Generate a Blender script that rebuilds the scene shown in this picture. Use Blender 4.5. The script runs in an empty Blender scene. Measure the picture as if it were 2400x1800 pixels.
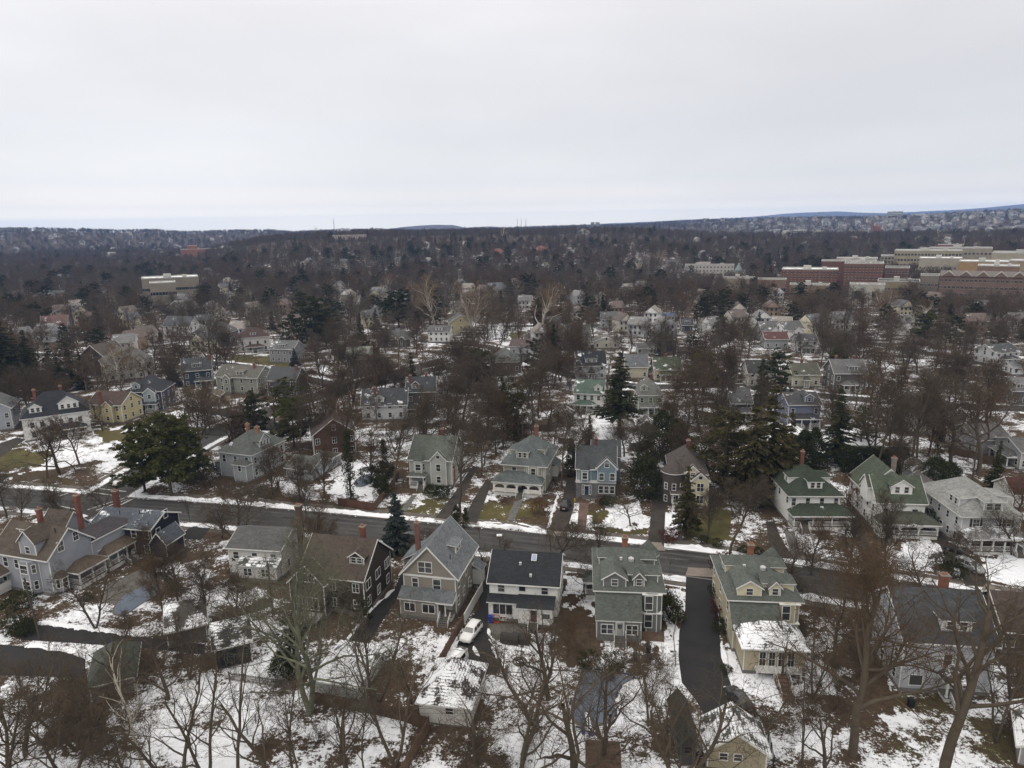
import bpy, math, random
import numpy as np
from mathutils import Vector, Matrix
random.seed(7); RNG = np.random.default_rng(7)
S = bpy.context.scene
COL = S.collection
rad = math.radians
# ------------------------------------------------------------------ camera
CAM_H, FPX, PITCH, ROLL = 58.0, 1600.0, rad(13), rad(-1.0)
cam = bpy.data.cameras.new('camera'); camo = bpy.data.objects.new('camera', cam); COL.objects.link(camo)
cam.sensor_width = 36.0; cam.lens = 36.0*FPX/2400.0; cam.clip_start = 1.0; cam.clip_end = 60000
camo.location = (0, 0, CAM_H)
camo.rotation_euler = (Matrix.Rotation(math.pi/2-PITCH, 4, 'X') @ Matrix.Rotation(ROLL, 4, 'Z')).to_euler()
S.camera = camo
# ------------------------------------------------------------------ sky: thin Nishita light behind an overcast deck
W = bpy.data.worlds.new('World'); S.world = W; W.use_nodes = True
nt = W.node_tree; N = nt.nodes; L = nt.links; N.clear()
SUN_EL, SUN_AZ = rad(48), rad(-50)      # sun direction: behind and left of the viewer, hidden by cloud
out = N.new('ShaderNodeOutputWorld'); bg = N.new('ShaderNodeBackground'); L.new(bg.outputs[0], out.inputs[0])
sky = N.new('ShaderNodeTexSky'); sky.sky_type = 'NISHITA'; sky.sun_disc = False
sky.sun_elevation = SUN_EL; sky.sun_rotation = rad(230)
skm = N.new('ShaderNodeMix'); skm.data_type = 'RGBA'; skm.blend_type = 'MULTIPLY'; skm.inputs[0].default_value = 1
L.new(sky.outputs[0], skm.inputs[6]); skm.inputs[7].default_value = (.1, .1, .1, 1)
tc = N.new('ShaderNodeTexCoord'); sep = N.new('ShaderNodeSeparateXYZ'); L.new(tc.outputs['Generated'], sep.inputs[0])
rmp = N.new('ShaderNodeValToRGB'); L.new(sep.outputs[2], rmp.inputs[0])
e = rmp.color_ramp.elements
e[0].position = 0.0; e[0].color = (1.60, 1.42, 1.05, 1)
e[1].position = 0.75; e[1].color = (1.46, 1.37, 1.25, 1)
for p_, c_ in ((.0184, (1.53, 1.36, 1.04)), (.03, (1.08, .99, .86)), (.06, (.84, .815, .775)), (.12, (.755, .75, .745)), (.18, (.74, .73, .74)), (.28, (.785, .77, .775)), (.45, (1.08, 1.04, 1.0))):
    k = e.new(p_); k.color = (*c_, 1)
mp = N.new('ShaderNodeMapping'); mp.inputs['Scale'].default_value = (1.3, 1.0, 4.2); mp.inputs['Location'].default_value = (.35, .1, .4)
L.new(tc.outputs['Generated'], mp.inputs[0])
nz = N.new('ShaderNodeTexNoise'); nz.inputs['Scale'].default_value = 1.6; nz.inputs['Detail'].default_value = 5; nz.inputs['Roughness'].default_value = .5
L.new(mp.outputs[0], nz.inputs[0])
mr = N.new('ShaderNodeMapRange'); mr.inputs[1].default_value = .3; mr.inputs[2].default_value = .7; mr.inputs[3].default_value = .915; mr.inputs[4].default_value = 1.06
L.new(nz.outputs[0], mr.inputs[0])
# side-to-side drift: the deck is thinner (brighter) to the left
mx = N.new('ShaderNodeMapRange'); L.new(sep.outputs[0], mx.inputs[0])
mx.inputs[1].default_value = -.6; mx.inputs[2].default_value = .6; mx.inputs[3].default_value = 1.05; mx.inputs[4].default_value = .93
ml = N.new('ShaderNodeMath'); ml.operation = 'MULTIPLY'; L.new(mr.outputs[0], ml.inputs[0]); L.new(mx.outputs[0], ml.inputs[1])
cm = N.new('ShaderNodeMix'); cm.data_type = 'RGBA'; cm.blend_type = 'MULTIPLY'; cm.inputs[0].default_value = 1
L.new(rmp.outputs[0], cm.inputs[6]); L.new(ml.outputs[0], cm.inputs[7])
fin = N.new('ShaderNodeMix'); fin.data_type = 'RGBA'; fin.inputs[0].default_value = .97
L.new(skm.outputs[2], fin.inputs[6]); L.new(cm.outputs[2], fin.inputs[7]); L.new(fin.outputs[2], bg.inputs[0])
bg.inputs[1].default_value = 1.0
sl = bpy.data.lights.new('sun', 'SUN'); sl.energy = .7; sl.angle = rad(35); sl.color = (1, .95, .88)
so = bpy.data.objects.new('sun', sl); COL.objects.link(so); so.rotation_euler = (rad(42), 0, SUN_AZ)
S.view_settings.view_transform = 'Standard'; S.view_settings.look = 'None'; S.view_settings.exposure = .27; S.view_settings.gamma = 1
S.cycles.max_bounces = 4; S.cycles.diffuse_bounces = 2; S.cycles.glossy_bounces = 2; S.cycles.volume_bounces = 1
S.cycles.transmission_bounces = 2; S.cycles.caustics_reflective = False; S.cycles.caustics_refractive = False
# ------------------------------------------------------------------ photograph pixel (2400x1800) -> place on the ground
cP, sP, cR, sR = math.cos(PITCH), math.sin(PITCH), math.cos(ROLL), math.sin(ROLL)
def ray(px, py):
    u = (px-1200)/FPX; v = -(py-900)/FPX
    a = u*cR-v*sR; b = u*sR+v*cR
    return a, cP+b*sP, -sP+b*cP
def G(px, py, z=0.0):
    a, b, c = ray(px, py); t = (z-CAM_H)/c
    return a*t, b*t
def proj(x, y, z=0.0):
    z = z-CAM_H
    zc = y*cP-z*sP; b = (y*sP+z*cP)/zc; a = x/zc
    u = a*cR+b*sR; v = -a*sR+b*cR
    return 1200+u*FPX, 900-v*FPX
def top_h(x, y, py):            # height at (x, y) that reaches picture row py
    lo, hi = 0.0, 80.0
    for _ in range(30):
        m = (lo+hi)/2
        if proj(x, y, m)[1] > py: lo = m
        else: hi = m
    return lo
def AZ(px, dist):               # a place along a picture column at a distance
    a, b, c = ray(px, 560); n = math.hypot(a, b); return a/n*dist, b/n*dist
# ------------------------------------------------------------------ hills
def ridge_top(px, py, D):
    a, b, c = ray(px, py); return CAM_H+c/math.hypot(a, b)*D
RIDGES = [(1500, 480, 420, 11, [(-500, 640), (420, 610), (520, 575), (640, 552), (740, 545), (866, 541), (1000, 541), (1134, 537), (1242, 536), (1351, 533), (1423, 531), (1496, 530), (1560, 537), (1700, 545), (2000, 550), (2400, 545)]),
          (3400, 900, 900, 10, [(-300, 548), (0, 546), (83, 540), (152, 541), (202, 540), (307, 539), (362, 539), (416, 545), (470, 545), (542, 541), (633, 537), (687, 542), (777, 541), (1100, 538), (1400, 528), (1513, 523), (1716, 514), (1942, 507), (2123, 505), (2350, 496), (2700, 490)]),
          (7000, 700, 700, 0, [(600, 550), (860, 542), (906, 537), (989, 530), (1025, 527), (1062, 527), (1090, 534), (1152, 531), (1224, 534), (1300, 545), (2400, 540)]),
          (13000, 2000, 1500, 0, [(-400, 575), (1100, 545), (1242, 531), (1387, 526), (1496, 521), (1716, 511), (1829, 502), (1965, 496), (2078, 500), (2213, 493), (2400, 479), (2800, 470)])]
RT = []
for D, wf, wb, th, pts in RIDGES:
    ax = []; hz = []
    for p, q in pts:
        a, b, c = ray(p, 530); ax.append(math.atan2(a, b)); hz.append(ridge_top(p, q, D)-th)
    RT.append((D, wf, wb, np.array(ax), np.array(hz)))
def terrain(x, y):
    x = np.asarray(x, float); y = np.asarray(y, float)
    r = np.hypot(x, y); a = np.arctan2(x, y); z = np.zeros_like(r)
    for D, wf, wb, ax, hz in RT:
        h = np.interp(a, ax, hz); t = r-D; w = np.where(t < 0, wf, wb)
        z = np.maximum(z, np.maximum(h, 0)*np.exp(-(t/w)**2))
    z = z + np.clip((r-900)/1500, 0, 1)*(6*np.sin(x/310+1)*np.cos(y/420)+4*np.sin(x/130+y/170))
    z = np.where(r < 700, 0, z*np.clip((r-700)/300, 0, 1))
    return z
def TZ(x, y): return float(terrain(x, y))
# ------------------------------------------------------------------ materials
MATS = {}
def nodes_of(m):
    m.use_nodes = True; t = m.node_tree; t.nodes.clear()
    o = t.nodes.new('ShaderNodeOutputMaterial'); b = t.nodes.new('ShaderNodeBsdfPrincipled'); t.links.new(b.outputs[0], o.inputs[0])
    return t, t.nodes, t.links, b
def mixc(t, fac, a, b, mode='MIX'):
    m = t.nodes.new('ShaderNodeMix'); m.data_type = 'RGBA'; m.blend_type = mode
    for s, v in ((0, fac), (6, a), (7, b)):
        if hasattr(v, 'is_linked') or hasattr(v, 'links'): t.links.new(v, m.inputs[s])
        elif s == 0: m.inputs[0].default_value = v
        else: m.inputs[s].default_value = (*v, 1)
    return m.outputs[2]
def noise(t, vec, scale, detail=3, rough=.5):
    n = t.nodes.new('ShaderNodeTexNoise'); n.inputs['Scale'].default_value = scale; n.inputs['Detail'].default_value = detail; n.inputs['Roughness'].default_value = rough
    if vec is not None: t.links.new(vec, n.inputs['Vector'])
    return n.outputs[0]
def mrange(t, v, a, b, c, d, smooth=False):
    m = t.nodes.new('ShaderNodeMapRange')
    if smooth: m.interpolation_type = 'SMOOTHSTEP'
    t.links.new(v, m.inputs[0])
    for i, q in enumerate((a, b, c, d)): m.inputs[i+1].default_value = q
    return m.outputs[0]
def math_(t, op, a, b=None):
    m = t.nodes.new('ShaderNodeMath'); m.operation = op
    for i, v in enumerate((a, b)):
        if v is None: continue
        if isinstance(v, (int, float)): m.inputs[i].default_value = v
        else: t.links.new(v, m.inputs[i])
    return m.outputs[0]
def sc(c, k): return tuple(min(1, v*k) for v in c)
def mat(key, c=(.5, .5, .5), rough=.8, kind='plain', c2=None, amt=.25, scale=.6, snow=0, spec=.3):
    """kind: plain noise | siding (clapboard rows) | shingle (roof rows, tab to tab variation) | brick"""
    k = (key, c, rough, kind, c2, amt, scale, snow)
    if k in MATS: return MATS[k]
    m = bpy.data.materials.new(key); MATS[k] = m
    t, N, L, b = nodes_of(m)
    tcn = N.new('ShaderNodeTexCoord'); obj = tcn.outputs['Object']
    geo = N.new('ShaderNodeNewGeometry')
    n1 = noise(t, obj, scale, 4, .6); n2 = noise(t, obj, scale*14, 2, .6)
    streak = noise(t, obj, .9, 5, .7); dark = c2 or sc(c, 1-amt*1.2); lite = sc(c, 1+amt*.7)
    col = mixc(t, mrange(t, n1, .3, .7, 0, 1), dark, lite)
    col = mixc(t, mrange(t, n2, .25, .75, 0, .45), col, sc(c, .72))
    sepx = N.new('ShaderNodeSeparateXYZ'); L.new(obj, sepx.inputs[0])
    if kind in ('siding', 'shingle', 'brick'):
        pitch = {'siding': .22, 'shingle': .17, 'brick': .1}[kind]
        fr = math_(t, 'FRACT', math_(t, 'DIVIDE', sepx.outputs[2], pitch))
        ln = mrange(t, fr, 0, .22, 1, 0)
        col = mixc(t, math_(t, 'MULTIPLY', ln, .38 if kind != 'shingle' else .3), col, sc(c, .35))
        if kind == 'shingle':
            # individual tabs: cell noise stretched along the rows
            mpn = N.new('ShaderNodeMapping'); mpn.inputs['Scale'].default_value = (2.6, 2.6, 5.9); L.new(obj, mpn.inputs[0])
            v = N.new('ShaderNodeTexVoronoi'); v.inputs['Scale'].default_value = 1.0; L.new(mpn.outputs[0], v.inputs['Vector'])
            sv = N.new('ShaderNodeSeparateColor'); L.new(v.outputs['Color'], sv.inputs[0])
            col = mixc(t, mrange(t, sv.outputs[0], 0, 1, 0, .5), col, sc(c, 1.55))
            col = mixc(t, mrange(t, sv.outputs[1], .5, 1, 0, .4), col, sc(c, .5))
        bp = N.new('ShaderNodeBump'); bp.inputs['Strength'].default_value = .5; bp.inputs['Distance'].default_value = .03
        L.new(fr, bp.inputs['Height']); L.new(bp.outputs[0], b.inputs['Normal'])
    if snow > 0:
        ns = noise(t, obj, .35, 6, .62); nf = noise(t, obj, 5, 3, .6)
        fr2 = math_(t, 'FRACT', math_(t, 'DIVIDE', sepx.outputs[2], .24))
        s = math_(t, 'ADD', mrange(t, ns, .3, .7, -.45, .45), mrange(t, nf, .3, .7, -.12, .12))
        s = math_(t, 'ADD', s, math_(t, 'MULTIPLY', mrange(t, fr2, .0, .3, -.5, 0), .45))
        s = math_(t, 'ADD', s, snow)
        sep2 = N.new('ShaderNodeSeparateXYZ'); L.new(geo.outputs['Normal'], sep2.inputs[0])
        up = mrange(t, sep2.outputs[2], .3, .6, 0, 1)
        fac = math_(t, 'MULTIPLY', mrange(t, s, .44, .56, 0, 1), up)
        col = mixc(t, fac, col, (.78, .80, .84))
    L.new(col, b.inputs['Base Color']); b.inputs['Roughness'].default_value = rough
    b.inputs['Specular IOR Level'].default_value = spec
    return m
def glass_mat():
    if 'glass' in MATS: return MATS['glass']
    m = bpy.data.materials.new('window_glass'); MATS['glass'] = m
    t, N, L, b = nodes_of(m)
    g = N.new('ShaderNodeNewGeometry'); oi = N.new('ShaderNodeObjectInfo')
    col = mixc(t, mrange(t, oi.outputs['Random'], .55, 1, 0, .35), (.018, .02, .024), (.20, .19, .17))
    n = noise(t, g.outputs['Position'], 1.1, 2); col = mixc(t, mrange(t, n, .45, .7, 0, .5), col, (.05, .055, .06))
    L.new(col, b.inputs['Base Color']); b.inputs['Roughness'].default_value = .12; b.inputs['Specular IOR Level'].default_value = .5
    return m
def wood_like(key, c, c2, spread=.5, scale=2.0, rough=.95):
    """bark, twigs and needles: colour drifts from plant to plant and from clump to clump"""
    k = ('w', key)
    if k in MATS: return MATS[k]
    m = bpy.data.materials.new(key); MATS[k] = m
    t, N, L, b = nodes_of(m)
    oi = N.new('ShaderNodeObjectInfo'); g = N.new('ShaderNodeNewGeometry')
    n = noise(t, g.outputs['Position'], scale, 3)
    f = math_(t, 'ADD', math_(t, 'MULTIPLY', oi.outputs['Random'], spread), mrange(t, n, .3, .7, 0, 1-spread))
    col = mixc(t, f, c, c2)
    col = mixc(t, mrange(t, g.outputs['Random Per Island'], 0, 1, 0, .55), col, sc(c, .6))
    L.new(col, b.inputs['Base Color']); b.inputs['Roughness'].default_value = rough; b.inputs['Specular IOR Level'].default_value = .15
    return m
# ------------------------------------------------------------------ mesh collecting
class MB:
    def __init__(s): s.v = []; s.f = []; s.m = []; s.T = Matrix.Identity(4)
    def add(s, vs, fs, mi=0):
        n = len(s.v); T = s.T
        s.v += [tuple(T @ Vector(p)) for p in vs]; s.f += [tuple(n+i for i in f) for f in fs]; s.m += [mi]*len(fs)
    def box(s, x0, x1, y0, y1, z0, z1, mi=0):
        if x0 > x1: x0, x1 = x1, x0
        if y0 > y1: y0, y1 = y1, y0
        s.add([(x0, y0, z0), (x1, y0, z0), (x1, y1, z0), (x0, y1, z0), (x0, y0, z1), (x1, y0, z1), (x1, y1, z1), (x0, y1, z1)],
              [(0, 3, 2, 1), (4, 5, 6, 7), (0, 1, 5, 4), (1, 2, 6, 5), (2, 3, 7, 6), (3, 0, 4, 7)], mi)
    def beam(s, a, b, w, h, mi=0):
        a = Vector(a); b = Vector(b); d = b-a; l = d.length
        if l < 1e-5: return
        q = d.to_track_quat('X', 'Z').to_matrix().to_4x4(); T = s.T
        s.T = T @ Matrix.Translation(a) @ q; s.box(0, l, -w/2, w/2, -h/2, h/2, mi); s.T = T
    def cyl(s, x, y, z0, z1, r0, r1=None, n=10, mi=0):
        r1 = r0 if r1 is None else r1
        vs = [(x+r*math.cos(6.2832*i/n), y+r*math.sin(6.2832*i/n), z) for z, r in ((z0, r0), (z1, max(r1, 1e-3))) for i in range(n)]
        fs = [(i, (i+1) % n, n+(i+1) % n, n+i) for i in range(n)]+[tuple(range(n-1, -1, -1)), tuple(range(n, 2*n))]
        s.add(vs, fs, mi)
    def extrude(s, poly, a0, a1, axis='y', mi=0, cap=True):
        """polygon in (u, z), pushed along an axis"""
        n = len(poly)
        P = (lambda u, z, a: (u, a, z)) if axis == 'y' else (lambda u, z, a: (a, u, z))
        vs = [P(u, z, a0) for u, z in poly]+[P(u, z, a1) for u, z in poly]
        fs = [(i, (i+1) % n, n+(i+1) % n, n+i) for i in range(n)]
        if cap: fs += [tuple(range(n-1, -1, -1)), tuple(range(n, 2*n))]
        s.add(vs, fs, mi)
    def mesh(s, name, mats, smooth=False):
        me = bpy.data.meshes.new(name); me.from_pydata(s.v, [], s.f)
        for m in mats: me.materials.append(m)
        me.polygons.foreach_set('material_index', s.m)
        if smooth: me.polygons.foreach_set('use_smooth', [True]*len(s.f))
        me.update(); return me
    def build(s, name, mats, parent=None, smooth=False, loc=None, rz=0):
        if not s.v: return None
        return link(name, s.mesh(name, mats, smooth), parent, loc, rz)
def link(name, me, parent=None, loc=None, rz=0):
    o = bpy.data.objects.new(name, me); COL.objects.link(o)
    if parent: o.parent = parent
    if loc is not None: o.location = loc
    if rz: o.rotation_euler = (0, 0, rz)
    return o
def tag(o, label=None, cat=None, group=None, kind=None):
    if label: o['label'] = label
    if cat: o['category'] = cat
    if group: o['group'] = group
    if kind: o['kind'] = kind
    return o
def thing(name, label, cat, loc=(0, 0, 0), rz=0, group=None):
    return tag(link(name, None, None, loc, rz), label, cat, group)
def npmesh(name, v, f, mats, mi=None):
    """fast mesh from arrays; f is (n,3) or (n,4)"""
    me = bpy.data.meshes.new(name); n, k = f.shape
    me.vertices.add(len(v)); me.vertices.foreach_set('co', np.asarray(v, 'f').ravel())
    me.loops.add(n*k); me.loops.foreach_set('vertex_index', np.asarray(f, 'i').ravel())
    me.polygons.add(n); me.polygons.foreach_set('loop_start', np.arange(0, n*k, k, dtype='i'))
    if mi is not None: me.polygons.foreach_set('material_index', np.asarray(mi, 'i'))
    for m in mats: me.materials.append(m)
    me.update(calc_edges=True); return me
TRIM = mat('white_trim', (.62, .62, .60), .6, amt=.08)
GLASS = glass_mat()
BRICK = mat('red_brick', (.20, .08, .055), .9, 'brick', amt=.3)
STONE = mat('foundation_stone', (.16, .15, .14), .9, amt=.3)
SNOW = mat('snow_cap', (.78, .80, .84), .7, amt=.05)
ASPH = mat('asphalt', (.050, .048, .046), .9, amt=.4, scale=.22)
DASPH = mat('dark_asphalt', (.020, .019, .019), .85, amt=.3, scale=.3)
BASPH = mat('worn_asphalt', (.042, .036, .031), .9, amt=.4, scale=.4)
CONC = mat('concrete', (.20, .17, .145), .9, amt=.25, scale=.5)
CONCD = mat('weathered_concrete', (.115, .105, .095), .9, amt=.3, scale=.5)
PAINT = mat('road_paint', (.5, .5, .48), .8, amt=.2)
PLANK = mat('fence_wood', (.13, .085, .055), .9, amt=.3, scale=1.5)
OLDWOOD = mat('grey_old_wood', (.10, .085, .07), .9, amt=.3, scale=1.5)
METAL = mat('grey_metal', (.2, .2, .21), .5, amt=.1)
BLACK = mat('black_rubber', (.012, .012, .012), .7, amt=.1)
# ================================================================== streets (centre lines on the ground), then the ground itself
def resample(pts, step=3.0):
    p = np.array(pts, float); out = []
    P = np.vstack([2*p[0]-p[1], p, 2*p[-1]-p[-2]])
    for i in range(1, len(P)-2):
        n = max(2, int(np.hypot(*(P[i+1]-P[i]))/step))
        for k in range(n):
            t = k/n; a, b, c, d = P[i-1], P[i], P[i+1], P[i+2]
            out.append(.5*((2*b)+(-a+c)*t+(2*a-5*b+4*c-d)*t*t+(-a+3*b-3*c+d)*t**3))
    out.append(P[-2]); return np.array(out)
def offset(c, d):
    g = np.gradient(c, axis=0); n = np.stack([-g[:, 1], g[:, 0]], 1); n /= np.linalg.norm(n, axis=1)[:, None]
    return c+n*np.asarray(d).reshape(-1, 1) if np.ndim(d) else c+n*d
def strip(name, c, o0, o1, z, m, parent=None):
    a = offset(c, o0); b = offset(c, o1); n = len(c)
    v = np.zeros((2*n, 3)); v[:n, :2] = a; v[n:, :2] = b; v[:, 2] = z
    if np.ndim(z) == 0 and z > -.05 and False: pass
    i = np.arange(n-1); f = np.stack([i, i+1, n+i+1, n+i], 1)[:, ::-1]
    return link(name, npmesh(name, v, f, [m]), parent)
MAIN = resample([(-190, 156), (-150, 152), (-120, 147), (-88.5, 140), (-55, 132.8), (-26.8, 125.7), (2, 118), (30.5, 109.3), (55, 100.5), (76.4, 91.5), (100, 80), (130, 63)])
CROSS = resample([(-99, 60), (-96, 100), (-93, 137)])
CROSSN = resample([(-92.5, 145), (-91.5, 165), (-89, 190), (-80, 218), (-65, 247), (-47, 276), (-30, 302)])
ST2 = resample([G(60, 830), G(250, 836), G(365, 842), G(506, 852), G(600, 864), G(720, 889), G(823, 907), G(930, 890), G(1010, 868), G(1130, 850)])
ST3 = resample([G(640, 800), G(800, 790), G(1000, 800), G(1150, 815), G(1340, 880), G(1500, 905), G(1720, 905), G(1950, 930), G(2200, 950), G(2450, 960)])
ST4 = resample([G(1180, 765), G(1500, 762), G(1760, 775), G(2000, 800), G(2250, 840), G(2450, 870)])
RAIL = resample([G(1700, 700), G(1900, 728), G(2100, 765), G(2300, 805), G(2450, 838)])
HW = 4.7
def sdist(x, y, c):
    d = np.full(x.shape, 1e9)
    for i in range(len(c)-1):
        a = c[i]; b = c[i+1]; ab = b-a; t = np.clip(((x-a[0])*ab[0]+(y-a[1])*ab[1])/(ab@ab), 0, 1)
        d = np.minimum(d, np.hypot(x-a[0]-t*ab[0], y-a[1]-t*ab[1]))
    return d
def inpoly(x, y, P):
    ins = np.zeros(x.shape, bool); n = len(P); j = n-1
    for i in range(n):
        xi, yi = P[i]; xj, yj = P[j]
        if abs(yi-yj) > 1e-9: ins ^= ((yi > y) != (yj > y)) & (x < (xj-xi)*(y-yi)/(yj-yi)+xi)
        j = i
    return ins
def W_(pts): return [G(*p) for p in pts]
# snow / grass cover patches: picture outline, snow amount, grass amount
COVER = [
 ([(0, 1450), (560, 1440), (900, 1500), (1300, 1500), (1700, 1500), (2100, 1560), (2400, 1500), (2400, 1800), (2400, 1900), (0, 1900)], .59, .1),
 ([(1230, 1540), (1500, 1500), (1600, 1560), (1650, 1700), (1660, 1850), (1150, 1850)], .69, .1),
 ([(620, 1620), (960, 1640), (960, 1850), (560, 1850)], .61, .1), ([(230, 1620), (640, 1600), (560, 1850), (180, 1850)], .65, .1),
 ([(0, 1600), (90, 1640), (110, 1850), (-60, 1850)], .74, .1), ([(100, 1620), (250, 1640), (260, 1750), (120, 1740)], .42, 0),
 ([(880, 1470), (1050, 1480), (1000, 1600), (860, 1560)], .6, .2),
 ([(1100, 1560), (1300, 1540), (1240, 1700), (1100, 1740)], .70, 0), ([(1160, 1480), (1300, 1500), (1330, 1560), (1180, 1560)], .56, .1),
 ([(1240, 1450), (1400, 1440), (1390, 1560), (1290, 1560)], .46, 0),
 ([(1147, 1180), (1270, 1170), (1262, 1222), (1110, 1220)], .3, 1), ([(1148, 1172), (1275, 1165), (1278, 1176), (1140, 1182)], .05, 0), ([(1250, 1195), (1290, 1170), (1285, 1240), (1240, 1225)], .3, .0),
 ([(930, 1200), (975, 1150), (1050, 1165), (1025, 1212)], .55, .9), ([(985, 1165), (1030, 1168), (1015, 1195), (985, 1192)], .2, 1),
 ([(1040, 1130), (1100, 1110), (1075, 1212), (1052, 1212)], .52, .2),
 ([(1372, 1195), (1500, 1180), (1512, 1235), (1372, 1235)], .76, .3), ([(1378, 1195), (1420, 1192), (1425, 1218), (1388, 1220)], .1, .8), ([(1372, 1237), (1512, 1237), (1512, 1258), (1372, 1252)], .3, .6),
 ([(1333, 1190), (1360, 1190), (1352, 1240), (1333, 1240)], .6, 0),
 ([(1320, 1330), (1398, 1332), (1396, 1450), (1345, 1420)], .92, 0), ([(1556, 1345), (1612, 1347), (1606, 1440), (1590, 1545), (1556, 1545)], .9, 0),
 ([(1676, 1352), (1708, 1354), (1700, 1500), (1676, 1440)], .8, 0), ([(1690, 1500), (1730, 1520), (1800, 1640), (1730, 1640), (1690, 1560)], .84, .1),
 ([(1550, 1190), (1590, 1190), (1600, 1265), (1552, 1265)], .78, .2), ([(1600, 1200), (1720, 1190), (1715, 1270), (1590, 1265)], .15, .9),
 ([(1835, 1240), (1885, 1240), (1905, 1305), (1850, 1300)], .68, .1), ([(1890, 1240), (2010, 1240), (2030, 1330), (1910, 1320)], .55, .1),
 ([(2100, 1275), (2195, 1265), (2210, 1345), (2100, 1345)], .85, 0), ([(2285, 1310), (2400, 1290), (2480, 1420), (2320, 1380)], .92, 0),
 ([(2130, 1360), (2400, 1390), (2400, 1440), (2200, 1420)], .6, 0),
 ([(1870, 1400), (1960, 1410), (1990, 1640), (1860, 1640)], .6, 0), ([(1960, 1480), (2100, 1500), (2120, 1700), (1930, 1700)], .40, .1),
 ([(2080, 1600), (2330, 1650), (2400, 1850), (2090, 1850)], .64, .5),
 ([(230, 1080), (120, 1100), (0, 1130), (-100, 1100), (-60, 1040), (200, 1000), (330, 1000), (300, 1130)], .72, .5),
 ([(0, 1040), (130, 1060), (90, 1090), (0, 1100), (-90, 1090)], .12, 1), ([(10, 1102), (130, 1110), (185, 1140), (0, 1120)], .1, .4),
 ([(220, 1003), (300, 1012), (330, 1040), (240, 1030)], .1, .8),
 ([(383, 971), (470, 945), (644, 989), (615, 1014), (506, 1007)], .86, .1), ([(455, 1007), (540, 1014), (488, 1045), (440, 1040)], .9, .1),
 ([(300, 1145), (640, 1160), (800, 1195), (560, 1180)], .35, .3), ([(750, 1090), (890, 1080), (880, 1170), (780, 1160)], .84, .1),
 ([(780, 895), (870, 880), (850, 905), (790, 915)], .3, .8), ([(720, 860), (900, 850), (850, 885), (740, 885)], .6, .4),
 ([(520, 830), (700, 840), (690, 860), (560, 850)], .2, .8), ([(1140, 760), (1250, 760), (1260, 800), (1130, 790)], .72, .3), ([(1190, 780), (1250, 775), (1260, 790), (1200, 792)], .2, .9),
 ([(210, 720), (300, 722), (330, 775), (200, 765)], .75, 0), ([(60, 1360), (420, 1400), (400, 1470), (60, 1460)], .6, .1),
 ([(430, 1370), (640, 1400), (560, 1520), (430, 1480)], .66, .1), ([(560, 1500), (660, 1500), (640, 1600), (540, 1600)], .74, 0),
 ([(1330, 960), (1560, 960), (1560, 1090), (1340, 1060)], .66, 0), ([(1780, 990), (2030, 1000), (2060, 1070), (1800, 1050)], .7, 0),
 ([(2130, 1060), (2300, 1070), (2300, 1110), (2150, 1090)], .62, .3), ([(1980, 1060), (2080, 1050), (2080, 1090), (1980, 1090)], .7, 0),
 ([(770, 1000), (1000, 1010), (980, 1040), (780, 1030)], .6, 0), ([(640, 910), (760, 900), (760, 960), (650, 950)], .75, .2)]
fine = np.arange(-43, 43.01, .16); azs = rad(1)*np.concatenate([np.arange(-88, -43, 2.5), fine, np.arange(44, 89, 2.5)])
rs = [24.0]
while rs[-1] < 15200: rs.append(rs[-1]*(1.0052 if rs[-1] < 330 else 1.011 if rs[-1] < 1200 else 1.02))
rs = np.array(rs); RR, AA = np.meshgrid(rs, azs, indexing='ij')
gx = (RR*np.sin(AA)).ravel(); gy = (RR*np.cos(AA)).ravel(); gz = terrain(gx, gy)
near = (np.hypot(gx, gy) < 460)
snow = np.full(gx.shape, .50); green = np.full(gx.shape, .25); dep = np.zeros(gx.shape, bool)
xn, yn = gx[near], gy[near]; sn = np.full(xn.shape, .50); gn = np.full(xn.shape, .25)
def wob(x, y, k): return 1.1*np.sin(x*.9+k+1.7*np.sin(y*.53+k))+.7*np.sin(y*1.31+2*k+np.sin(x*1.1))+.35*np.sin(x*2.9-y*2.3+k)
wx, wy = xn+wob(xn, yn, .3), yn+1.3*wob(yn, xn, 2.1)
for P, s_, g_ in COVER:
    q = inpoly(wx, wy, W_(P)); sn[q] = s_; gn[q] = g_
dm = sdist(xn, yn, MAIN); dc = np.minimum(sdist(xn, yn, CROSS), sdist(xn, yn, CROSSN)); d2 = sdist(xn, yn, ST2); d3 = sdist(xn, yn, ST3)
for dd, hw in ((dm, HW), (dc, HW), (d2, 3.8), (d3, 3.8)):
    v = (dd > hw) & (dd < hw+2.3); sn[v] = np.where(v.sum() and True, .70, 0); gn[v] = .1
    v = (dd >= hw+3.9) & (dd < hw+5.2) & (dd < 12); sn[v] = np.minimum(sn[v], .46)
dn = (np.minimum(dm, dc) < HW+.1)
snow[near] = sn; green[near] = gn
idx = np.where(near)[0][dn]; gz[idx] = -.25
nr, na = RR.shape; I = np.arange(nr*na).reshape(nr, na)
gf = np.stack([I[:-1, :-1], I[:-1, 1:], I[1:, 1:], I[1:, :-1]], -1).reshape(-1, 4)[:, ::-1]
GM = bpy.data.materials.new('winter_ground'); t, N, L, b = nodes_of(GM)
geo = N.new('ShaderNodeNewGeometry'); pos = geo.outputs['Position']
def attr(t, n):
    a = t.nodes.new('ShaderNodeAttribute'); a.attribute_name = n; return a.outputs['Fac']
aS, aG = attr(t, 'snow_cover'), attr(t, 'grass_cover')
nb = noise(t, pos, .16, 5, .6); nm = noise(t, pos, 1.1, 4, .65); nf = noise(t, pos, 5.5, 2, .6); nl = noise(t, pos, .045, 3)
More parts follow.
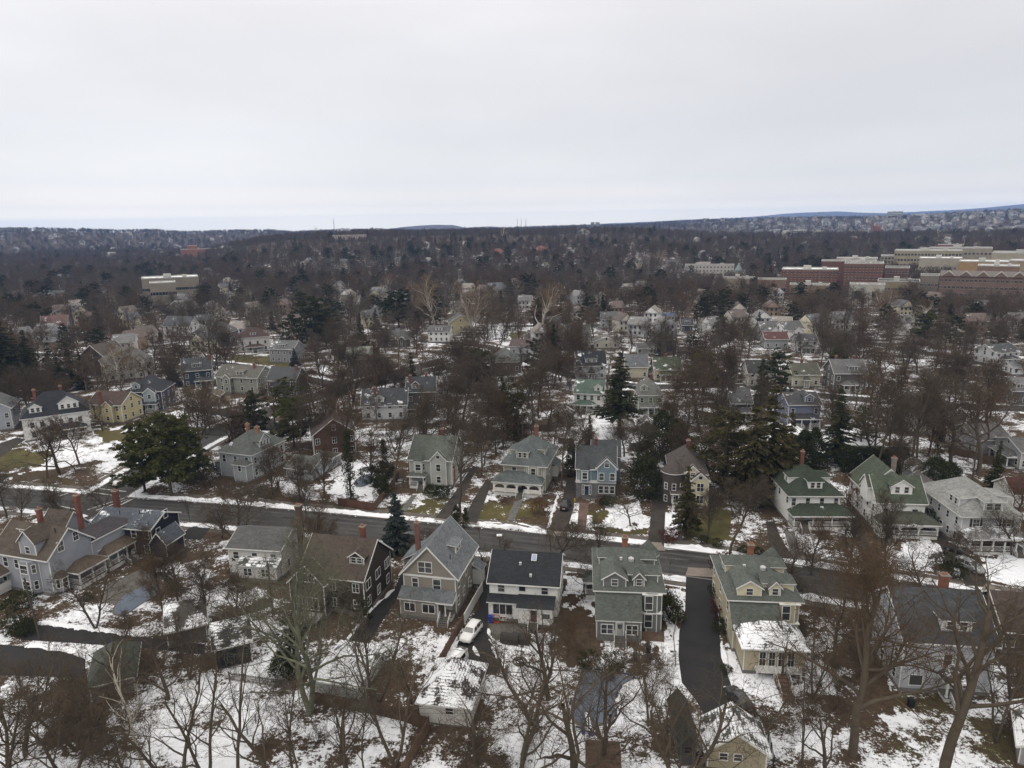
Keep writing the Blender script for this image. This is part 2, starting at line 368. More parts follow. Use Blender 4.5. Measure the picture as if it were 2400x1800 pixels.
s = math_(t, 'ADD', aS, mrange(t, nb, .3, .7, -.27, .27)); s = math_(t, 'ADD', s, mrange(t, nm, .3, .7, -.13, .13)); s = math_(t, 'ADD', s, mrange(t, noise(t, pos, 3.1, 3, .7), .3, .7, -.15, .15))
s = math_(t, 'ADD', s, mrange(t, nl, .35, .65, -.08, .08))
litter = mixc(t, mrange(t, nm, .3, .7, 0, 1), (.028, .019, .012), (.080, .053, .033))
litter = mixc(t, mrange(t, nf, .4, .75, 0, .6), litter, (.105, .078, .052))
grass = mixc(t, mrange(t, nb, .3, .7, 0, 1), (.045, .046, .016), (.105, .085, .034))
base = mixc(t, mrange(t, math_(t, 'ADD', aG, mrange(t, nm, .3, .7, -.3, .3)), .35, .65, 0, 1), litter, grass)
snc = mixc(t, mrange(t, nm, .3, .7, 0, 1), (.66, .68, .73), (.80, .82, .86))
L.new(mixc(t, mrange(t, s, .52, .62, 0, 1), base, snc), b.inputs['Base Color'])
bp = N.new('ShaderNodeBump'); bp.inputs['Strength'].default_value = .6; bp.inputs['Distance'].default_value = .15
L.new(math_(t, 'ADD', mrange(t, s, .5, .7, 0, 1), math_(t, 'MULTIPLY', nf, .5)), bp.inputs['Height']); L.new(bp.outputs[0], b.inputs['Normal'])
b.inputs['Roughness'].default_value = .9; b.inputs['Specular IOR Level'].default_value = .15
# far hills are wooded: brown-grey floor
gme = npmesh('ground', np.stack([gx, gy, gz], 1), gf, [GM])
far = np.hypot(gx, gy) > 420; snow[far] = .40; green[far] = .1; snow[np.hypot(gx, gy) > 1200] = .22
for nme, arr in (('snow_cover', snow), ('grass_cover', green)):
    a_ = gme.attributes.new(nme, 'FLOAT', 'POINT'); a_.data.foreach_set('value', arr.astype('f'))
gme.polygons.foreach_set('use_smooth', np.ones(len(gf), bool))
tag(link('ground', gme), kind='structure')
# ---- road surfaces, kerbs, pavements
def road(c, hw, z, m, name='road'):
    o = strip(name, c, -hw, hw, z, m); tag(o, kind='structure'); return o
road(MAIN, HW+.12, -.13, ASPH)
road(CROSS, HW+.12, -.126, ASPH); road(CROSSN, HW+.12, -.126, ASPH)
def flat_road(c, hw, m, name='road', z=.05):
    o = strip(name, c, -hw, hw, z, m); tag(o, kind='structure')
for c in (ST2, ST3, ST4): flat_road(c, 3.8, ASPH)
KERB = mat('kerb_stone', (.19, .18, .17), .9, amt=.2)
def kerb(c, d, skip):
    mb = MB(); o = offset(c, d)
    for i in range(len(o)-1):
        m_ = (o[i]+o[i+1])/2
        if skip(m_): continue
        mb.beam((*o[i], -.10), (*o[i+1], -.10), .26, .26)
    tag(mb.build('kerb', [KERB]), kind='structure')
isx = lambda p: abs(p[0]+92.5) < HW+1.5 and abs(p[1]-141) < 9
kerb(MAIN, HW+.1, isx); kerb(MAIN, -HW-.1, isx)
for c in (CROSS, CROSSN):
    for s_ in (1, -1): kerb(c, s_*(HW+.1), lambda p: abs(p[1]-140.6+(p[0]+92.5)*.2) < HW+.6)
PAV = mat('pavement', (.115, .10, .088), .9, amt=.3, scale=.7)
def pave(c, o0, o1, z):
    k = np.array([not (-92.5-HW-3 < p[0] < -92.5+HW+3) for p in c]); runs = []; cur = []
    for p, ok in zip(c, k):
        if ok: cur.append(p)
        else:
            if len(cur) > 2: runs.append(np.array(cur))
            cur = []
    if len(cur) > 2: runs.append(np.array(cur))
    for r_ in runs: tag(strip('pavement', r_, o0, o1, z, PAV), kind='structure')
pave(MAIN, HW+2.3, HW+3.9, .014); pave(MAIN, -HW-2.2, -HW-3.7, .014)
pv = CROSSN[3:]; tag(strip('pavement', pv, HW+2.2, HW+3.6, .018, PAV), kind='structure'); tag(strip('pavement', pv, -HW-2.2, -HW-3.6, .018, PAV), kind='structure')
TRK = mat('tyre_worn_asphalt', (.066, .064, .062), .9, amt=.45, scale=.3); WET = mat('wet_kerbside_asphalt', (.030, .029, .028), .6, amt=.4, scale=.5); PAT = mat('asphalt_patch', (.030, .029, .029), .9, amt=.3)
for o0, o1 in ((1.0, 1.6), (2.7, 3.3), (-1.6, -1.0), (-3.3, -2.7)):
    cj = offset(MAIN, .12*np.sin(np.arange(len(MAIN))*.7+o0)); tag(strip('road_wear', cj, o0, o1, -.1265, TRK), kind='structure')
for sg in (-1, 1): j_ = .18*np.sin(np.arange(len(MAIN))*1.3+sg)+.12*np.sin(np.arange(len(MAIN))*2.9); tag(strip('road_gutter', offset(MAIN, sg*(HW-.35)+j_*.5), -.38, .38, -.1225, WET), kind='structure')
for px_, py_, w_, d_ in ((1000, 1246, 2.2, 1.2), (1230, 1272, 5, .5), (1480, 1300, 1.6, 2.6), (1660, 1318, 3.4, 1.0), (1830, 1350, 2, 1.6), (700, 1215, 4, .9), (520, 1195, 1.5, 2)):
    x_, y_ = G(px_, py_); q = MB(); q.T = Matrix.Translation((x_, y_, -.118)) @ Matrix.Rotation(rad(-16), 4, 'Z'); q.add([(-w_, -d_/2, 0), (w_, -d_/2*.8, 0), (w_*.95, d_/2, 0), (-w_*.9, d_/2*.9, 0)], [(0, 1, 2, 3)]); tag(q.build('road_patch', [PAT]), kind='structure')
# crosswalk and stop lines: white strips 4 mm above the asphalt
mb = MB()
def line(p, q, w=.3):
    a = np.array(G(*p, -.12)); b = np.array(G(*q, -.12)); d = (b-a)/np.linalg.norm(b-a); n = np.array([-d[1], d[0]])*w/2
    mb.add([(*(a-n), -.112), (*(b-n), -.112), (*(b+n), -.112), (*(a+n), -.112)], [(0, 1, 2, 3)])
for p, q in (((222, 1144), (296, 1152)), ((202, 1152), (281, 1163)), ((204, 1195), (292, 1167)), ((225, 1196), (300, 1170)), ((141, 1186), (188, 1196)), ((133, 1199), (160, 1205)), ((120, 1168), (175, 1151))): line(p, q, .32)
line((283, 1183), (309, 1170), .55)
tag(mb.build('road_marking', [PAINT]), kind='structure')
for q_, r_, l_ in (((1388, 1286), .45, 'dark round iron manhole cover in the street before the blue house'), ((1614, 1321), .3, 'small dark manhole cover in the street by the grey-green shingled house')):
    mb = MB(); x_, y_ = G(*q_, -.13); mb.cyl(x_, y_, -.128, -.12, r_, n=20); tag(mb.build('manhole_cover', [mat('iron_cover', (.03, .028, .027), .8)]), l_, 'manhole cover')
mb = MB()
for o_ in (-.72, .72, 3.2, 4.64):
    c = offset(RAIL, o_)
    for i in range(len(c)-1): mb.beam((*c[i], .42), (*c[i+1], .42), .12, .16)
bed = strip('railway_bed', RAIL, -3, 7, .25, CONCD); tag(bed, kind='structure')
tag(mb.build('railway_track', [mat('rail_steel', (.18, .13, .10), .6)]), kind='structure')
FOOT = []                                           # footprints kept free of scattered trees: (x, y, radius)
def slab(name, pts, m, z=.02, h=None):
    P = [G(*p) for p in pts]; mb = MB()
    if h: mb.add([(*p, -.05) for p in P]+[(*p, h) for p in P], [tuple(range(len(P)-1, -1, -1)), tuple(range(len(P), 2*len(P)))]+[(i, (i+1) % len(P), len(P)+(i+1) % len(P), len(P)+i) for i in range(len(P))])
    else:
        area = sum(P[i][0]*P[(i+1) % len(P)][1]-P[(i+1) % len(P)][0]*P[i][1] for i in range(len(P)))
        if area < 0: P = P[::-1]
        mb.add([(*p, z) for p in P], [tuple(range(len(P)))])
    o = mb.build(name, [m]); tag(o, kind='structure'); cx = sum(p[0] for p in P)/len(P); cy = sum(p[1] for p in P)/len(P); FOOT.append((cx, cy, 3)); return o
DW = 'driveway'
slab(DW, [(1018, 1216), (1050, 1221), (1082, 1165), (1120, 1095), (1108, 1092), (1062, 1160)], BASPH, .024)
slab(DW, [(1084, 1224), (1116, 1229), (1140, 1165), (1153, 1128), (1138, 1126), (1110, 1170)], BASPH, .028)
slab(DW, [(1284, 1248), (1326, 1252), (1345, 1190), (1348, 1125), (1328, 1125), (1314, 1190)], BASPH, .024)
slab(DW, [(1518, 1280), (1556, 1284), (1560, 1180), (1567, 1105), (1540, 1108), (1528, 1180)], BASPH, .024)
slab(DW, [(1806, 1306), (1858, 1310), (1830, 1260), (1815, 1222), (1795, 1222), (1800, 1260)], BASPH, .024)
slab(DW, [(2030, 1330), (2070, 1335), (2015, 1240), (1995, 1200), (1978, 1200), (1990, 1240)], BASPH, .024)
slab(DW, [(2262, 1372), (2318, 1377), (2300, 1320), (2230, 1230), (2160, 1160), (2135, 1160), (2190, 1230), (2240, 1310)], BASPH, .028)
slab(DW, [(1608, 1349), (1682, 1354), (1682, 1425), (1690, 1540), (1712, 1600), (1722, 1640), (1652, 1678), (1630, 1640), (1598, 1600), (1590, 1540), (1592, 1480), (1606, 1430)], DASPH, .028)
slab(DW, [(1068, 1520), (1094, 1552), (1075, 1577), (1163, 1582), (1176, 1552), (1165, 1525), (1145, 1500), (1142, 1457), (1158, 1425), (1170, 1330), (1133, 1330), (1122, 1425), (1090, 1470)], DASPH, .024)
slab(DW, [(780, 1545), (840, 1552), (900, 1450), (940, 1392), (990, 1300), (960, 1298), (925, 1380), (870, 1432)], DASPH, .028)
slab(DW, [(50, 1500), (75, 1462), (215, 1478), (350, 1495), (480, 1510), (480, 1535), (350, 1520), (155, 1506)], DASPH, .024)
slab(DW, [(-80, 1505), (130, 1520), (200, 1545), (200, 1590), (-80, 1580)], DASPH, .028)
slab(DW, [(420, 1262), (470, 1266), (500, 1230), (545, 1213), (500, 1210), (440, 1240)], DASPH, .024)
slab(DW, [(435, 952), (530, 958), (640, 985), (700, 1010), (690, 1025), (600, 997), (520, 975), (430, 962)], DASPH, .024)
slab(DW, [(440, 1005), (520, 1003), (600, 1012), (560, 1022), (470, 1018)], DASPH, .028)
slab(DW, [(-60, 1060), (40, 1025), (60, 1030), (0, 1072)], BASPH, .024)
slab(DW, [(2170, 1200), (2215, 1215), (2260, 1330), (2225, 1330)], BASPH, .024)
for P in ([(1020, 1214), (1118, 1226), (1118, 1231), (1018, 1218)], [(1282, 1243), (1330, 1248), (1328, 1256), (1280, 1251)], [(1516, 1270), (1550, 1272), (1560, 1292), (1512, 1288)],
          [(1613, 1330), (1684, 1334), (1682, 1354), (1606, 1349)], [(1050, 1250), (1040, 1262), (1010, 1262), (1016, 1250)], [(2310, 1368), (2330, 1375), (2340, 1400), (2290, 1396)], [(2058, 1330), (2082, 1336), (2082, 1352), (2050, 1348)]): slab('driveway_apron', P, CONC, .036)
PATHM = mat('flagstone', (.12, .12, .115), .9, amt=.35, scale=1.5)
slab('path', [(1206, 1174), (1225, 1174), (1204, 1221), (1188, 1219)], PATHM, .03); slab('path', [(965, 1160), (978, 1160), (952, 1198), (940, 1195)], PATHM, .03)
slab('path', [(1358, 1178), (1380, 1178), (1372, 1243), (1352, 1241)], mat('brick_paving', (.13, .085, .07), .9, amt=.3), .03)
slab('path', [(1838, 1245), (1862, 1245), (1880, 1312), (1856, 1310)], PATHM, .03); slab('path', [(1588, 1192), (1596, 1192), (1600, 1268), (1588, 1268)], PATHM, .03)
slab('patio', [(1146, 1462), (1230, 1462), (1235, 1500), (1155, 1500)], CONCD, .034); slab('patio', [(250, 1370), (330, 1335), (400, 1350), (280, 1420), (240, 1410)], CONCD, .03)
# ================================================================== plants
class Tubes:
    def __init__(s): s.V = []; s.F = []; s.n = 0
    def add(s, P, R, k):
        """a tapering tube through the points P (list of Vector)"""
        m = len(P); P = np.array(P); R = np.array(R)
        T = np.gradient(P, axis=0); T /= np.linalg.norm(T, axis=1)[:, None]+1e-9
        up = np.array([.31, .17, .93]) if abs(T[0][2]) < .9 else np.array([1., .1, 0])
        A = np.cross(T, up); A /= np.linalg.norm(A, axis=1)[:, None]+1e-9; B = np.cross(T, A)
        th = np.arange(k)*2*np.pi/k
        ring = P[:, None, :]+R[:, None, None]*(np.cos(th)[None, :, None]*A[:, None, :]+np.sin(th)[None, :, None]*B[:, None, :])
        s.V.append(ring.reshape(-1, 3)); i = np.arange(m-1)[:, None]*k; j = np.arange(k)[None, :]; j2 = (j+1) % k
        f = np.stack([i+j, i+j2, i+k+j2, i+k+j], -1).reshape(-1, 4)+s.n
        s.F.append(f); s.n += m*k
    def mesh(s, name, mats, smooth=False):
        me = npmesh(name, np.concatenate(s.V), np.concatenate(s.F), mats)
        if smooth: me.polygons.foreach_set('use_smooth', np.ones(len(me.polygons), bool))
        return me
def rotv(d, ang, az):
    """tilt direction d by ang around a random side"""
    d = d/np.linalg.norm(d); u = np.cross(d, [0, 0, 1.]) if abs(d[2]) < .95 else np.cross(d, [1., 0, 0]); u /= np.linalg.norm(u); w = np.cross(d, u)
    return d*math.cos(ang)+(u*math.cos(az)+w*math.sin(az))*math.sin(ang)
def bare(seed, H=15, trunk=.22, r0=.26, limbs=9, fork=1, ang=(35, 60), sub=(7, 6, 5), lr=.62, up=.12, wob=.22, twig=.017, llen=.5, lean=0):
    """leafless tree: trunk and limbs in one mesh, branches and twigs in the other"""
    R = random.Random(seed); rn = np.random.default_rng(seed)
    A = Tubes(); B = Tubes()
    def grow(p, d, L, r, lev):
        steps = (7, 5, 4, 3, 2)[lev]; P = [p]; q = p; dd = d/np.linalg.norm(d); Rr = [r]
        for i in range(steps):
            dd = dd+rn.normal(0, wob*(.4 if lev == 0 else 1), 3); dd[2] += up*(.5 if lev else .3); dd /= np.linalg.norm(dd)
            q = q+dd*L/steps; P.append(q); f = (i+1)/steps
            Rr.append(max(r*(1-f*(.55 if lev == 0 else .8)), twig*.55))
        (A if lev <= 1 else B).add(P, Rr, (7, 5, 4, 3, 3)[lev])
        if lev > len(sub): return
        nch = limbs if lev == 0 else max(2, int(sub[lev-1]*R.uniform(.75, 1.25)))
        az0 = R.uniform(0, 6.28)
        for c in range(nch):
            t = (trunk+(1-trunk)*(c+R.random()*.8)/nch) if lev == 0 else .22+.78*(c+R.random())/nch
            t = min(t, .995); k = t*steps; i = int(k); f = k-i
            pp = P[i]+(P[i+1]-P[i])*f; rr = Rr[i]+(Rr[i+1]-Rr[i])*f; pd = P[i+1]-P[i]
            a = rad(R.uniform(*ang))*(1 if lev else (1.15-.6*t)); az = az0+c*2.4+R.uniform(-.5, .5)
            cd = rotv(pd, a, az)
            if lev == 0: Lc = H*llen*R.uniform(.8, 1.15)*(1.15-.55*t)
            else: Lc = L*lr*R.uniform(.65, 1.1)*(1.1-.5*t)
            grow(pp, cd, Lc, max(rr*(.62 if lev == 0 else .55), twig), lev+1)
    th = H*.8
    for f_ in range(fork):
        d = np.array([0, 0, 1.]) if fork == 1 else rotv(np.array([0, 0, 1.]), rad(R.uniform(10, 22)), f_*6.28/fork+R.random())
        d = d+np.array([lean, 0, 0]); grow(np.array([0., 0, -.15]), d, th, r0*(1 if fork == 1 else .8), 0)
    z = max(v[:, 2].max() for v in B.V)
    for X in (A, B):
        for v in X.V: v *= H/z
    return A, B
BARK = wood_like('bark', (.062, .050, .036), (.125, .102, .075), .5, 1.5)
TWIG = wood_like('twigs', (.056, .044, .031), (.112, .087, .061), .6, .3)
TWIGR = wood_like('reddish_twigs', (.064, .043, .026), (.116, .080, .049), .6, .3)
BARKS = wood_like('pale_patchy_bark', (.30, .275, .23), (.60, .56, .48), .3, 1.2)
TWIGS = wood_like('tan_twigs', (.15, .10, .06), (.26, .19, .125), .6, .3)
BARKL = wood_like('lichen_bark', (.085, .085, .06), (.19, .20, .14), .3, 1.8)
TWIGL = wood_like('lichen_twigs', (.075, .07, .05), (.15, .15, .11), .5, .5)
TREES = {}
def deftree(key, bark, twigm, **k):
    k.setdefault('twig', .019)
    A, B = bare(**k); TREES[key] = (A.mesh('trunk', [bark], True), B.mesh('crown', [twigm]), k.get('H', 15))
BASEK = dict(oak=dict(H=17, trunk=.25, r0=.36, limbs=13, ang=(40, 68), sub=(9, 8, 6), llen=.55, wob=.26, up=.07),
             maple=dict(H=15, trunk=.22, r0=.27, limbs=14, ang=(28, 52), sub=(9, 8, 6), llen=.5, up=.14),
             tall=dict(H=22, trunk=.42, r0=.30, limbs=14, ang=(28, 54), sub=(9, 7, 6), llen=.38, up=.14),
             fork=dict(H=16, trunk=.25, r0=.30, limbs=9, fork=2, ang=(30, 55), sub=(8, 6, 5), llen=.45),
             slim=dict(H=14, trunk=.25, r0=.14, limbs=9, ang=(25, 42), sub=(6, 5, 4), llen=.3, wob=.18, up=.2),
             vase=dict(H=7, trunk=.3, r0=.11, limbs=11, ang=(18, 34), sub=(6, 5, 3), llen=.55, wob=.12, up=.16, twig=.011),
             low=dict(H=7, trunk=.2, r0=.20, limbs=10, ang=(48, 78), sub=(7, 6, 5), llen=.85, wob=.32, up=.06, twig=.012),
             young=dict(H=5, trunk=.3, r0=.06, limbs=8, ang=(30, 55), sub=(5, 4), llen=.45, twig=.01))
for i, (k, v) in enumerate(BASEK.items()):
    for j in range({'oak': 3, 'maple': 3, 'tall': 3, 'fork': 2, 'slim': 2, 'vase': 2, 'low': 2, 'young': 1}[k]):
        deftree(f'{k}{j}', BARK, TWIGR if (k in ('maple', 'oak') and j == 1) else TWIG, seed=100+i*10+j, **v)
deftree('sycamore0', BARKS, TWIGS, seed=301, H=20, twig=.03, trunk=.2, r0=.5, limbs=11, ang=(30, 58), sub=(8, 7, 5), llen=.55, wob=.24)
deftree('sycamore1', BARKS, TWIGS, seed=302, H=20, twig=.03, trunk=.2, r0=.5, limbs=10, fork=2, ang=(30, 55), sub=(8, 6, 5), llen=.5, wob=.24)
deftree('ghost0', BARKS, BARKS, seed=303, H=18, trunk=.2, r0=.4, limbs=9, ang=(30, 60), sub=(5, 4), llen=.5, wob=.26)
deftree('lichen0', BARKL, TWIGL, seed=311, H=22, trunk=.22, r0=.45, limbs=12, fork=2, ang=(35, 62), sub=(9, 7, 5), llen=.5, wob=.28, twig=.02)
deftree('birch0', BARKS, TWIG, seed=312, H=16, trunk=.3, r0=.16, limbs=10, ang=(25, 45), sub=(6, 5, 4), llen=.3, lean=.12)
# open, long-limbed crowns for the trees nearest the viewer
deftree('open0', BARK, TWIG, seed=321, H=17, trunk=.12, r0=.42, limbs=9, ang=(40, 66), sub=(7, 7, 5), llen=.62, wob=.24, up=.05, twig=.014)
deftree('open1', BARK, TWIG, seed=322, H=17, trunk=.12, r0=.40, limbs=8, fork=2, ang=(38, 62), sub=(7, 7, 5), llen=.58, wob=.26, up=.05, twig=.014)
deftree('high0', BARK, TWIG, seed=331, H=21, trunk=.34, r0=.44, limbs=10, ang=(32, 58), sub=(7, 6, 5), llen=.5, wob=.20, up=.08, twig=.013)
deftree('high1', BARK, TWIGR, seed=332, H=21, trunk=.28, r0=.42, limbs=14, ang=(30, 58), sub=(9, 8, 6), llen=.46, wob=.20, up=.10, twig=.018)
deftree('thin0', BARK, TWIG, seed=323, H=15, trunk=.18, r0=.17, limbs=7, ang=(22, 44), sub=(5, 5, 4), llen=.42, wob=.16, up=.14, twig=.012)
deftree('thin1', BARK, TWIG, seed=324, H=14, trunk=.2, r0=.20, limbs=7, fork=2, ang=(22, 42), sub=(5, 5, 4), llen=.38, wob=.18, up=.12, twig=.012)
# ---- leafy crowns: many small leaf-sized faces in clumps
def leafmesh(name, C, size, mats, k=1, squash=.6, seed=0, aim=None):
    """C: clump centres (n,4: xyz + radius); k faces per clump"""
    r = np.random.default_rng(seed); n = len(C); c = np.repeat(C, k, 0)
    d = r.normal(0, 1, (n*k, 3)); d /= np.linalg.norm(d, axis=1)[:, None]; d *= r.uniform(.3, 1, (n*k, 1))**.5; d[:, 2] *= squash
    p = c[:, :3]+d*c[:, 3:4]
    a = r.normal(0, 1, (n*k, 3)) if aim is None else np.repeat(aim, k, 0)+r.normal(0, .35, (n*k, 3)); a /= np.linalg.norm(a, axis=1)[:, None]
    b = np.cross(a, r.normal(0, 1, (n*k, 3))); b /= np.linalg.norm(b, axis=1)[:, None]
    s = size*r.uniform(.6, 1.3, (n*k, 1))
    v = np.stack([p-a*s, p+b*s*.35, p+a*s, p-b*s*.35], 1).reshape(-1, 3)
    return npmesh(name, v, np.arange(4*n*k).reshape(-1, 4), mats)
NEED = {'dark': wood_like('dark_needles', (.017, .022, .008), (.050, .056, .020), .4, .8), 'pine': wood_like('pine_needles', (.036, .043, .012), (.10, .10, .03), .4, .6),
        'olive': wood_like('olive_needles', (.028, .028, .010), (.068, .057, .020), .4, .7), 'blue': wood_like('grey_green_needles', (.030, .040, .036), (.070, .085, .078), .4, .9),
        'brown': wood_like('withered_leaves', (.060, .030, .016), (.13, .065, .032), .5, .8), 'red': wood_like('dark_red_leaves', (.045, .016, .014), (.10, .035, .026), .5, .8),
        'yew': wood_like('yew_leaves', (.020, .026, .010), (.060, .060, .018), .4, .9), 'yellow': wood_like('yellow_twigs', (.12, .085, .018), (.21, .15, .03), .4, .8)}
LEAFY = {}
def spruce(seed, H, W, n=26, dens=1.0, col='dark', gap=.08, droop=.18, clear=.06):
    R = random.Random(seed); T = Tubes(); C = []; AM = []
    T.add([np.array([0, 0, -.1]), np.array([0, 0, H*.5]), np.array([0., 0, H*.98])], [H*.018, H*.011, .02], 7)
    for i in range(n):
        t = (i+R.random()*.5)/n; z = H*(clear+(1-clear)*t); wr = W*(1-t)**.85*R.uniform(.72, 1.12)+.12
        nb = max(4, int(9*(1-t)+4))
        for j in range(nb):
            if R.random() < gap: continue
            a = R.uniform(0, 6.28); l = wr*R.uniform(.75, 1.1); dx, dy = math.cos(a), math.sin(a)
            T.add([np.array([0, 0, z]), np.array([dx*l*.6, dy*l*.6, z-droop*l*.5]), np.array([dx*l, dy*l, z-droop*l])], [.05, .03, .01], 3)
            m = max(2, int(l/.42*dens))
            for q in range(m):
                f = (q+.6)/m; C.append((dx*l*f, dy*l*f, z-droop*l*f-.1, .22+.22*(1-f)*wr/3+.12)); AM.append((dx, dy, -.35))
    C = np.array(C); AM = np.array(AM)
    return T.mesh('trunk', [BARK]), leafmesh('crown', C, .30, [NEED[col]], k=9, squash=.5, seed=seed, aim=AM), H
def pine(seed, H, W, col='pine', clear=.12, n=34, dens=1.0, flat=.45, size=.30):
    """layered crown of separate foliage pads on long limbs"""
    R = random.Random(seed); T = Tubes(); C = []
    top = np.array([R.uniform(-.5, .5), R.uniform(-.5, .5), H*.97]); T.add([np.array([0, 0, -.1]), top*.5, top], [H*.02, H*.013, .04], 7)
    for i in range(n):
        t = clear+(1-clear)*(i+R.random())/n; z = H*t; prof = math.sin(min(1, (1-t)/(1-clear)*1.25+.12)*math.pi*.5)**.8
        a = i*2.4+R.uniform(-.6, .6); l = W*prof*R.uniform(.55, 1.08)+.4; d = np.array([math.cos(a), math.sin(a), R.uniform(.02, .3)])
        p0 = top*t; T.add([p0, p0+d*l*.5, p0+d*l], [.11, .07, .02], 4)
        for q in range(max(2, int(l*2.1*dens))):
            f = R.uniform(.35, 1.05); c = p0+d*l*f+np.array([R.gauss(0, .16*l), R.gauss(0, .16*l), R.gauss(0, .25)]); C.append((*c, R.uniform(.4, .85)))
    return T.mesh('trunk', [BARK]), leafmesh('crown', np.array(C), size, [NEED[col]], k=34, squash=flat, seed=seed), H
def mound(seed, H, W, col, n=150, k=16, size=.16, cone=0, ragged=.25, r0=.28, stem=True):
    """shrub or column: clumps over an uneven closed outline"""
    R = random.Random(seed); C = []; T = Tubes()
    for _ in range(n):
        t = R.random()**.8; a = R.uniform(0, 6.28)
        pr = (math.sqrt(max(0, 1-(2*t-1)**2)) if not cone else min(1, t*7+.4)*(1-t)**cone)
        rr = W*pr*R.uniform(.55, 1+ragged*R.random()); C.append((math.cos(a)*rr, math.sin(a)*rr, max(.08, H*t), r0*R.uniform(.7, 1.4)))
    for j in range(4):
        a = j*1.6; T.add([np.array([0, 0, -.05]), np.array([math.cos(a)*W*.25, math.sin(a)*W*.25, H*.45]), np.array([math.cos(a)*W*.4, math.sin(a)*W*.4, H*.8])], [.05+H*.006, .04, .01], 4)
    return T.mesh('trunk', [BARK]), leafmesh('crown', np.array(C), size, [NEED[col]], k=k, squash=.9, seed=seed), H
LEAFY['spruce0'] = spruce(1, 16, 3.8); LEAFY['spruce1'] = spruce(2, 15, 3.0, gap=.18, col='dark'); LEAFY['hemlock'] = spruce(3, 20, 4.2, n=30, gap=.14, droop=.3, col='yew', clear=.1)
LEAFY['hemlock1'] = spruce(9, 17, 3.4, n=26, gap=.22, droop=.26, col='olive', clear=.12)
LEAFY['fir'] = spruce(4, 22, 5.2, n=30, gap=.12, droop=.12, col='dark', clear=.22); LEAFY['bluespruce'] = spruce(5, 11, 3.1, n=22, gap=.05, col='blue', dens=1.4)
LEAFY['pine0'] = pine(11, 17, 5.6, n=44, dens=1.5); LEAFY['pine1'] = pine(12, 16, 5.2, clear=.2, n=42, dens=1.5); LEAFY['pine2'] = pine(13, 18, 5.0, clear=.3, n=28); LEAFY['pinedark'] = pine(14, 17, 5.6, col='dark', clear=.15)
LEAFY['cedar0'] = pine(15, 15, 4.2, col='olive', clear=.05, n=44, flat=.8, size=.24); LEAFY['cedar1'] = pine(16, 17, 3.8, col='olive', clear=.08, n=46, flat=.8, size=.24)
LEAFY['holly'] = mound(21, 9, 3.0, 'dark', n=420, k=16, size=.2, cone=.62, r0=.5); LEAFY['column'] = mound(22, 7, 1.1, 'yew', n=200, k=14, cone=.5, r0=.3)
LEAFY['hedgedark'] = mound(23, 6, 2.4, 'dark', n=330, k=16, size=.18, cone=.35, r0=.45, ragged=.35)
LEAFY['bush'] = mound(24, 1.5, 1.2, 'yew', n=90, k=14, size=.10); LEAFY['redbush'] = mound(25, 1.8, 1.3, 'red', n=110, k=14, size=.10); LEAFY['brownbush'] = mound(26, 2.6, 1.8, 'brown', n=150, k=10, size=.12, ragged=.5)
LEAFY['beech'] = mound(27, 8, 2.8, 'brown', n=260, k=8, size=.15, ragged=.6, cone=.45); LEAFY['yellowbush'] = mound(28, 2.2, 1.8, 'yellow', n=120, k=9, size=.13, ragged=.5)
LEAFY['ivy'] = mound(29, 11, .75, 'yew', n=260, k=13, size=.16, cone=.25, r0=.35, ragged=.9); LEAFY['rhodo'] = mound(30, 2.6, 2.2, 'dark', n=170, k=16, size=.13)
def thicket(seed, H, W, n, col):
    R = random.Random(seed); rn = np.random.default_rng(seed); A = Tubes(); B = Tubes()
    for i in range(n):
        a = R.uniform(0, 6.28); q = np.array([math.cos(a), math.sin(a), 0])*W*.35*R.random()
        d = np.array([math.cos(a)*R.uniform(.1, .8), math.sin(a)*R.uniform(.1, .8), 1]); L = H*R.uniform(.6, 1); P = [q]
        for s_ in range(5): d = d+rn.normal(0, .12, 3); P.append(P[-1]+d/np.linalg.norm(d)*L/5)
        A.add(P, np.linspace(.03, .008, 6), 3)
        for k in range(12):
            t = R.uniform(.25, 1)*5; j = min(4, int(t)); p = P[j]+(P[j+1]-P[j])*(t-j); e_ = rotv(P[j+1]-P[j], rad(R.uniform(20, 60)), R.uniform(0, 6.28)); l = H*.3*R.uniform(.5, 1)
            B.add([p, p+e_*l*.5+rn.normal(0, .04, 3), p+e_*l+rn.normal(0, .1, 3)], [.012, .009, .006], 3)
            for u in range(4):
                pp = p+e_*l*R.uniform(.2, 1); e2 = rotv(e_, rad(R.uniform(20, 60)), R.uniform(0, 6.28)); B.add([pp, pp+e2*l*.45], [.008, .006], 3)
    return A.mesh('trunk', [BARK]), B.mesh('crown', [col]), H
LEAFY['thicket0'] = thicket(41, 3.2, 3, 18, TWIG); LEAFY['thicket1'] = thicket(42, 2.4, 2.6, 16, TWIG); LEAFY['thicket2'] = thicket(43, 5, 3.2, 20, TWIGR)
NAMES = {}
def plant(key, x, y, h, name, label, cat='tree', group=None, wide=1.0, rz=None, z=None):
    tr, cr, H = TREES.get(key) or LEAFY[key]
    s = h/H; o = thing(name, label, cat, (x, y, TZ(x, y) if z is None else z), random.uniform(0, 6.28) if rz is None else rz, group)
    o.scale = (s*wide, s*wide, s)
    link('trunk', tr, o); link('crown', cr, o)
    return o
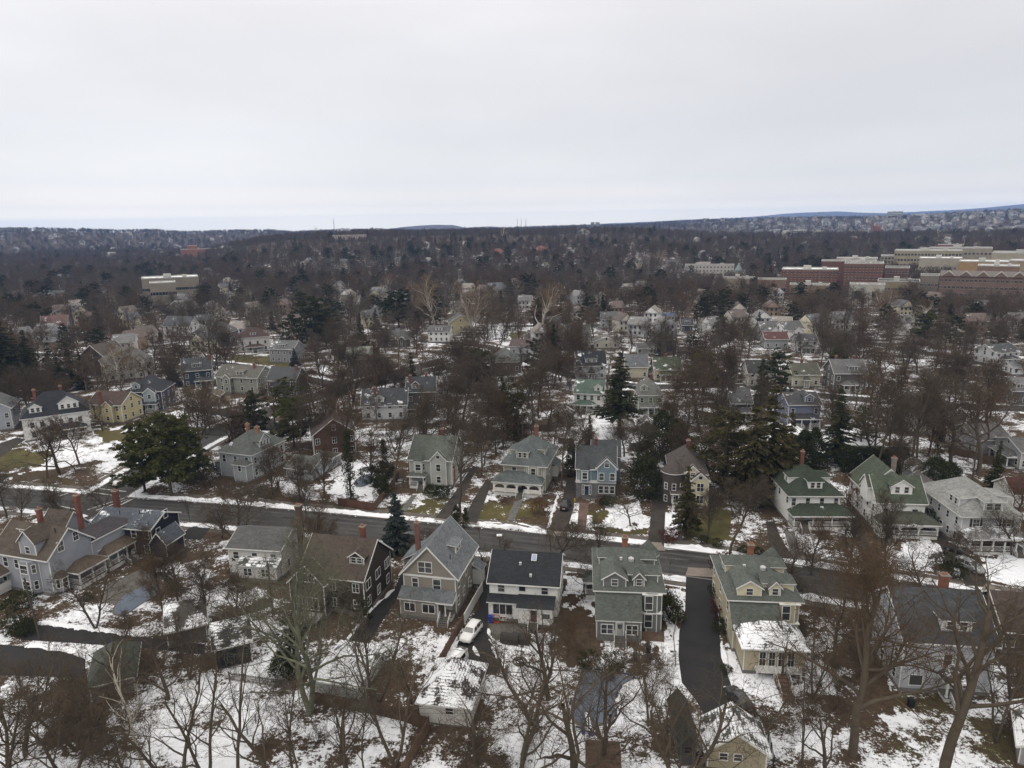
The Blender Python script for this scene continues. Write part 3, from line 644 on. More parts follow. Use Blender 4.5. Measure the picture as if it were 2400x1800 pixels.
# ================================================================== houses
ANG = {'F': 0, 'R': math.pi/2, 'B': math.pi, 'L': -math.pi/2}
WM = {}
CLEAR = []                                           # picture boxes of houses that stand free of trees in front
def win_meshes(w, h, style, trim):
    k = (round(w, 2), round(h, 2), style, trim.name)
    if k in WM: return WM[k]
    f = MB(); t = .1
    f.box(-w/2-t, -w/2, -.07, 0, -t, h+t); f.box(w/2, w/2+t, -.07, 0, -t, h+t); f.box(-w/2, w/2, -.07, 0, h, h+t); f.box(-w/2-.04, w/2+.04, -.11, 0, -t, 0)
    if style in ('sash', 'grid'): f.box(-w/2, w/2, -.055, 0, h*.5-.025, h*.5+.03)
    if style in ('pair', 'pairgrid'): f.box(-.05, .05, -.065, 0, 0, h); f.box(-w/2, -.05, -.055, 0, h*.5-.025, h*.5+.03); f.box(.05, w/2, -.055, 0, h*.5-.025, h*.5+.03)
    if style == 'grid':
        f.box(-.015, .015, -.045, 0, 0, h*.5-.025); f.box(-.015, .015, -.045, 0, h*.5+.03, h)
    if style == 'band':
        n = max(2, round(w/.9))
        for i in range(1, n): x = -w/2+w*i/n; f.box(x-.05, x+.05, -.065, 0, 0, h)
    if style == 'arch': f.box(-w/2, w/2, -.055, 0, h*.6-.03, h*.6+.03)
    p = MB(); p.box(-w/2, w/2, -.03, -.005, 0, h)
    WM[k] = (f.mesh('window_frame', [trim]), p.mesh('window_glass', [GLASS])); return WM[k]
class House:
    def __init__(s, label, pl, pr, d, h=6.0, wall=(.6, .6, .58), roof=(.07, .07, .07), trim=None, name='house', cat='house', group=None, w=None, rz=None, wk='siding', snow=0, base=.5, clear=True, z0=None, at=None, ar=False):
        if at: s.x, s.y = at; s.w = w; s.rz = rz or 0
        else:
            a = np.array(G(*pl)); b = np.array(G(*pr)); v = b-a; L_ = np.hypot(*v)
            s.rz = math.atan2(v[1], v[0]) if rz is None else rad(rz)
            if rz is not None:                       # keep the picture width of the facade for the turned front
                n = (math.cos(s.rz), math.sin(s.rz)); s.w = w or L_
                if ar: a = b-np.array(n)*s.w
                b = a+np.array(n)*s.w
            else: s.w = w or L_
            n = np.array([math.cos(s.rz), math.sin(s.rz)]); m = a+n*s.w/2; q = m+np.array([-n[1], n[0]])*d/2; s.x, s.y = q
        s.roofc = roof; s.d = d; s.h = h; s.z = TZ(s.x, s.y) if z0 is None else z0
        s.root = thing(name, label, cat, (s.x, s.y, s.z), s.rz, group)
        s.trim = trim or TRIM; s.wall = mat('wall_paint', wall, .85, wk, amt=.12, scale=.35) if wk != 'plain' else mat('wall_paint', wall, .85, amt=.12, scale=.35)
        s.roofm = mat('roof_shingles', roof, .92, 'shingle', amt=.34, scale=.4, snow=snow); s.W = MB(); s.base = base
        s.R = MB(); s.k = {}; FOOT.append((s.x, s.y, max(s.w, d)*.62+1.0))
        if clear:
            c = [proj(s.x+sx*s.w*.45, s.y, z_)for sx in (-1, 1) for z_ in (0, h+2)]
            CLEAR.append((min(p[0] for p in c), max(p[0] for p in c), min(p[1] for p in c), max(p[1] for p in c), s.y))
    def dims(s, side): return (s.w/2, s.d/2) if side in 'FB' else (s.d/2, s.w/2)
    def T(s, side): return Matrix.Rotation(ANG[side], 4, 'Z')
    def box(s, x0, x1, y0, y1, z0, z1, corner=True):
        s.W.box(x0, x1, y0, y1, z0, z1, 0)
        if z0 < .3: s.W.box(x0-.05, x1+.05, y0-.05, y1+.05, -.3, s.base, 2)
        if corner:
            for x in (x0, x1):
                for y in (y0, y1): s.W.box(x-.1, x+.1, y-.1, y+.1, max(z0, s.base)+.01, z1-.02, 1) if False else s.W.box(x-(.02 if x == x0 else .12), x+(.12 if x == x0 else .02), y-(.02 if y == y0 else .12), y+(.12 if y == y0 else .02), max(z0, s.base)+.01, z1-.02, 1)
    def body(s, rt='hip', rise=3.4, oh=.5, ext=None):
        hw, hd = s.w/2, s.d/2; s.box(-hw, hw, -hd, hd, -.2, s.h)
        s.roof(rt, -hw, hw, -hd, hd, s.h, rise, oh); s.main = (rt, rise, oh); return s
    def roof(s, rt, x0, x1, y0, y1, z, rise, oh=.4, name='roof', m=None):
        R = MB(); rm = [m or s.roofm, s.trim]; cx, cy = (x0+x1)/2, (y0+y1)/2; hw, hd = (x1-x0)/2, (y1-y0)/2
        if rt in ('gx', 'gamx', 'gy', 'gamy'):
            yx = rt.endswith('x'); hw_, hd_ = (hd, hw) if yx else (hw, hd)      # hw_: half span, hd_: half ridge
            T = Matrix.Translation((cx, cy, 0)) @ (Matrix.Rotation(math.pi/2, 4, 'Z') if yx else Matrix.Identity(4))
            R.T = T; s.W.T = T; e_ = hw_+oh
            if rt.startswith('gam'):
                kx, kz = e_*.52, rise*.66; top = [(-e_, z), (-kx, z+kz), (0, z+rise), (kx, z+kz), (e_, z)]
            else: top = [(-e_, z), (0, z+rise), (e_, z)]
            th = .2; low = [(u, q-th) for u, q in top][::-1]
            R.extrude(top+low, -hd_-oh*.7, hd_+oh*.7, 'y', 0)
            tr = [(u*1.0, q+.03) for u, q in top]; lo = [(u, q-.27) for u, q in top][::-1]
            for a0, a1 in ((-hd_-oh*.7-.05, -hd_-oh*.7), (hd_+oh*.7, hd_+oh*.7+.05)): R.extrude(tr+lo, a0, a1, 'y', 1)
            for sg in (-1, 1): R.box(sg*e_, sg*(e_+.07), -hd_-oh*.7, hd_+oh*.7, z-.22, z-.03, 1)
            wl = [(-hw_, z-.1)]+[(u*hw_/e_*.985, q-th-.02+oh*0) for u, q in top[1:-1]]+[(hw_, z-.1)]
            k = rise/e_ if not rt.startswith('gam') else rise*.66/(e_*.48)
            wl = [(-hw_, z-.1), (-hw_, z+k*oh-.22)]+[(u, q-.22) for u, q in top[1:-1]]+[(hw_, z+k*oh-.22), (hw_, z-.1)]
            s.W.extrude(wl, -hd_+.002, hd_-.002, 'y', 0)
            R.T = s.W.T = Matrix.Identity(4)
        elif rt == 'hip':
            X, Y = hw+oh, hd+oh; r = max(0, X-Y); q = max(0, Y-X)
            v = [(cx-X, cy-Y, z), (cx+X, cy-Y, z), (cx+X, cy+Y, z), (cx-X, cy+Y, z), (cx-r, cy-q, z+rise), (cx+r, cy+q, z+rise)]
            if r > 0: f = [(0, 1, 5, 4), (1, 2, 5), (2, 3, 4, 5), (3, 0, 4)]
            elif q > 0: f = [(0, 1, 4), (1, 2, 5, 4), (2, 3, 5), (3, 0, 4, 5)]
            else: v = v[:5]; f = [(0, 1, 4), (1, 2, 4), (2, 3, 4), (3, 0, 4)]
            R.add(v, f, 0); R.box(cx-X-.02, cx+X+.02, cy-Y-.02, cy+Y+.02, z-.2, z-.004, 1)
        elif rt == 'flat':
            R.box(cx-hw-oh, cx+hw+oh, cy-hd-oh, cy+hd+oh, z, z+.25, 1); R.box(cx-hw-oh+.15, cx+hw+oh-.15, cy-hd-oh+.15, cy+hd+oh-.15, z+.2, z+.27, 0)
        elif rt == 'shed':                            # low at -y
            v = [(x0-oh, y0-oh, z), (x1+oh, y0-oh, z), (x1+oh, y1, z+rise), (x0-oh, y1, z+rise)]; v += [(a, b, c-.16) for a, b, c in v]
            R.add(v, [(0, 1, 2, 3), (7, 6, 5, 4)], 0); R.add(v, [(0, 4, 5, 1), (1, 5, 6, 2), (3, 2, 6, 7), (0, 3, 7, 4)], 1)
        return R.build(name, rm, s.root)
    def slope(s, side):
        rt, rise, oh = s.main; hw, hd = s.dims(side); run = min(s.w, s.d)/2 if rt == 'hip' else hd
        return rise/(run+oh), oh
    def win(s, side, u, z, w=.95, h=1.5, style='sash', off=0, parent=None, sh=None):
        f, p = win_meshes(w, h, style, s.trim); hw, hd = s.dims(side)
        v = s.T(side) @ Vector((u, -hd-off-.003, z)); o = link('window', f, s.root, v, ANG[side]); link('pane', p, o)
        if sh:
            mb = MB()
            for sg in (-1, 1): mb.box(sg*(w/2+.13), sg*(w/2+.48), -.05, 0, 0, h)
            sm = mat('shutter_paint', sh, .7); mb.build('shutter', [sm], o)
        return o
    def row(s, side, n, z, w=.95, h=1.5, style='sash', span=.8, off=0, skip=(), sh=None):
        hw, _ = s.dims(side)
        for i in range(n):
            if i in skip: continue
            s.win(side, 0 if n == 1 else hw*span*(2*i/(n-1)-1), z, w, h, style, off, sh=sh)
    def auto(s, nf=3, ns=3, sides='FLR', style='sash', floors=2):
        for side in sides:
            n = nf if side in 'FB' else ns
            for k in range(floors): s.row(side, n, (s.base+.6+2.85*k), .95, 1.45, style, .72)
    def dormer(s, side, u=0, w=2.4, hd_=1.5, rt='gable', t=.6, nw=2, wall=None, oh=.28, ws=None, rise=None, roofc=None, deep=None):
        k, oh0 = s.slope(side); hw, hd = s.dims(side); zb = s.h+k*(oh0+t); top = zb+hd_
        rs_ = rise if rise is not None else w*.38; dep = (hd_+rs_)/k+.3 if rt != 'shed' else (hd_)/max(.12, k-.18)+.2
        dep = min(dep, hd*1.05-t) if deep is None else deep; T = s.T(side) @ Matrix.Translation((u, -hd+t, 0))
        b = MB(); b.T = T; b.box(-w/2, w/2, 0, dep, zb-.3, top, 0)
        for sg in (-1, 1): b.box(sg*(w/2-.11), sg*(w/2+.02), -.02, .12, zb-.1, top-.01, 1)
        b.box(-w/2-.05, w/2+.05, -.06, .1, zb-.16, zb-.04, 1)
        if rt == 'gable': b.extrude([(-w/2, top-.05), (w/2, top-.05), (0, top+rs_-.12)], .002, dep*.5, 'y', 0)
        o = b.build('dormer', [mat('dormer_paint', wall, .85, 'siding') if wall else s.wall, s.trim], s.root)
        r = MB(); r.T = T; e_ = w/2+oh; rm = [mat('roof_shingles', roofc, .92, 'shingle') if roofc else s.roofm, s.trim]
        if rt == 'gable':
            tp = [(-e_, top-.1), (0, top+rs_), (e_, top-.1)]; r.extrude(tp+[(a, q-.13) for a, q in tp][::-1], -oh, dep+.4, 'y', 0)
            r.extrude([(a, q+.02) for a, q in tp]+[(a, q-.17) for a, q in tp][::-1], -oh-.04, -oh, 'y', 1)
        elif rt == 'hip':
            v = [(-e_, -oh, top), (e_, -oh, top), (e_, dep, top), (-e_, dep, top), (0, e_*.9-oh, top+rs_), (0, dep+.4, top+rs_)]
            r.add(v, [(0, 1, 4), (1, 2, 5, 4), (3, 0, 4, 5)], 0); r.box(-e_-.01, e_+.01, -oh-.01, dep, top-.13, top-.003, 1)
        else:
            z2 = top+.18*dep*.5; v = [(-e_, -oh, top), (e_, -oh, top), (e_, dep, z2+.1), (-e_, dep, z2+.1)]; v += [(a, q, c-.13) for a, q, c in v]
            r.add(v, [(0, 1, 2, 3), (7, 6, 5, 4)], 0); r.add(v, [(0, 4, 5, 1), (1, 5, 6, 2), (0, 3, 7, 4)], 1)
        ro = r.build('dormer_roof', rm, o)
        ww = ws or min(.75, (w-.5)/max(1, nw)-.12)
        for i in range(nw):
            x = 0 if nw == 1 else (i-(nw-1)/2)*(w-.4)/nw
            f, p = win_meshes(ww, min(1.15, hd_-.35), 'sash', s.trim)
            m = bpy.data.meshes.get('dormer_window_%s_%.2f_%.2f' % (s.trim.name, ww, hd_))
            if not m:
                q = MB(); q.box(-ww/2, ww/2, -.04, 0, 0, min(1.15, hd_-.35), 1); hh = min(1.15, hd_-.35)
                for bx in ((-ww/2-.08, -ww/2, -.07, 0, -.08, hh+.08), (ww/2, ww/2+.08, -.07, 0, -.08, hh+.08), (-ww/2, ww/2, -.07, 0, hh, hh+.08), (-ww/2, ww/2, -.07, 0, -.08, 0), (-ww/2, ww/2, -.06, 0, hh/2-.02, hh/2+.03)): q.box(*bx, 0)
                m = q.mesh('dormer_window_%s_%.2f_%.2f' % (s.trim.name, ww, hd_), [s.trim, GLASS])
            wo = link('window', m, o); wo.matrix_local = T @ Matrix.Translation((x, -.004, zb+.15))
        return o
    def chimney(s, x, y, ztop, w=.8, d=.6, c=None, z0=None):
        w *= .82; d *= .85; ztop -= .3
        b = MB(); m = mat('chimney_brick', c or (.19, .078, .055), .9, 'brick', amt=.3)
        b.box(x-w/2, x+w/2, y-d/2, y+d/2, s.h*.8 if z0 is None else z0, ztop, 0); b.box(x-w/2-.08, x+w/2+.08, y-d/2-.08, y+d/2+.08, ztop-.35, ztop-.12, 0)
        o = b.build('chimney', [m], s.root); q = MB(); q.box(x-w/2-.12, x+w/2+.12, y-d/2-.12, y+d/2+.12, ztop, ztop+.12, 0); q.cyl(x-w*.2, y, ztop+.12, ztop+.5, .14, .12, 8, 1); q.cyl(x+w*.2, y, ztop+.12, ztop+.45, .14, .12, 8, 1)
        q.build('chimney_cap', [CONC, mat('clay_pot', (.3, .13, .08), .8)], o); return o
    def porch(s, side, u0, u1, dep, z=3.1, rise=1.0, cols=4, floor=.7, rail=True, arch=False, hipped=True, steps=None, roofc=None, cw=.2, solid=False, wall=None, off=0, snow=0, under=None):
        hw, hd = s.dims(side); T = s.T(side) @ Matrix.Translation((0, -hd-off, 0)); oh = .35
        rm = mat('roof_shingles', roofc, .92, 'shingle', amt=.22, scale=.5, snow=snow) if (roofc or snow) else s.roofm
        if roofc is None and snow: rm = mat('roof_shingles', s.roofc, .92, 'shingle', amt=.22, scale=.5, snow=snow)
        r = MB(); r.T = T; i = dep*.8 if hipped else 0
        v = [(u0-oh, -dep-oh, z), (u1+oh, -dep-oh, z), (u1+oh, .0, z), (u0-oh, .0, z), (u0-oh+i, -.0, z+rise), (u1+oh-i, -.0, z+rise)]
        if hipped: r.add(v, [(0, 1, 5, 4), (1, 2, 5), (3, 0, 4)], 0)
        else: r.add(v, [(0, 1, 5, 4)], 0); r.add(v, [(1, 2, 5), (3, 0, 4)], 1)
        r.box(u0-oh, u1+oh, -dep-oh, 0, z-.28, z-.004, 1); ro = r.build('porch_roof', [rm, s.trim], s.root)
        f = MB(); f.T = T; f.box(u0, u1, -dep, -.01, floor-.15, floor, 0); f.box(u0+.1, u1-.1, -dep+.1, -.02, -.1, floor-.15, 1)
        f.build('porch_floor', [mat('porch_boards', (.12, .11, .10), .8), under or s.trim], s.root)
        wm = mat('wall_paint', wall, .85, amt=.12, scale=.35) if wall else s.trim
        for c in range(cols):
            x = u0+.2+(u1-u0-.4)*c/(cols-1) if cols > 1 else (u0+u1)/2
            q = MB(); q.T = T; q.box(x-cw/2, x+cw/2, -dep+.12-cw/2, -dep+.12+cw/2, floor, z-.28); q.box(x-cw*.75, x+cw*.75, -dep+.12-cw*.75, -dep+.12+cw*.75, floor, floor+.2); q.box(x-cw*.7, x+cw*.7, -dep+.12-cw*.7, -dep+.12+cw*.7, z-.4, z-.29)
            q.build('column', [wm], s.root)
        if arch:                                      # spandrels with round corners between the posts
            q = MB(); q.T = T
            for c in range(cols-1):
                a = u0+.2+(u1-u0-.4)*c/(cols-1)+cw/2; b2 = u0+.2+(u1-u0-.4)*(c+1)/(cols-1)-cw/2; rr = min(.8, (b2-a)*.35); zt = z-.29
                pts = [(a, zt-rr-.35)]+[(a+rr-rr*math.cos(th), zt-rr-.35+rr*math.sin(th)) for th in np.linspace(0, math.pi/2, 7)]+[(b2-rr+rr*math.cos(th), zt-rr-.35+rr*math.sin(th)) for th in np.linspace(math.pi/2, 0, 7)]+[(b2, zt)]+[(a, zt)]
                top = [p for p in pts[:-2]]
                for j in range(len(top)-1):
                    (x0, z0), (x1, z1) = top[j], top[j+1]
                    if x1-x0 < 1e-4: continue
                    q.add([(x0, -dep, z0), (x1, -dep, z1), (x1, -dep, zt), (x0, -dep, zt), (x0, -dep+.2, z0), (x1, -dep+.2, z1), (x1, -dep+.2, zt), (x0, -dep+.2, zt)], [(0, 1, 2, 3), (7, 6, 5, 4), (0, 4, 5, 1)])
            q.build('porch_arch', [wm], s.root)
        if rail:
            gap = (steps-.9, steps+.9) if steps is not None else (9e9, 9e9)
            for a, b2 in ((u0, min(u1, gap[0])), (max(u0, min(u1, gap[1])), u1)):
                if b2-a < .3: continue
                q = MB(); q.T = T
                if solid: q.box(a, b2, -dep, -dep+.15, floor-.2, floor+.9)
                else:
                    q.box(a, b2, -dep+.06, -dep+.13, floor+.82, floor+.9); q.box(a, b2, -dep+.07, -dep+.12, floor+.1, floor+.16); x = a
                    while x < b2: q.box(x, x+.05, -dep+.08, -dep+.11, floor+.16, floor+.82); x += .2
                q.build('railing', [wm], s.root)
            for x in (u0, u1-.08):
                q = MB(); q.T = T
                if solid: q.box(x, x+.1, -dep, -.02, floor-.2, floor+.9)
                else:
                    q.box(x, x+.07, -dep+.1, -.02, floor+.82, floor+.9); y = -dep+.2
                    while y < -.1: q.box(x+.02, x+.05, y, y+.05, floor, floor+.82); y += .2
                q.build('railing', [wm], s.root)
        if steps is not None: s.steps(side, steps, dep+off, floor)
        return ro
    def steps(s, side, u, off, floor, w=1.5, rails=True, m=None, run=.3):
        hw, hd = s.dims(side); n = max(2, round(floor/.18)); q = MB(); q.T = s.T(side) @ Matrix.Translation((u, -hd-off, 0))
        for i in range(n): q.box(-w/2, w/2, -(i+1)*run, -i*run, -.05, floor*(1-(i+.9)/(n+.2)))
        q.build('steps', [m or CONCD], s.root)
        if rails:
            for sg in (-1, 1):
                q = MB(); q.T = s.T(side) @ Matrix.Translation((u, -hd-off, 0)); x = sg*(w/2+.06); q.beam((x, 0, floor+.85), (x, -n*run, .85), .07, .07)
                for i in range(n+1): q.box(x-.025, x+.025, -i*run-.02, -i*run+.03, floor*(1-i/n)-.05, floor*(1-i/n)+.83)
                q.build('stair_railing', [s.trim], s.root)
    def wing(s, side, u0, u1, dep, h, rt='shed', rise=1.2, wall=None, wins=None, oh=.3, roofc=None, snow=0, z0=-.2, into=.0):
        """a lower block standing on one side of the house"""
        hw, hd = s.dims(side); T = s.T(side); b = MB(); b.T = T
        wm = mat('wall_paint', wall, .85, 'siding', amt=.12) if wall else s.wall; yo, yi = -hd-dep, -hd+into
        b.box(u0, u1, yo, yi, z0, h, 0)
        for x in (u0, u1): b.box(x-(.02 if x == u0 else .11), x+(.11 if x == u0 else .02), yo-.02, yo+.11, max(z0, 0)+.3, h-.02, 1)
        if z0 < 0: b.box(u0-.04, u1+.04, yo-.04, yi, -.3, s.base, 2)
        keepW, keepT = s.W, s.trim; s.W = MB()
        rm = mat('roof_shingles', roofc, .92, 'shingle', amt=.22, scale=.5, snow=snow) if roofc else s.roofm
        ro = s.roof(rt, u0, u1, yo, yi, h, rise, oh, 'wing_roof', rm); g = s.W; s.W = keepW
        n = len(b.v); b.v += [tuple(T @ Vector(p)) for p in g.v]; b.f += [tuple(n+i for i in f) for f in g.f]; b.m += g.m
        o = b.build('wing', [wm, s.trim, STONE], s.root); ro.parent = o; ro.matrix_local = T
        for (u, z, w, h_, st) in (wins or []): s.win(side, u, z, w, h_, st, off=dep)
        return o
    def bay(s, side, u, w, dep, z0, z1, wall=None, roof=True, wins=True, rise=.9):
        hw, hd = s.dims(side); T = s.T(side) @ Matrix.Translation((u, -hd, 0)); c = w*.25; b = MB(); b.T = T
        P = [(-w/2, .02), (-w/2+c, -dep), (w/2-c, -dep), (w/2, .02)]
        b.add([(*p, z0) for p in P]+[(*p, z1) for p in P], [(0, 3, 2, 1), (4, 5, 6, 7), (0, 1, 5, 4), (1, 2, 6, 5), (2, 3, 7, 6)], 0)
        for p in P[:3]+P[3:]:
            b.box(p[0]-.06, p[0]+.06, p[1]-.05, p[1]+.05, z0, z1, 1)
        o = b.build('bay', [mat('wall_paint', wall, .85, 'siding') if wall else s.wall, s.trim], s.root)
        if roof:
            r = MB(); r.T = T; Q = [(-w/2-.2, .02), (-w/2+c-.1, -dep-.2), (w/2-c+.1, -dep-.2), (w/2+.2, .02)]
            r.add([(*p, z1) for p in Q]+[(-w*.22, 0.02, z1+rise), (w*.22, .02, z1+rise)], [(1, 2, 5, 4), (0, 1, 4), (2, 3, 5)], 0); r.add([(*p, z1-.14) for p in Q]+[(*p, z1-.003) for p in Q], [(0, 1, 5, 4), (1, 2, 6, 5), (2, 3, 7, 6), (3, 2, 1, 0)], 1)
            r.build('bay_roof', [s.roofm, s.trim], o)
        if wins:
            z = z0+.75
            while z+1.5 < z1+.1:
                s.win(side, u, z, w-2*c-.3, 1.4, 'sash', off=dep)
                for sg in (-1, 1):
                    f, p = win_meshes(.5, 1.4, 'sash', s.trim); a = math.atan2(dep, c)*sg; mx = u+sg*(w/2-c/2); my = -hd-dep/2
                    v = T @ Vector((sg*(w/2-c/2)+sg*.01, -dep/2-.01, z)); q = link('window', f, s.root, v, ANG[side]+sg*math.atan2(dep, c)); link('pane', p, q)
                z += 2.85
        return o
    def turret(s, x, y, r, z0, z1, cone=2.6, n=8, wins=3, roofc=None):
        b = MB(); b.cyl(x, y, z0, z1, r, n=n*2)
        o = b.build('turret', [s.wall], s.root); c = MB(); c.cyl(x, y, z1, z1+cone, r+.3, .03, n*2); c.cyl(x, y, z1-.16, z1-.002, r+.3, n=n*2, mi=1); c.cyl(x, y, z1+cone-.1, z1+cone+.7, .05, .01, 5)
        c.build('turret_roof', [mat('roof_shingles', roofc, .92, 'shingle') if roofc else s.roofm, s.trim], o)
        f, p = win_meshes(.7, 1.3, 'sash', s.trim)
        for lv in range(int((z1-z0)/2.6)):
            for i in range(wins):
                a = -math.pi/2+(i-(wins-1)/2)*.75; q = link('window', f, s.root, (x+math.cos(a)*(r+.01), y+math.sin(a)*(r+.01), z0+.7+2.75*lv), a+math.pi/2); link('pane', p, q)
    def door(s, side, u, z=.5, w=.95, h=2.05, c=(.3, .3, .3), off=0, surround=True):
        hw, hd = s.dims(side); b = MB(); b.T = s.T(side) @ Matrix.Translation((u, -hd-off, z)); b.box(-w/2, w/2, -.05, 0, 0, h, 0)
        b.box(-w*.3, w*.3, -.06, -.05, h*.55, h*.9, 2)
        if surround: b.box(-w/2-.14, -w/2, -.08, 0, 0, h+.14, 1); b.box(w/2, w/2+.14, -.08, 0, 0, h+.14, 1); b.box(-w/2, w/2, -.08, 0, h, h+.14, 1)
        return b.build('door', [mat('door_paint', c, .6), s.trim, GLASS], s.root)
    def skylight(s, side, u, t, w=.8, h=1.2):
        k, oh = s.slope(side); hw, hd = s.dims(side); a = math.atan(k); z = s.h+k*(oh+t); b = MB()
        b.T = s.T(side) @ Matrix.Translation((u, -hd+t, z)) @ Matrix.Rotation(a, 4, 'X'); b.box(-w/2, w/2, 0, h, 0, .12, 0); b.box(-w/2+.08, w/2-.08, .08, h-.08, .1, .14, 1)
        return b.build('skylight', [s.trim, mat('skylight_glass', (.22, .27, .42), .15, spec=.8)], s.root)
    def vent(s, side, u, t, kind='pipe'):
        k, oh = s.slope(side); hw, hd = s.dims(side); v = s.T(side) @ Vector((u, -hd+t, s.h+k*(oh+t))); b = MB()
        if kind == 'pipe': b.cyl(v.x, v.y, v.z-.2, v.z+.75, .07, n=8)
        elif kind == 'dome': b.cyl(v.x, v.y, v.z-.3, v.z+.25, .4, .42, 14); b.cyl(v.x, v.y, v.z+.25, v.z+.45, .42, .15, 14)
        else: b.box(v.x-.18, v.x+.18, v.y-.18, v.y+.18, v.z-.1, v.z+.3)
        return b.build('roof_vent', [mat('vent_metal', (.45, .45, .45), .5) if kind != 'pipe' else BLACK], s.root)
    def end(s): s.W.build('wall', [s.wall, s.trim, STONE], s.root); return s
# ================================================================== the houses of the photograph
def foot(px, ye, h):                # the foot of a wall whose eave, h above it, shows at row ye
    x, y = G(px, ye, h); return proj(x, y, 0)
def HT(px, pb, pt): return top_h(*G(px, pb), pt)
WH, CREAM, GREY = (.70, .70, .68), (.52, .47, .34), (.24, .25, .26)
SL, CHAR, BLK = (.105, .112, .115), (.050, .054, .060), (.020, .022, .026)
def rise_to(s, py, back=0.0): 
    c, sn_ = math.cos(s.rz), math.sin(s.rz); x = s.x-sn_*back; y = s.y+c*back
    return max(1.2, min(7.5, top_h(x, y, py)-s.h))
# --- south side of the street, seen from behind ---------------------------------------------------
# blue-grey many-gabled house, bottom left
s = House('large pale blue-grey house with brown roofs, many gables and two brick chimneys', foot(3, 1297, 6.6), foot(113, 1312, 6.6), 8.0, 6.6, (.27, .285, .32), (.068, .055, .044), rz=-17, w=12, ar=True)
s.body('gx', 3.9, .5); s.base = .9
s.wing('B', -6.1, -.4, 9.2, 6.2, 'hip', 1.5, roofc=(.045, .040, .045)); s.wing('B', .6, 6, 5.5, 6.4, 'gx', 3.4)
s.bay('F', 1.9, 3.6, 1.2, .6, 6.2, roof=False); s.dormer('F', 1.9, 3.4, 2.2, 'gable', .0, 1, rise=2.0, ws=.9); s.dormer('F', -2.2, 1.4, .7, 'shed', 2.6, 1)
s.win('R', -1.6, 7.0, 1.05, 1.7, 'grid'); s.win('R', 1.3, 7.6, .9, 1.5, 'grid')
s.row('F', 2, 1.4, .9, 1.6, span=.75, skip=(1,)); s.win('F', -3.6, 4.2, .9, 1.6); s.win('F', -1.2, 4.2, .8, 1.5)
for u in (5.2, 6.4, 9.3, 10.3, 11.3, 12.3): s.win('R', u, 3.9, .8, 1.6)
for u in (5.6, 6.9, 9.6, 10.8, 12): s.win('R', u, 1.0, .8, 1.7)
s.porch('R', -1.2, 4.2, 2.4, 3.2, 1.0, 3, .9, steps=None, roofc=(.085, .066, .05)); s.porch('R', 5.0, 13, 2.0, 3.3, 1.0, 5, .9, roofc=(.085, .066, .05), steps=9)
s.bay('R', -2.6, 2.2, 1.0, .6, 3.0, roof=True)
s.porch('F', -7.6, -3.3, 3.0, 3.3, 1.3, 3, .9, solid=True, roofc=(.085, .066, .05)); s.chimney(-1.4, 1.4, 12.6, .9, .8); s.chimney(1.6, 6.2, 13.5, .85, .8); s.vent('F', 4.4, 3.2); s.end()
# navy house
s = House('long very dark navy house with slate roof and a row of white windows', foot(214, 1229, 5.7), foot(350, 1242, 5.7), 7.5, 5.7, (.018, .021, .034), (.062, .072, .086), rz=-12, snow=.22)
s.body('gx', 1.9, .45); s.row('F', 5, 3.8, .95, 1.45, span=.84); s.row('F', 3, 1.0, .95, 1.4, span=.8); s.win('R', .4, 6.2, .95, 1.5); s.win('R', -2, 3.6); s.win('R', -2, 1); s.win('R', 2, 1)
s.wing('R', -4.2, 0.5, 3.2, 3.2, 'gx', 2.2); s.chimney(-4.2, .6, 10.9, 1.0, .9, (.16, .06, .045)); s.vent('F', -2, 2.4); s.vent('F', 2, 2.8); s.end()
# white house with the star
s = House('white stucco house with dark grey roof and a black metal star on its wall', foot(533, 1282, 5.2), foot(656, 1291, 5.2), 8.4, 5.2, (.50, .49, .47), (.075, .075, .075), rz=-9, wk='plain')
s.body('gx', 1.9, .35); s.wing('F', -2.2, 4.6, 1.6, 2.9, 'shed', .8, snow=.5, roofc=(.06, .065, .055), wins=[(-.6, 1, 1.4, 1.3, 'pair'), (2.6, 1, 1.4, 1.3, 'pair')]); s.row('F', 3, 3.2, .95, 1.2, span=.7); s.win('R', 0, 3.4); s.win('R', -2, 1); s.win('R', 2, 1)
s.chimney(6.3, .6, 11.6, 1.1, 1.1, (.12, .08, .06), z0=-.2)
star = MB(); pts = [(.62*(1 if i % 2 == 0 else .38)*math.sin(i*math.pi/5), .62*(1 if i % 2 == 0 else .38)*math.cos(i*math.pi/5)) for i in range(10)]
star.T = Matrix.Translation((-4.0, -4.22, 3.0)); star.add([(x, 0, z) for x, z in pts]+[(0, -.12, 0)], [(i, (i+1) % 10, 10) for i in range(10)]+[tuple(range(9, -1, -1))])
star.build('star_ornament', [BLACK], s.root); s.end()
# brown house
s = House('dark brown shingled house with brown roof and white-lined windows behind the lichened tree', (712, 1424), (862, 1436), 10, 6.0, (.042, .031, .025), (.062, .049, .040), rz=-14)
s.body('gx', 4.4, .5); s.wing('F', -6, -.2, 2.2, 5.6, 'gy', 3.2, wins=[(-3.1, 6.0, 2.8, 1.3, 'band'), (-3.1, 1.4, 3.6, 1.9, 'band')]); s.row('F', 3, 3.8, 1, 1.4, 'pair', span=.75, skip=(0,)); s.row('F', 3, 1, 1, 1.4, 'pair', span=.75, skip=(0,))
s.dormer('F', 3.6, 2.4, 1.2, 'gable', 1.6, 2); s.row('R', 3, 3.8, 1.6, 1.4, 'band', .7); s.row('R', 3, 1, 1.0, 1.4, 'pair', .7); s.dormer('R', 0, .1, .1) if False else None
s.porch('F', -5.6, -.4, 4.6, 3.0, .2, 2, .9, rail=True, off=0) if False else s.steps('F', -3, 4.9, 1.0)
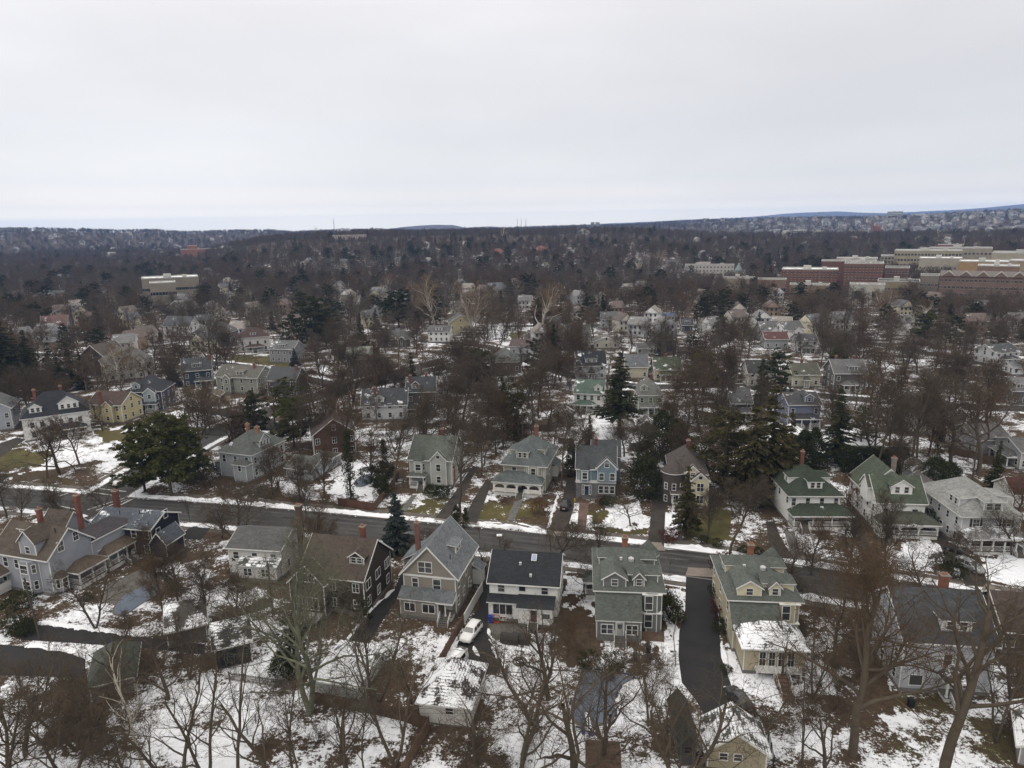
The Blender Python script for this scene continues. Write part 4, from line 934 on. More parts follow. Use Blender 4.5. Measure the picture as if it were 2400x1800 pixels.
dk = MB(); dk.box(-5.6, -.4, -9.8, -7.25, .8, .95); [dk.box(x, x+.1, -9.8, -9.7, 0, 1.85) for x in (-5.6, -3, -.5)]; dk.box(-5.6, -.4, -9.8, -9.72, 1.75, 1.85)
x = -5.5
while x < -.5: dk.box(x, x+.05, -9.78, -9.74, .95, 1.75); x += .2
dk.build('deck', [mat('deck_paint', (.33, .31, .29), .8)], s.root); s.chimney(2.6, 1.2, 12.0, .9, .9); s.end()
# grey-beige gabled house
s = House('tall greige house with steep slate-grey roof and white double window in its gable', (950, 1430), (1072, 1441), 10.8, 6.6, (.235, .215, .185), (.115, .125, .135), rz=-13)
s.h = HT(1072, 1441, 1354); s.body('gy', 5.0, .55)
s.win('F', -.6, s.h+.55, 2.1, 1.7, 'pairgrid'); s.win('F', 1.2, 3.9, 1.15, 1.9, 'sash'); s.win('F', -2.3, 4.2, .9, 1.5)
bt = MB(); bt.box(-s.w/2-.03, s.w/2+.03, -s.d/2-.07, -s.d/2, s.h-.25, s.h+.05, 0); bt.build('trim_band', [TRIM], s.root)
s.wing('F', -s.w/2, 1.9, 1.9, 3.3, 'shed', 1.0, wins=[(-2.6, 1.25, 1.6, 1.3, 'band'), (.4, 1.25, 1.9, 1.35, 'band')], roofc=(.095, .105, .11))
s.porch('F', 2.0, 4.0, 1.9, 3.3, .8, 1, .9, rail=False, hipped=False, steps=3, cw=.16); s.door('F', 2.9, .95, c=(.6, .6, .58))
s.row('R', 3, 4.1, .9, 1.6, span=.72); s.row('R', 4, 1.4, .8, 1.3, span=.8, skip=(3,)); s.win('R', 2.4, .9, .8, .6, 'plain')
s.dormer('R', .2, 2.6, 1.35, 'shed', 1.2, 2); s.wing('L', -5.5, -.6, 2.4, 5.4, 'shed', 1.5); s.wing('R', 3.6, 5.6, 1.5, 3.2, 'shed', .9, wall=(.6, .6, .58)); s.chimney(-4.3, 1.6, 11.8, .85, .75, (.20, .10, .08)); s.vent('R', -3.3, 1.4); s.end()
# white house, black roof
s = House('white house with broad black shingle roof, bluish skylight and white vents', foot(1147, 1362, 5.7), foot(1303, 1374, 5.7), 9.4, 5.7, (.74, .74, .72), BLK, rz=-9, w=10.4)
s.body('gx', 2.9, .5); s.wing('F', -5.15, -.6, 1.4, 3.2, 'shed', .55, roofc=BLK, wins=[(-3.0, 1.2, 2.9, 1.6, 'band')]); s.wing('F', -.5, 4.6, 2.4, 3.1, 'shed', .8, roofc=BLK, wins=[(3.6, 1.5, 1.2, .8, 'plain')])
s.win('F', -3.4, 4.1, .95, 1.2); s.win('F', -.2, 4.4, .95, .75, 'plain'); s.win('F', 3.2, 4.1, .95, 1.2); s.skylight('F', 1.2, 3.2); s.vent('F', -.8, 2.6, 'box'); s.vent('F', 1.0, .9, 'box')
s.win('F', -3.0, .25, .9, .45, 'pair', off=1.4); s.door('F', 1.8, .9, off=2.4, c=(.12, .05, .04)); s.steps('F', 1.8, 2.45, .9, 1.3)
s.row('R', 2, 6.0, .8, 1.4, span=.25); s.row('R', 3, 3.6, .9, 1.4, span=.7); s.row('R', 3, .9, .9, 1.4, span=.7); s.porch('B', -4.5, 4.5, 2.4, 3.2, 1.1, 4, .6); s.end()
# two big green-grey shingled houses
def twin(label, pl, pr, wall, extra, sun=False):
    s = House(label, pl, pr, 12.5, 6.6, wall, (.078, .087, .078), rz=-6, w=9.4, trim=TRIM); s.h = 6.6; s.body('hip', 2.8, .5)
    s.wing('F', -4.72, 1.6, 2.7, 3.3, 'shed', 3.15, roofc=(.078, .087, .078), wins=[(-3.2, 1.2, 1.6, 1.4, 'pair'), (.3, 1.2, 1.5, 1.4, 'pair')] if not sun else [], oh=.15)
    s.door('F', -1.4, .9, off=2.7) if not sun else None
    s.dormer('F', -2.1, 3.3, 1.3, 'gable', .2, 1, wall=extra, ws=.85, rise=1.1); s.dormer('F', 1.4, 1.5, 1.25, 'gable', .35, 1, wall=extra, rise=1.0)
    s.dormer('L', -1.5, 2.6, 1.3, 'hip', .5, 1, wall=extra); s.dormer('R', -3.6, 2.4, 1.3, 'hip', .5, 1, wall=extra); s.dormer('R', 1.2, 2.4, 1.3, 'hip', .5, 1, wall=extra)
    s.bay('F', 3.2, 2.9, .7, .4, 6.5, roof=False, wins=False); s.win('F', 2.75, 4.0, 1.0, 2.1, off=.72); s.win('F', 2.75, 1.2, 1.0, 2.0, off=.72)
    bb = MB(); [bb.box(1.8, 4.66, -s.d/2-.85, -s.d/2+.05, z, z+.12) for z in (3.35, 6.3)]; bb.build('trim_band', [TRIM], s.root)
    s.turret(3.6, 4.6, 1.6, 3, 7.2, 2.2); s.row('R', 3, 4.0); s.row('R', 3, 1.2); s.row('L', 3, 4.0); s.row('L', 3, 1.2)
    s.chimney(-.2, 2.2, 11.0, 1.0, .8, (.26, .11, .07)); return s
s = twin('big grey-green shingled house with clustered dormers left of the wide black driveway', foot(1398, 1380, 6.6), foot(1552, 1386, 6.6), (.15, .16, .155), None)
s.skylight('F', -3.2, -2.2, .8, .8) if False else None
s.vent('F', -1, 4.3, 'box'); s.vent('F', .5, 4.3, 'dome'); s.steps('F', -1.4, 2.75, .9); s.porch('L', -5, -2, 1.6, 3.2, .8, 2, .9); s.end()
s = twin('cream-walled green-grey roofed house with a snow-capped sunroom and long garden stairs', foot(1712, 1402, 6.6), foot(1872, 1408, 6.6), (.42, .37, .26), (.58, .53, .38), True)
s.wing('F', -4.3, 3.6, 7.4, 3.9, 'hip', 2.5, roofc=(.06, .068, .062), snow=.66, into=-2.7, oh=.4)
for i in range(4): s.win('F', -1.9+i*1.2, 1.3, .75, 2.0, 'grid', off=7.4)
pb = MB(); hw_, hd_ = s.dims('F'); pb.T = Matrix.Translation((0, -hd_-7.4, 0))
pb.box(-2.9, 2.8, -1.3, 0, 1.05, 1.2); [pb.box(x, x+.16, -1.25, -1.1, -.1, 2.1) for x in (-2.9, -.7, .9, 2.65)]; [pb.box(a, b_, -1.25, -1.17, 2.0, 2.1) for a, b_ in ((-2.9, -.6), (.95, 2.8))]
for a, b_ in ((-2.8, -.6), (1.0, 2.7)):
    x = a
    while x < b_: pb.box(x, x+.05, -1.23, -1.19, 1.2, 2.0); x += .2
pb.build('balcony', [TRIM], s.root); s.steps('F', .15, 8.7, 1.15, 1.5, m=mat('stair_boards', (.16, .10, .07), .9), run=.62)
s.vent('F', .6, 4.2, 'dome'); s.vent('F', -2, 4.4, 'box'); s.end()
# grey house on the right
s = House('pale grey house with very large charcoal roof and small hooded entry, lower right', foot(2120, 1500, 7.2), foot(2300, 1508, 7.2), 10.6, 7.2, (.40, .42, .45), CHAR, rz=-7, w=10.6)
s.body('gx', 4.4, .5); s.dormer('F', 1.0, 3.5, 1.5, 'hip', .9, 2, wall=(.6, .6, .6), ws=.8, rise=1.5); s.row('F', 3, 4.0, .95, 1.5, span=.0, skip=(0, 2)); s.win('F', -3.4, 1.0, 1.5, 1.4, 'plain', off=0); s.win('F', 2.6, 1.0, .9, 1.6)
s.porch('F', -.7, 2.1, 1.8, 3.0, 1.2, 2, .7, rail=False, steps=.7, snow=.35, roofc=CHAR); s.door('F', .7, .75, c=(.5, .5, .5)); s.row('L', 3, 3.8, .8, 1.3, span=.7); s.row('L', 3, 1.0, .8, 1.3, span=.7); s.chimney(1.6, 1.0, 13.2, 1.2, .9, (.24, .10, .065)); s.end()
s = House('dark brown gabled house cut off by the right edge with snow about it', (2345, 1530), (2480, 1545), 9, 3.6, (.10, .07, .055), (.060, .045, .038), rz=-12, clear=False); s.body('gx', 3.4, .6); s.auto(2, 2, floors=1); s.end()
# --- north side of the street, facing the viewer ----------------------------------------------------
s = House('beige and white house with green-grey hipped roof, three dormers and arched white porch', foot(1180, 1086, 6.3), foot(1278, 1092, 6.3), 13.5, 6.3, (.34, .33, .27), (.085, .098, .098), rz=-14)
s.body('hip', rise_to(s, 1018, -2) if False else 4.3, .65); s.base = .7
s.wing('F', -s.w/2, s.w/2, .05, 3.3, 'flat', .1, wall=(.62, .60, .54), oh=0) if False else None
s.win('F', -2.3, 4.1, .9, 1.5); s.bay('F', 2.2, 4.2, .7, 3.7, 6.3, roof=False, wins=False); s.win('F', 2.2, 4.2, .95, 1.6, off=.72); s.win('F', .9, 4.2, .6, 1.5, off=.3); s.win('F', 3.6, 4.2, .7, 1.5, off=.3)
s.dormer('F', -.6, 2.6, 1.45, 'hip', .9, 2, ws=.62, rise=1.3); s.dormer('R', -1.5, 2.6, 1.35, 'hip', .8, 1, rise=1.2); s.dormer('L', 2.6, 2.6, 1.35, 'hip', .8, 1, rise=1.2); s.dormer('B', 0, 2.4, 1.3, 'hip', .8, 1)
s.porch('F', -6.4, 4.4, 3.2, 3.25, 1.5, 5, .85, solid=True, arch=True, steps=-.2, wall=(.68, .67, .62), cw=.42); s.door('F', -.2, .85, c=(.10, .03, .02)); s.win('F', -3, 1.5, 1.4, 1.3, 'pair'); s.win('F', 2.6, 1.5, 1.4, 1.3, 'pair')
s.row('R', 4, 4.0, .8, 1.4, span=.8); s.row('R', 4, 1.1, .8, 1.4, span=.8, skip=(0,)); s.row('L', 4, 4.0); s.wing('R', 2, 6, 1.2, 3.3, 'shed', .8, wall=(.66, .65, .6)); s.chimney(.6, 4.0, 12.4, 1.0, .8, (.22, .10, .07)); s.end()
s = House('blue and grey two-tone house with dark roof, pointed front gable and navy front door', (1351, 1164), (1442, 1167), 9, 6.6, (.155, .21, .245), (.050, .054, .056), rz=-8)
s.body('gx', 3.8, .4); s.base = .4
gr = mat('grey_lower_wall', (.145, .145, .15), .85, 'siding'); lb = MB(); lb.box(-s.w/2-.06, s.w/2+.06, -s.d/2-.06, s.d/2+.06, -.2, 3.3, 0); lb.box(-s.w/2-.14, s.w/2+.14, -s.d/2-.14, s.d/2+.14, 3.3, 3.95, 1); lb.build('lower_wall', [gr, TRIM], s.root)
s.wing('F', .3, 4.3, .8, 7.0, 'gy', 2.4, z0=3.95, oh=.35, wins=[(1.2, 4.35, .95, 1.55, 'sash'), (3.5, 4.35, .95, 1.55, 'sash'), (2.3, 7.3, .9, .9, 'arch')]); s.bay('F', -2.4, 2.6, .8, 3.95, 6.5, wins=False, rise=1.2); s.win('F', -2.4, 4.5, 1.0, 1.4, off=.82)
s.door('F', -2.0, .6, off=.06, c=(.015, .035, .09)); s.win('F', -2.75, .7, .35, 2.1, 'grid', off=.07); s.win('F', -1.25, .7, .35, 2.1, 'grid', off=.07); s.steps('F', -2.0, .1, .65, 1.9, rails=False)
s.win('F', 1.1, 1.1, .9, 1.6, off=.07); s.win('F', 2.3, 1.1, .9, 1.6, off=.07); s.win('F', 3.5, 1.1, .9, 1.6, off=.07); s.row('R', 3, 4.3); s.row('L', 3, 4.3)
s.wing('B', -5.4, 1.2, 7.5, 6.4, 'gx', 2.8); s.chimney(-.2, 4.2, 11.0, .8, .7); s.end()
s = House('pale green-grey house with grey-green roof, pointed front gable and bay above its small porch', (962, 1136), (1056, 1146), 11, 6.3, (.36, .37, .34), (.082, .092, .078), rz=-10)
s.body('gx', 4.2, .45); s.wing('F', .2, 3.9, .7, 6.4, 'gy', 2.3, oh=.3, wins=[(2.05, 3.9, .95, 1.6, 'sash'), (2.05, 1.1, .9, 1.5, 'sash'), (2.05, 6.9, .8, .7, 'plain')]); s.bay('F', -2.6, 3.0, 1.1, 3.3, 6.2, rise=1.6)
s.porch('F', -4.6, -1.0, 2.2, 3.1, .6, 2, .9, rail=True, steps=-1.6); s.door('F', -1.8, .9, c=(.06, .05, .05)); s.row('R', 3, 3.9); s.row('R', 3, 1.0, skip=(0,)); s.chimney(4.9, -3.4, 4.6, .5, 1.2, (.28, .10, .05), z0=0); s.chimney(1.2, 1.0, 12, .7, .7); s.end()
s = House('tall brown and cream house with round corner tower behind a drooping evergreen', (1570, 1178), (1652, 1186), 11, 6.8, (.070, .056, .053), (.062, .052, .048), rz=-9)
s.body('hip', 4.0, .5); s.turret(-3.0, -4.6, 2.3, 0, 7.0, 2.6, wins=3); s.wing('F', -.6, 2.2, .9, 7.2, 'gy', 1.6, wall=CREAM, z0=5.8, wins=[(.8, 6.4, .9, .8, 'arch')]); s.wing('F', .6, 4.0, 1.9, 5.9, 'gy', 1.8, wall=CREAM, wins=[(2.3, 3.6, 1.3, 1.7, 'pair'), (2.3, 1.0, 1.3, 1.6, 'pair'), (2.3, 6.2, .7, .7, 'plain')])
s.porch('F', -3.4, .4, 2.6, 3.2, .3, 4, .7, hipped=False); s.row('R', 3, 4); s.row('L', 3, 4); s.chimney(.4, 1, 12.2, .9, .8, (.16, .06, .05)); s.end()
s = House('white house with bright green hipped roof and wide green porch roof', foot(1852, 1160, 6.1), foot(1968, 1163, 6.1), 11.5, 6.1, WH, (.030, .040, .027), rz=-3, w=9.6)
s.body('hip', 4.0, .6); s.row('F', 4, 3.9, .75, 1.55, span=.84); s.dormer('F', .2, 2.6, 1.45, 'hip', .8, 2, rise=1.7, ws=.7); s.dormer('R', -1, 2.6, 1.4, 'hip', .8, 1); s.dormer('L', 1, 2.6, 1.4, 'hip', .8, 1)
s.porch('F', -4.9, 6.2, 2.9, 3.1, 1.3, 4, .9, solid=False, steps=-2.8, snow=.14, roofc=(.030, .040, .027)); s.door('F', -2.8, .9, c=(.6, .6, .6)); s.win('F', 1.0, 1.3, 1.4, 1.4, 'pair'); s.row('L', 3, 4); s.row('R', 3, 4); s.chimney(.2, 2.8, 12.4, .7, .7); s.end()
s = House('white house with dark green roof, arched double window in its gable dormer', foot(2056, 1176, 6.0), foot(2148, 1178, 6.0), 14, 6.0, WH, (.055, .068, .048), rz=-7, w=8.6)
s.body('gx', 4.4, .45) if False else None
s.box(-4.3, 4.3, -7, 7, -.2, s.h); s.roof('gx', -4.3, 4.3, -7, 1, s.h, 4.0, .5); s.roof('gy', -4.3, 4.3, -1, 7, s.h, 4.6, .5, 'rear_roof'); s.main = ('gx', 4.0, .5)
kd = s.d; s.d = 14; s.main = ('gx', 7.0, .5); s.dormer('F', .3, 3.7, 1.5, 'gable', 1.0, 2, rise=1.3, ws=.75, deep=4); s.row('F', 2, 3.5, .95, 1.2, span=.6); s.row('L', 5, 3.6, .8, 1.4, span=.8); s.row('L', 4, 1, .8, 1.3, span=.8); s.row('R', 3, 3.6)
s.wing('L', 1, 4.5, .9, 8.0, 'gy', 2.0, z0=5) ; s.porch('F', -4.5, 5.8, 3.0, 3.0, 1.3, 4, .8, arch=True, snow=.14, roofc=(.055, .06, .045), wall=(.6, .6, .58), steps=-3); s.door('F', -3, .8); s.chimney(1.8, 2, 12, .9, .8, (.24, .2, .17)); s.end()
s = House('pale house with light grey hipped roof, box dormers and snowy porch roof, right edge', foot(2256, 1208, 6.2), foot(2395, 1213, 6.2), 14.5, 6.2, (.45, .46, .47), (.20, .205, .20), rz=-4, w=10.2)
s.body('hip', 4.0, .6); s.win('F', -2.6, 4.0, 1.1, 1.5, 'grid', sh=(.02, .02, .02)); s.win('F', 2.6, 4.0, 1.5, 1.5, 'pair', sh=(.02, .02, .02))
s.dormer('F', .3, 3.2, 1.7, 'hip', .5, 2, ws=1.0, rise=.8); s.dormer('L', 3.2, 3.4, 1.5, 'shed', .5, 2); s.dormer('R', -2, 3.4, 1.5, 'shed', .5, 2)
s.porch('F', -5.0, 5.2, 2.8, 3.1, 1.1, 6, .7, snow=.5, roofc=(.17, .17, .17), steps=3.4, cw=.26); s.row('L', 5, 4.0, .75, 1.3, span=.8); s.row('L', 6, 1.1, .75, 1.4, span=.8); s.row('R', 3, 4); s.door('F', 3.4, .7, c=(.1, .1, .1)); s.end()
s = House('grey hip-roofed house with three-window gable dormer and two brick chimneys', (520, 1118), (628, 1132), 12, 6.6, (.33, .36, .38), (.080, .086, .080), rz=-20, w=9.5)
s.body('hip', 4.0, .45); s.dormer('R', -.6, 3.6, 1.5, 'gable', .4, 3, rise=1.7, ws=.5); s.row('F', 3, 4.1, .9, 1.7, span=.7); s.row('R', 3, 4.1, .8, 1.5, span=.8); s.row('R', 3, 1.2, .8, 1.5, span=.8); s.wing('L', 1, 5, 2.6, 3.2, 'shed', .9); s.wing('F', 1, 4.6, 2, 4.6, 'hip', 1.2, wins=[(2.8, 3, .8, 1.3, 'sash')])
s.chimney(-2, 1.4, 11.8, .9, .8, (.27, .14, .10)); s.chimney(2.6, -.6, 12.0, 1.0, .9, (.27, .14, .10)); s.skylight('F', -2.2, 1.2, .7, .9); s.end()
s = House('low grey two-car garage wing with row of small windows beside the pool garden', (672, 1122), (735, 1128), 8.5, 2.9, (.33, .36, .38), (.080, .086, .080), rz=-20, name='garage', cat='garage', clear=False); s.body('gx', 1.9, .4); s.win('F', 0, 1.3, 3, .8, 'band'); s.wing('B', -3.4, 2, 4, 2.8, 'flat', .1, snow=.4); s.end()
s = House('red brick gabled house with white shutters half hidden in bare branches', (738, 1078), (835, 1066), 11, 6.4, (.105, .060, .048), (.060, .046, .040), rz=18, wk='brick'); s.body('gy', 4.2, .5); s.win('F', 0, 7.5, .8, 1.3, 'arch'); s.row('F', 3, 4, 1, 1.5, 'pair'); s.row('F', 3, 1, 1, 1.5, 'pair'); s.auto(3, 4, 'LR'); s.chimney(2, 2, 12.5); s.end()
# --- garages and sheds ------------------------------------------------------------------------------
def garage(label, pl, pr, d, h, rt, rise, wall, roof, rz, snow=0, doors=0, name='garage', wins=(), clear=False, oh=.4, wk='siding', w=None, doorside='F', trim=None):
    s = House(label, pl, pr, d, h, wall, roof, rz=rz, name=name, cat='garage' if name == 'garage' else 'shed', snow=snow, clear=clear, base=.15, wk=wk, w=w, trim=trim); s.body(rt, rise, oh)
    for i in range(doors):
        u = 0 if doors == 1 else (-1.5+3*i); hw, hd = s.dims(doorside); b = MB(); b.T = s.T(doorside) @ Matrix.Translation((u, -hd, 0)); b.box(-1.25, 1.25, -.05, 0, .05, 2.2, 0)
        for z in (.55, 1.1, 1.62): b.box(-1.25, 1.25, -.052, -.045, z, z+.03, 1)
        for k in range(4): b.box(-1.1+k*.58, -.66+k*.58, -.06, -.05, 1.72, 2.05, 1)
        b.build('garage_door', [TRIM, GLASS], s.root)
    for wv in wins: s.win(*wv)
    s.end(); return s
garage('white garage with snowy hip roof and dark hip lines standing beside the brown fence', (985, 1692), (1100, 1712), 8, 2.9, 'hip', 3.0, (.56, .55, .52), (.045, .035, .032), -11, .60, wins=[('F', .6, 1.6, .9, .8, 'sash')], wk='plain')
garage('pale garage with snow-covered hip roof at the foot of the lichened tree', (735, 1630), (838, 1648), 8, 2.5, 'hip', 2.4, (.42, .42, .40), (.055, .053, .05), -14, .76)
garage('dark green roofed garage half hidden by brush at the lower left', (215, 1648), (318, 1628), 7.5, 2.5, 'hip', 2.6, (.22, .22, .2), (.062, .075, .062), 24)
garage('black timber shed with snow lying on its roof', (508, 1572), (592, 1560), 6.5, 3.4, 'gx', 2.0, (.018, .018, .02), (.03, .03, .032), 24, .50, name='shed')
garage('grey garage with snow-streaked corrugated roof left of the black shed', (395, 1520), (482, 1515), 8, 2.7, 'gx', 2.0, (.14, .13, .12), (.08, .075, .07), 24, .52, clear=False)
s = garage('cream gabled garage with snowy roof and white trellis at the bottom edge', (1656, 1806), (1794, 1817), 4.6, 2.7, 'gy', 2.4, (.34, .30, .21), (.055, .055, .05), -8, .62, wins=[('F', -1.4, 1.6, .8, .8, 'sash'), ('F', .1, 1.6, .8, .8, 'sash')])
garage('narrow dark grey outbuilding with steep snowless roof beside the cream garage', (1594, 1795), (1628, 1796), 7, 2.8, 'gy', 1.5, (.06, .06, .06), (.030, .034, .030), -4, .1, wins=[('F', 0, 1.7, .8, .8, 'sash')], name='shed', trim=OLDWOOD)
garage('low brown-roofed garden shed at the bottom below the big pool', (1378, 1840), (1450, 1842), 4, 1.9, 'gx', .8, (.10, .06, .04), (.085, .055, .04), -6, 0, name='shed')
garage('long snow-covered low roof at the lower right corner', (2385, 1790), (2480, 1790), 8, 2.3, 'gy', 1.4, (.3, .3, .3), (.10, .10, .10), -32, .7)
garage('grey one-car garage with white framed door and snow patch beside the arched-porch white house', (2162, 1180), (2205, 1184), 7, 2.9, 'gy', 1.8, (.30, .31, .32), (.085, .08, .075), -4, .36, doors=1, w=4.2)
garage('second grey garage with half-snowed roof standing behind the one-car garage', (2150, 1140), (2196, 1143), 7, 2.9, 'gy', 1.8, (.34, .34, .34), (.09, .08, .07), -4, .42, w=4.4)
garage('white-walled garage with maroon roof by the right edge', (2372, 1190), (2440, 1192), 7, 3.0, 'gx', 2.4, (.6, .6, .58), (.06, .022, .022), -6)
garage('pale garage with snowy gable roof behind the bare trees of the arched-porch house', (1294, 998), (1340, 1000), 7, 2.9, 'gy', 2.0, (.36, .35, .32), (.08, .08, .08), -8, .58)
garage('small green garage with snowy roof behind the big dark holly', (1500, 1020), (1530, 1020), 6, 2.8, 'gy', 1.8, (.16, .22, .13), (.10, .10, .10), -6, .6)
garage('wide low hipped garage under unbroken snow behind the dark hedge', (1990, 1062), (2070, 1066), 10, 2.3, 'hip', 2.4, (.3, .3, .3), (.09, .09, .09), -4, .74)
garage('blue garage with broad snowy roof behind the olive evergreens', (1850, 1052), (1900, 1054), 9, 2.6, 'gy', 1.9, (.12, .15, .24), (.09, .09, .09), -8, .74)
garage('small tan garage at the bend of the long driveway', (485, 946), (512, 940), 6, 2.5, 'gy', 1.5, (.28, .24, .18), (.14, .12, .09), 8)
garage('white garage with snow on its roof between the two yellow houses', (1521, 877), (1532, 877), 6, 3, 'gx', 1.6, WH, (.1, .1, .1), -4, .7, doors=1)
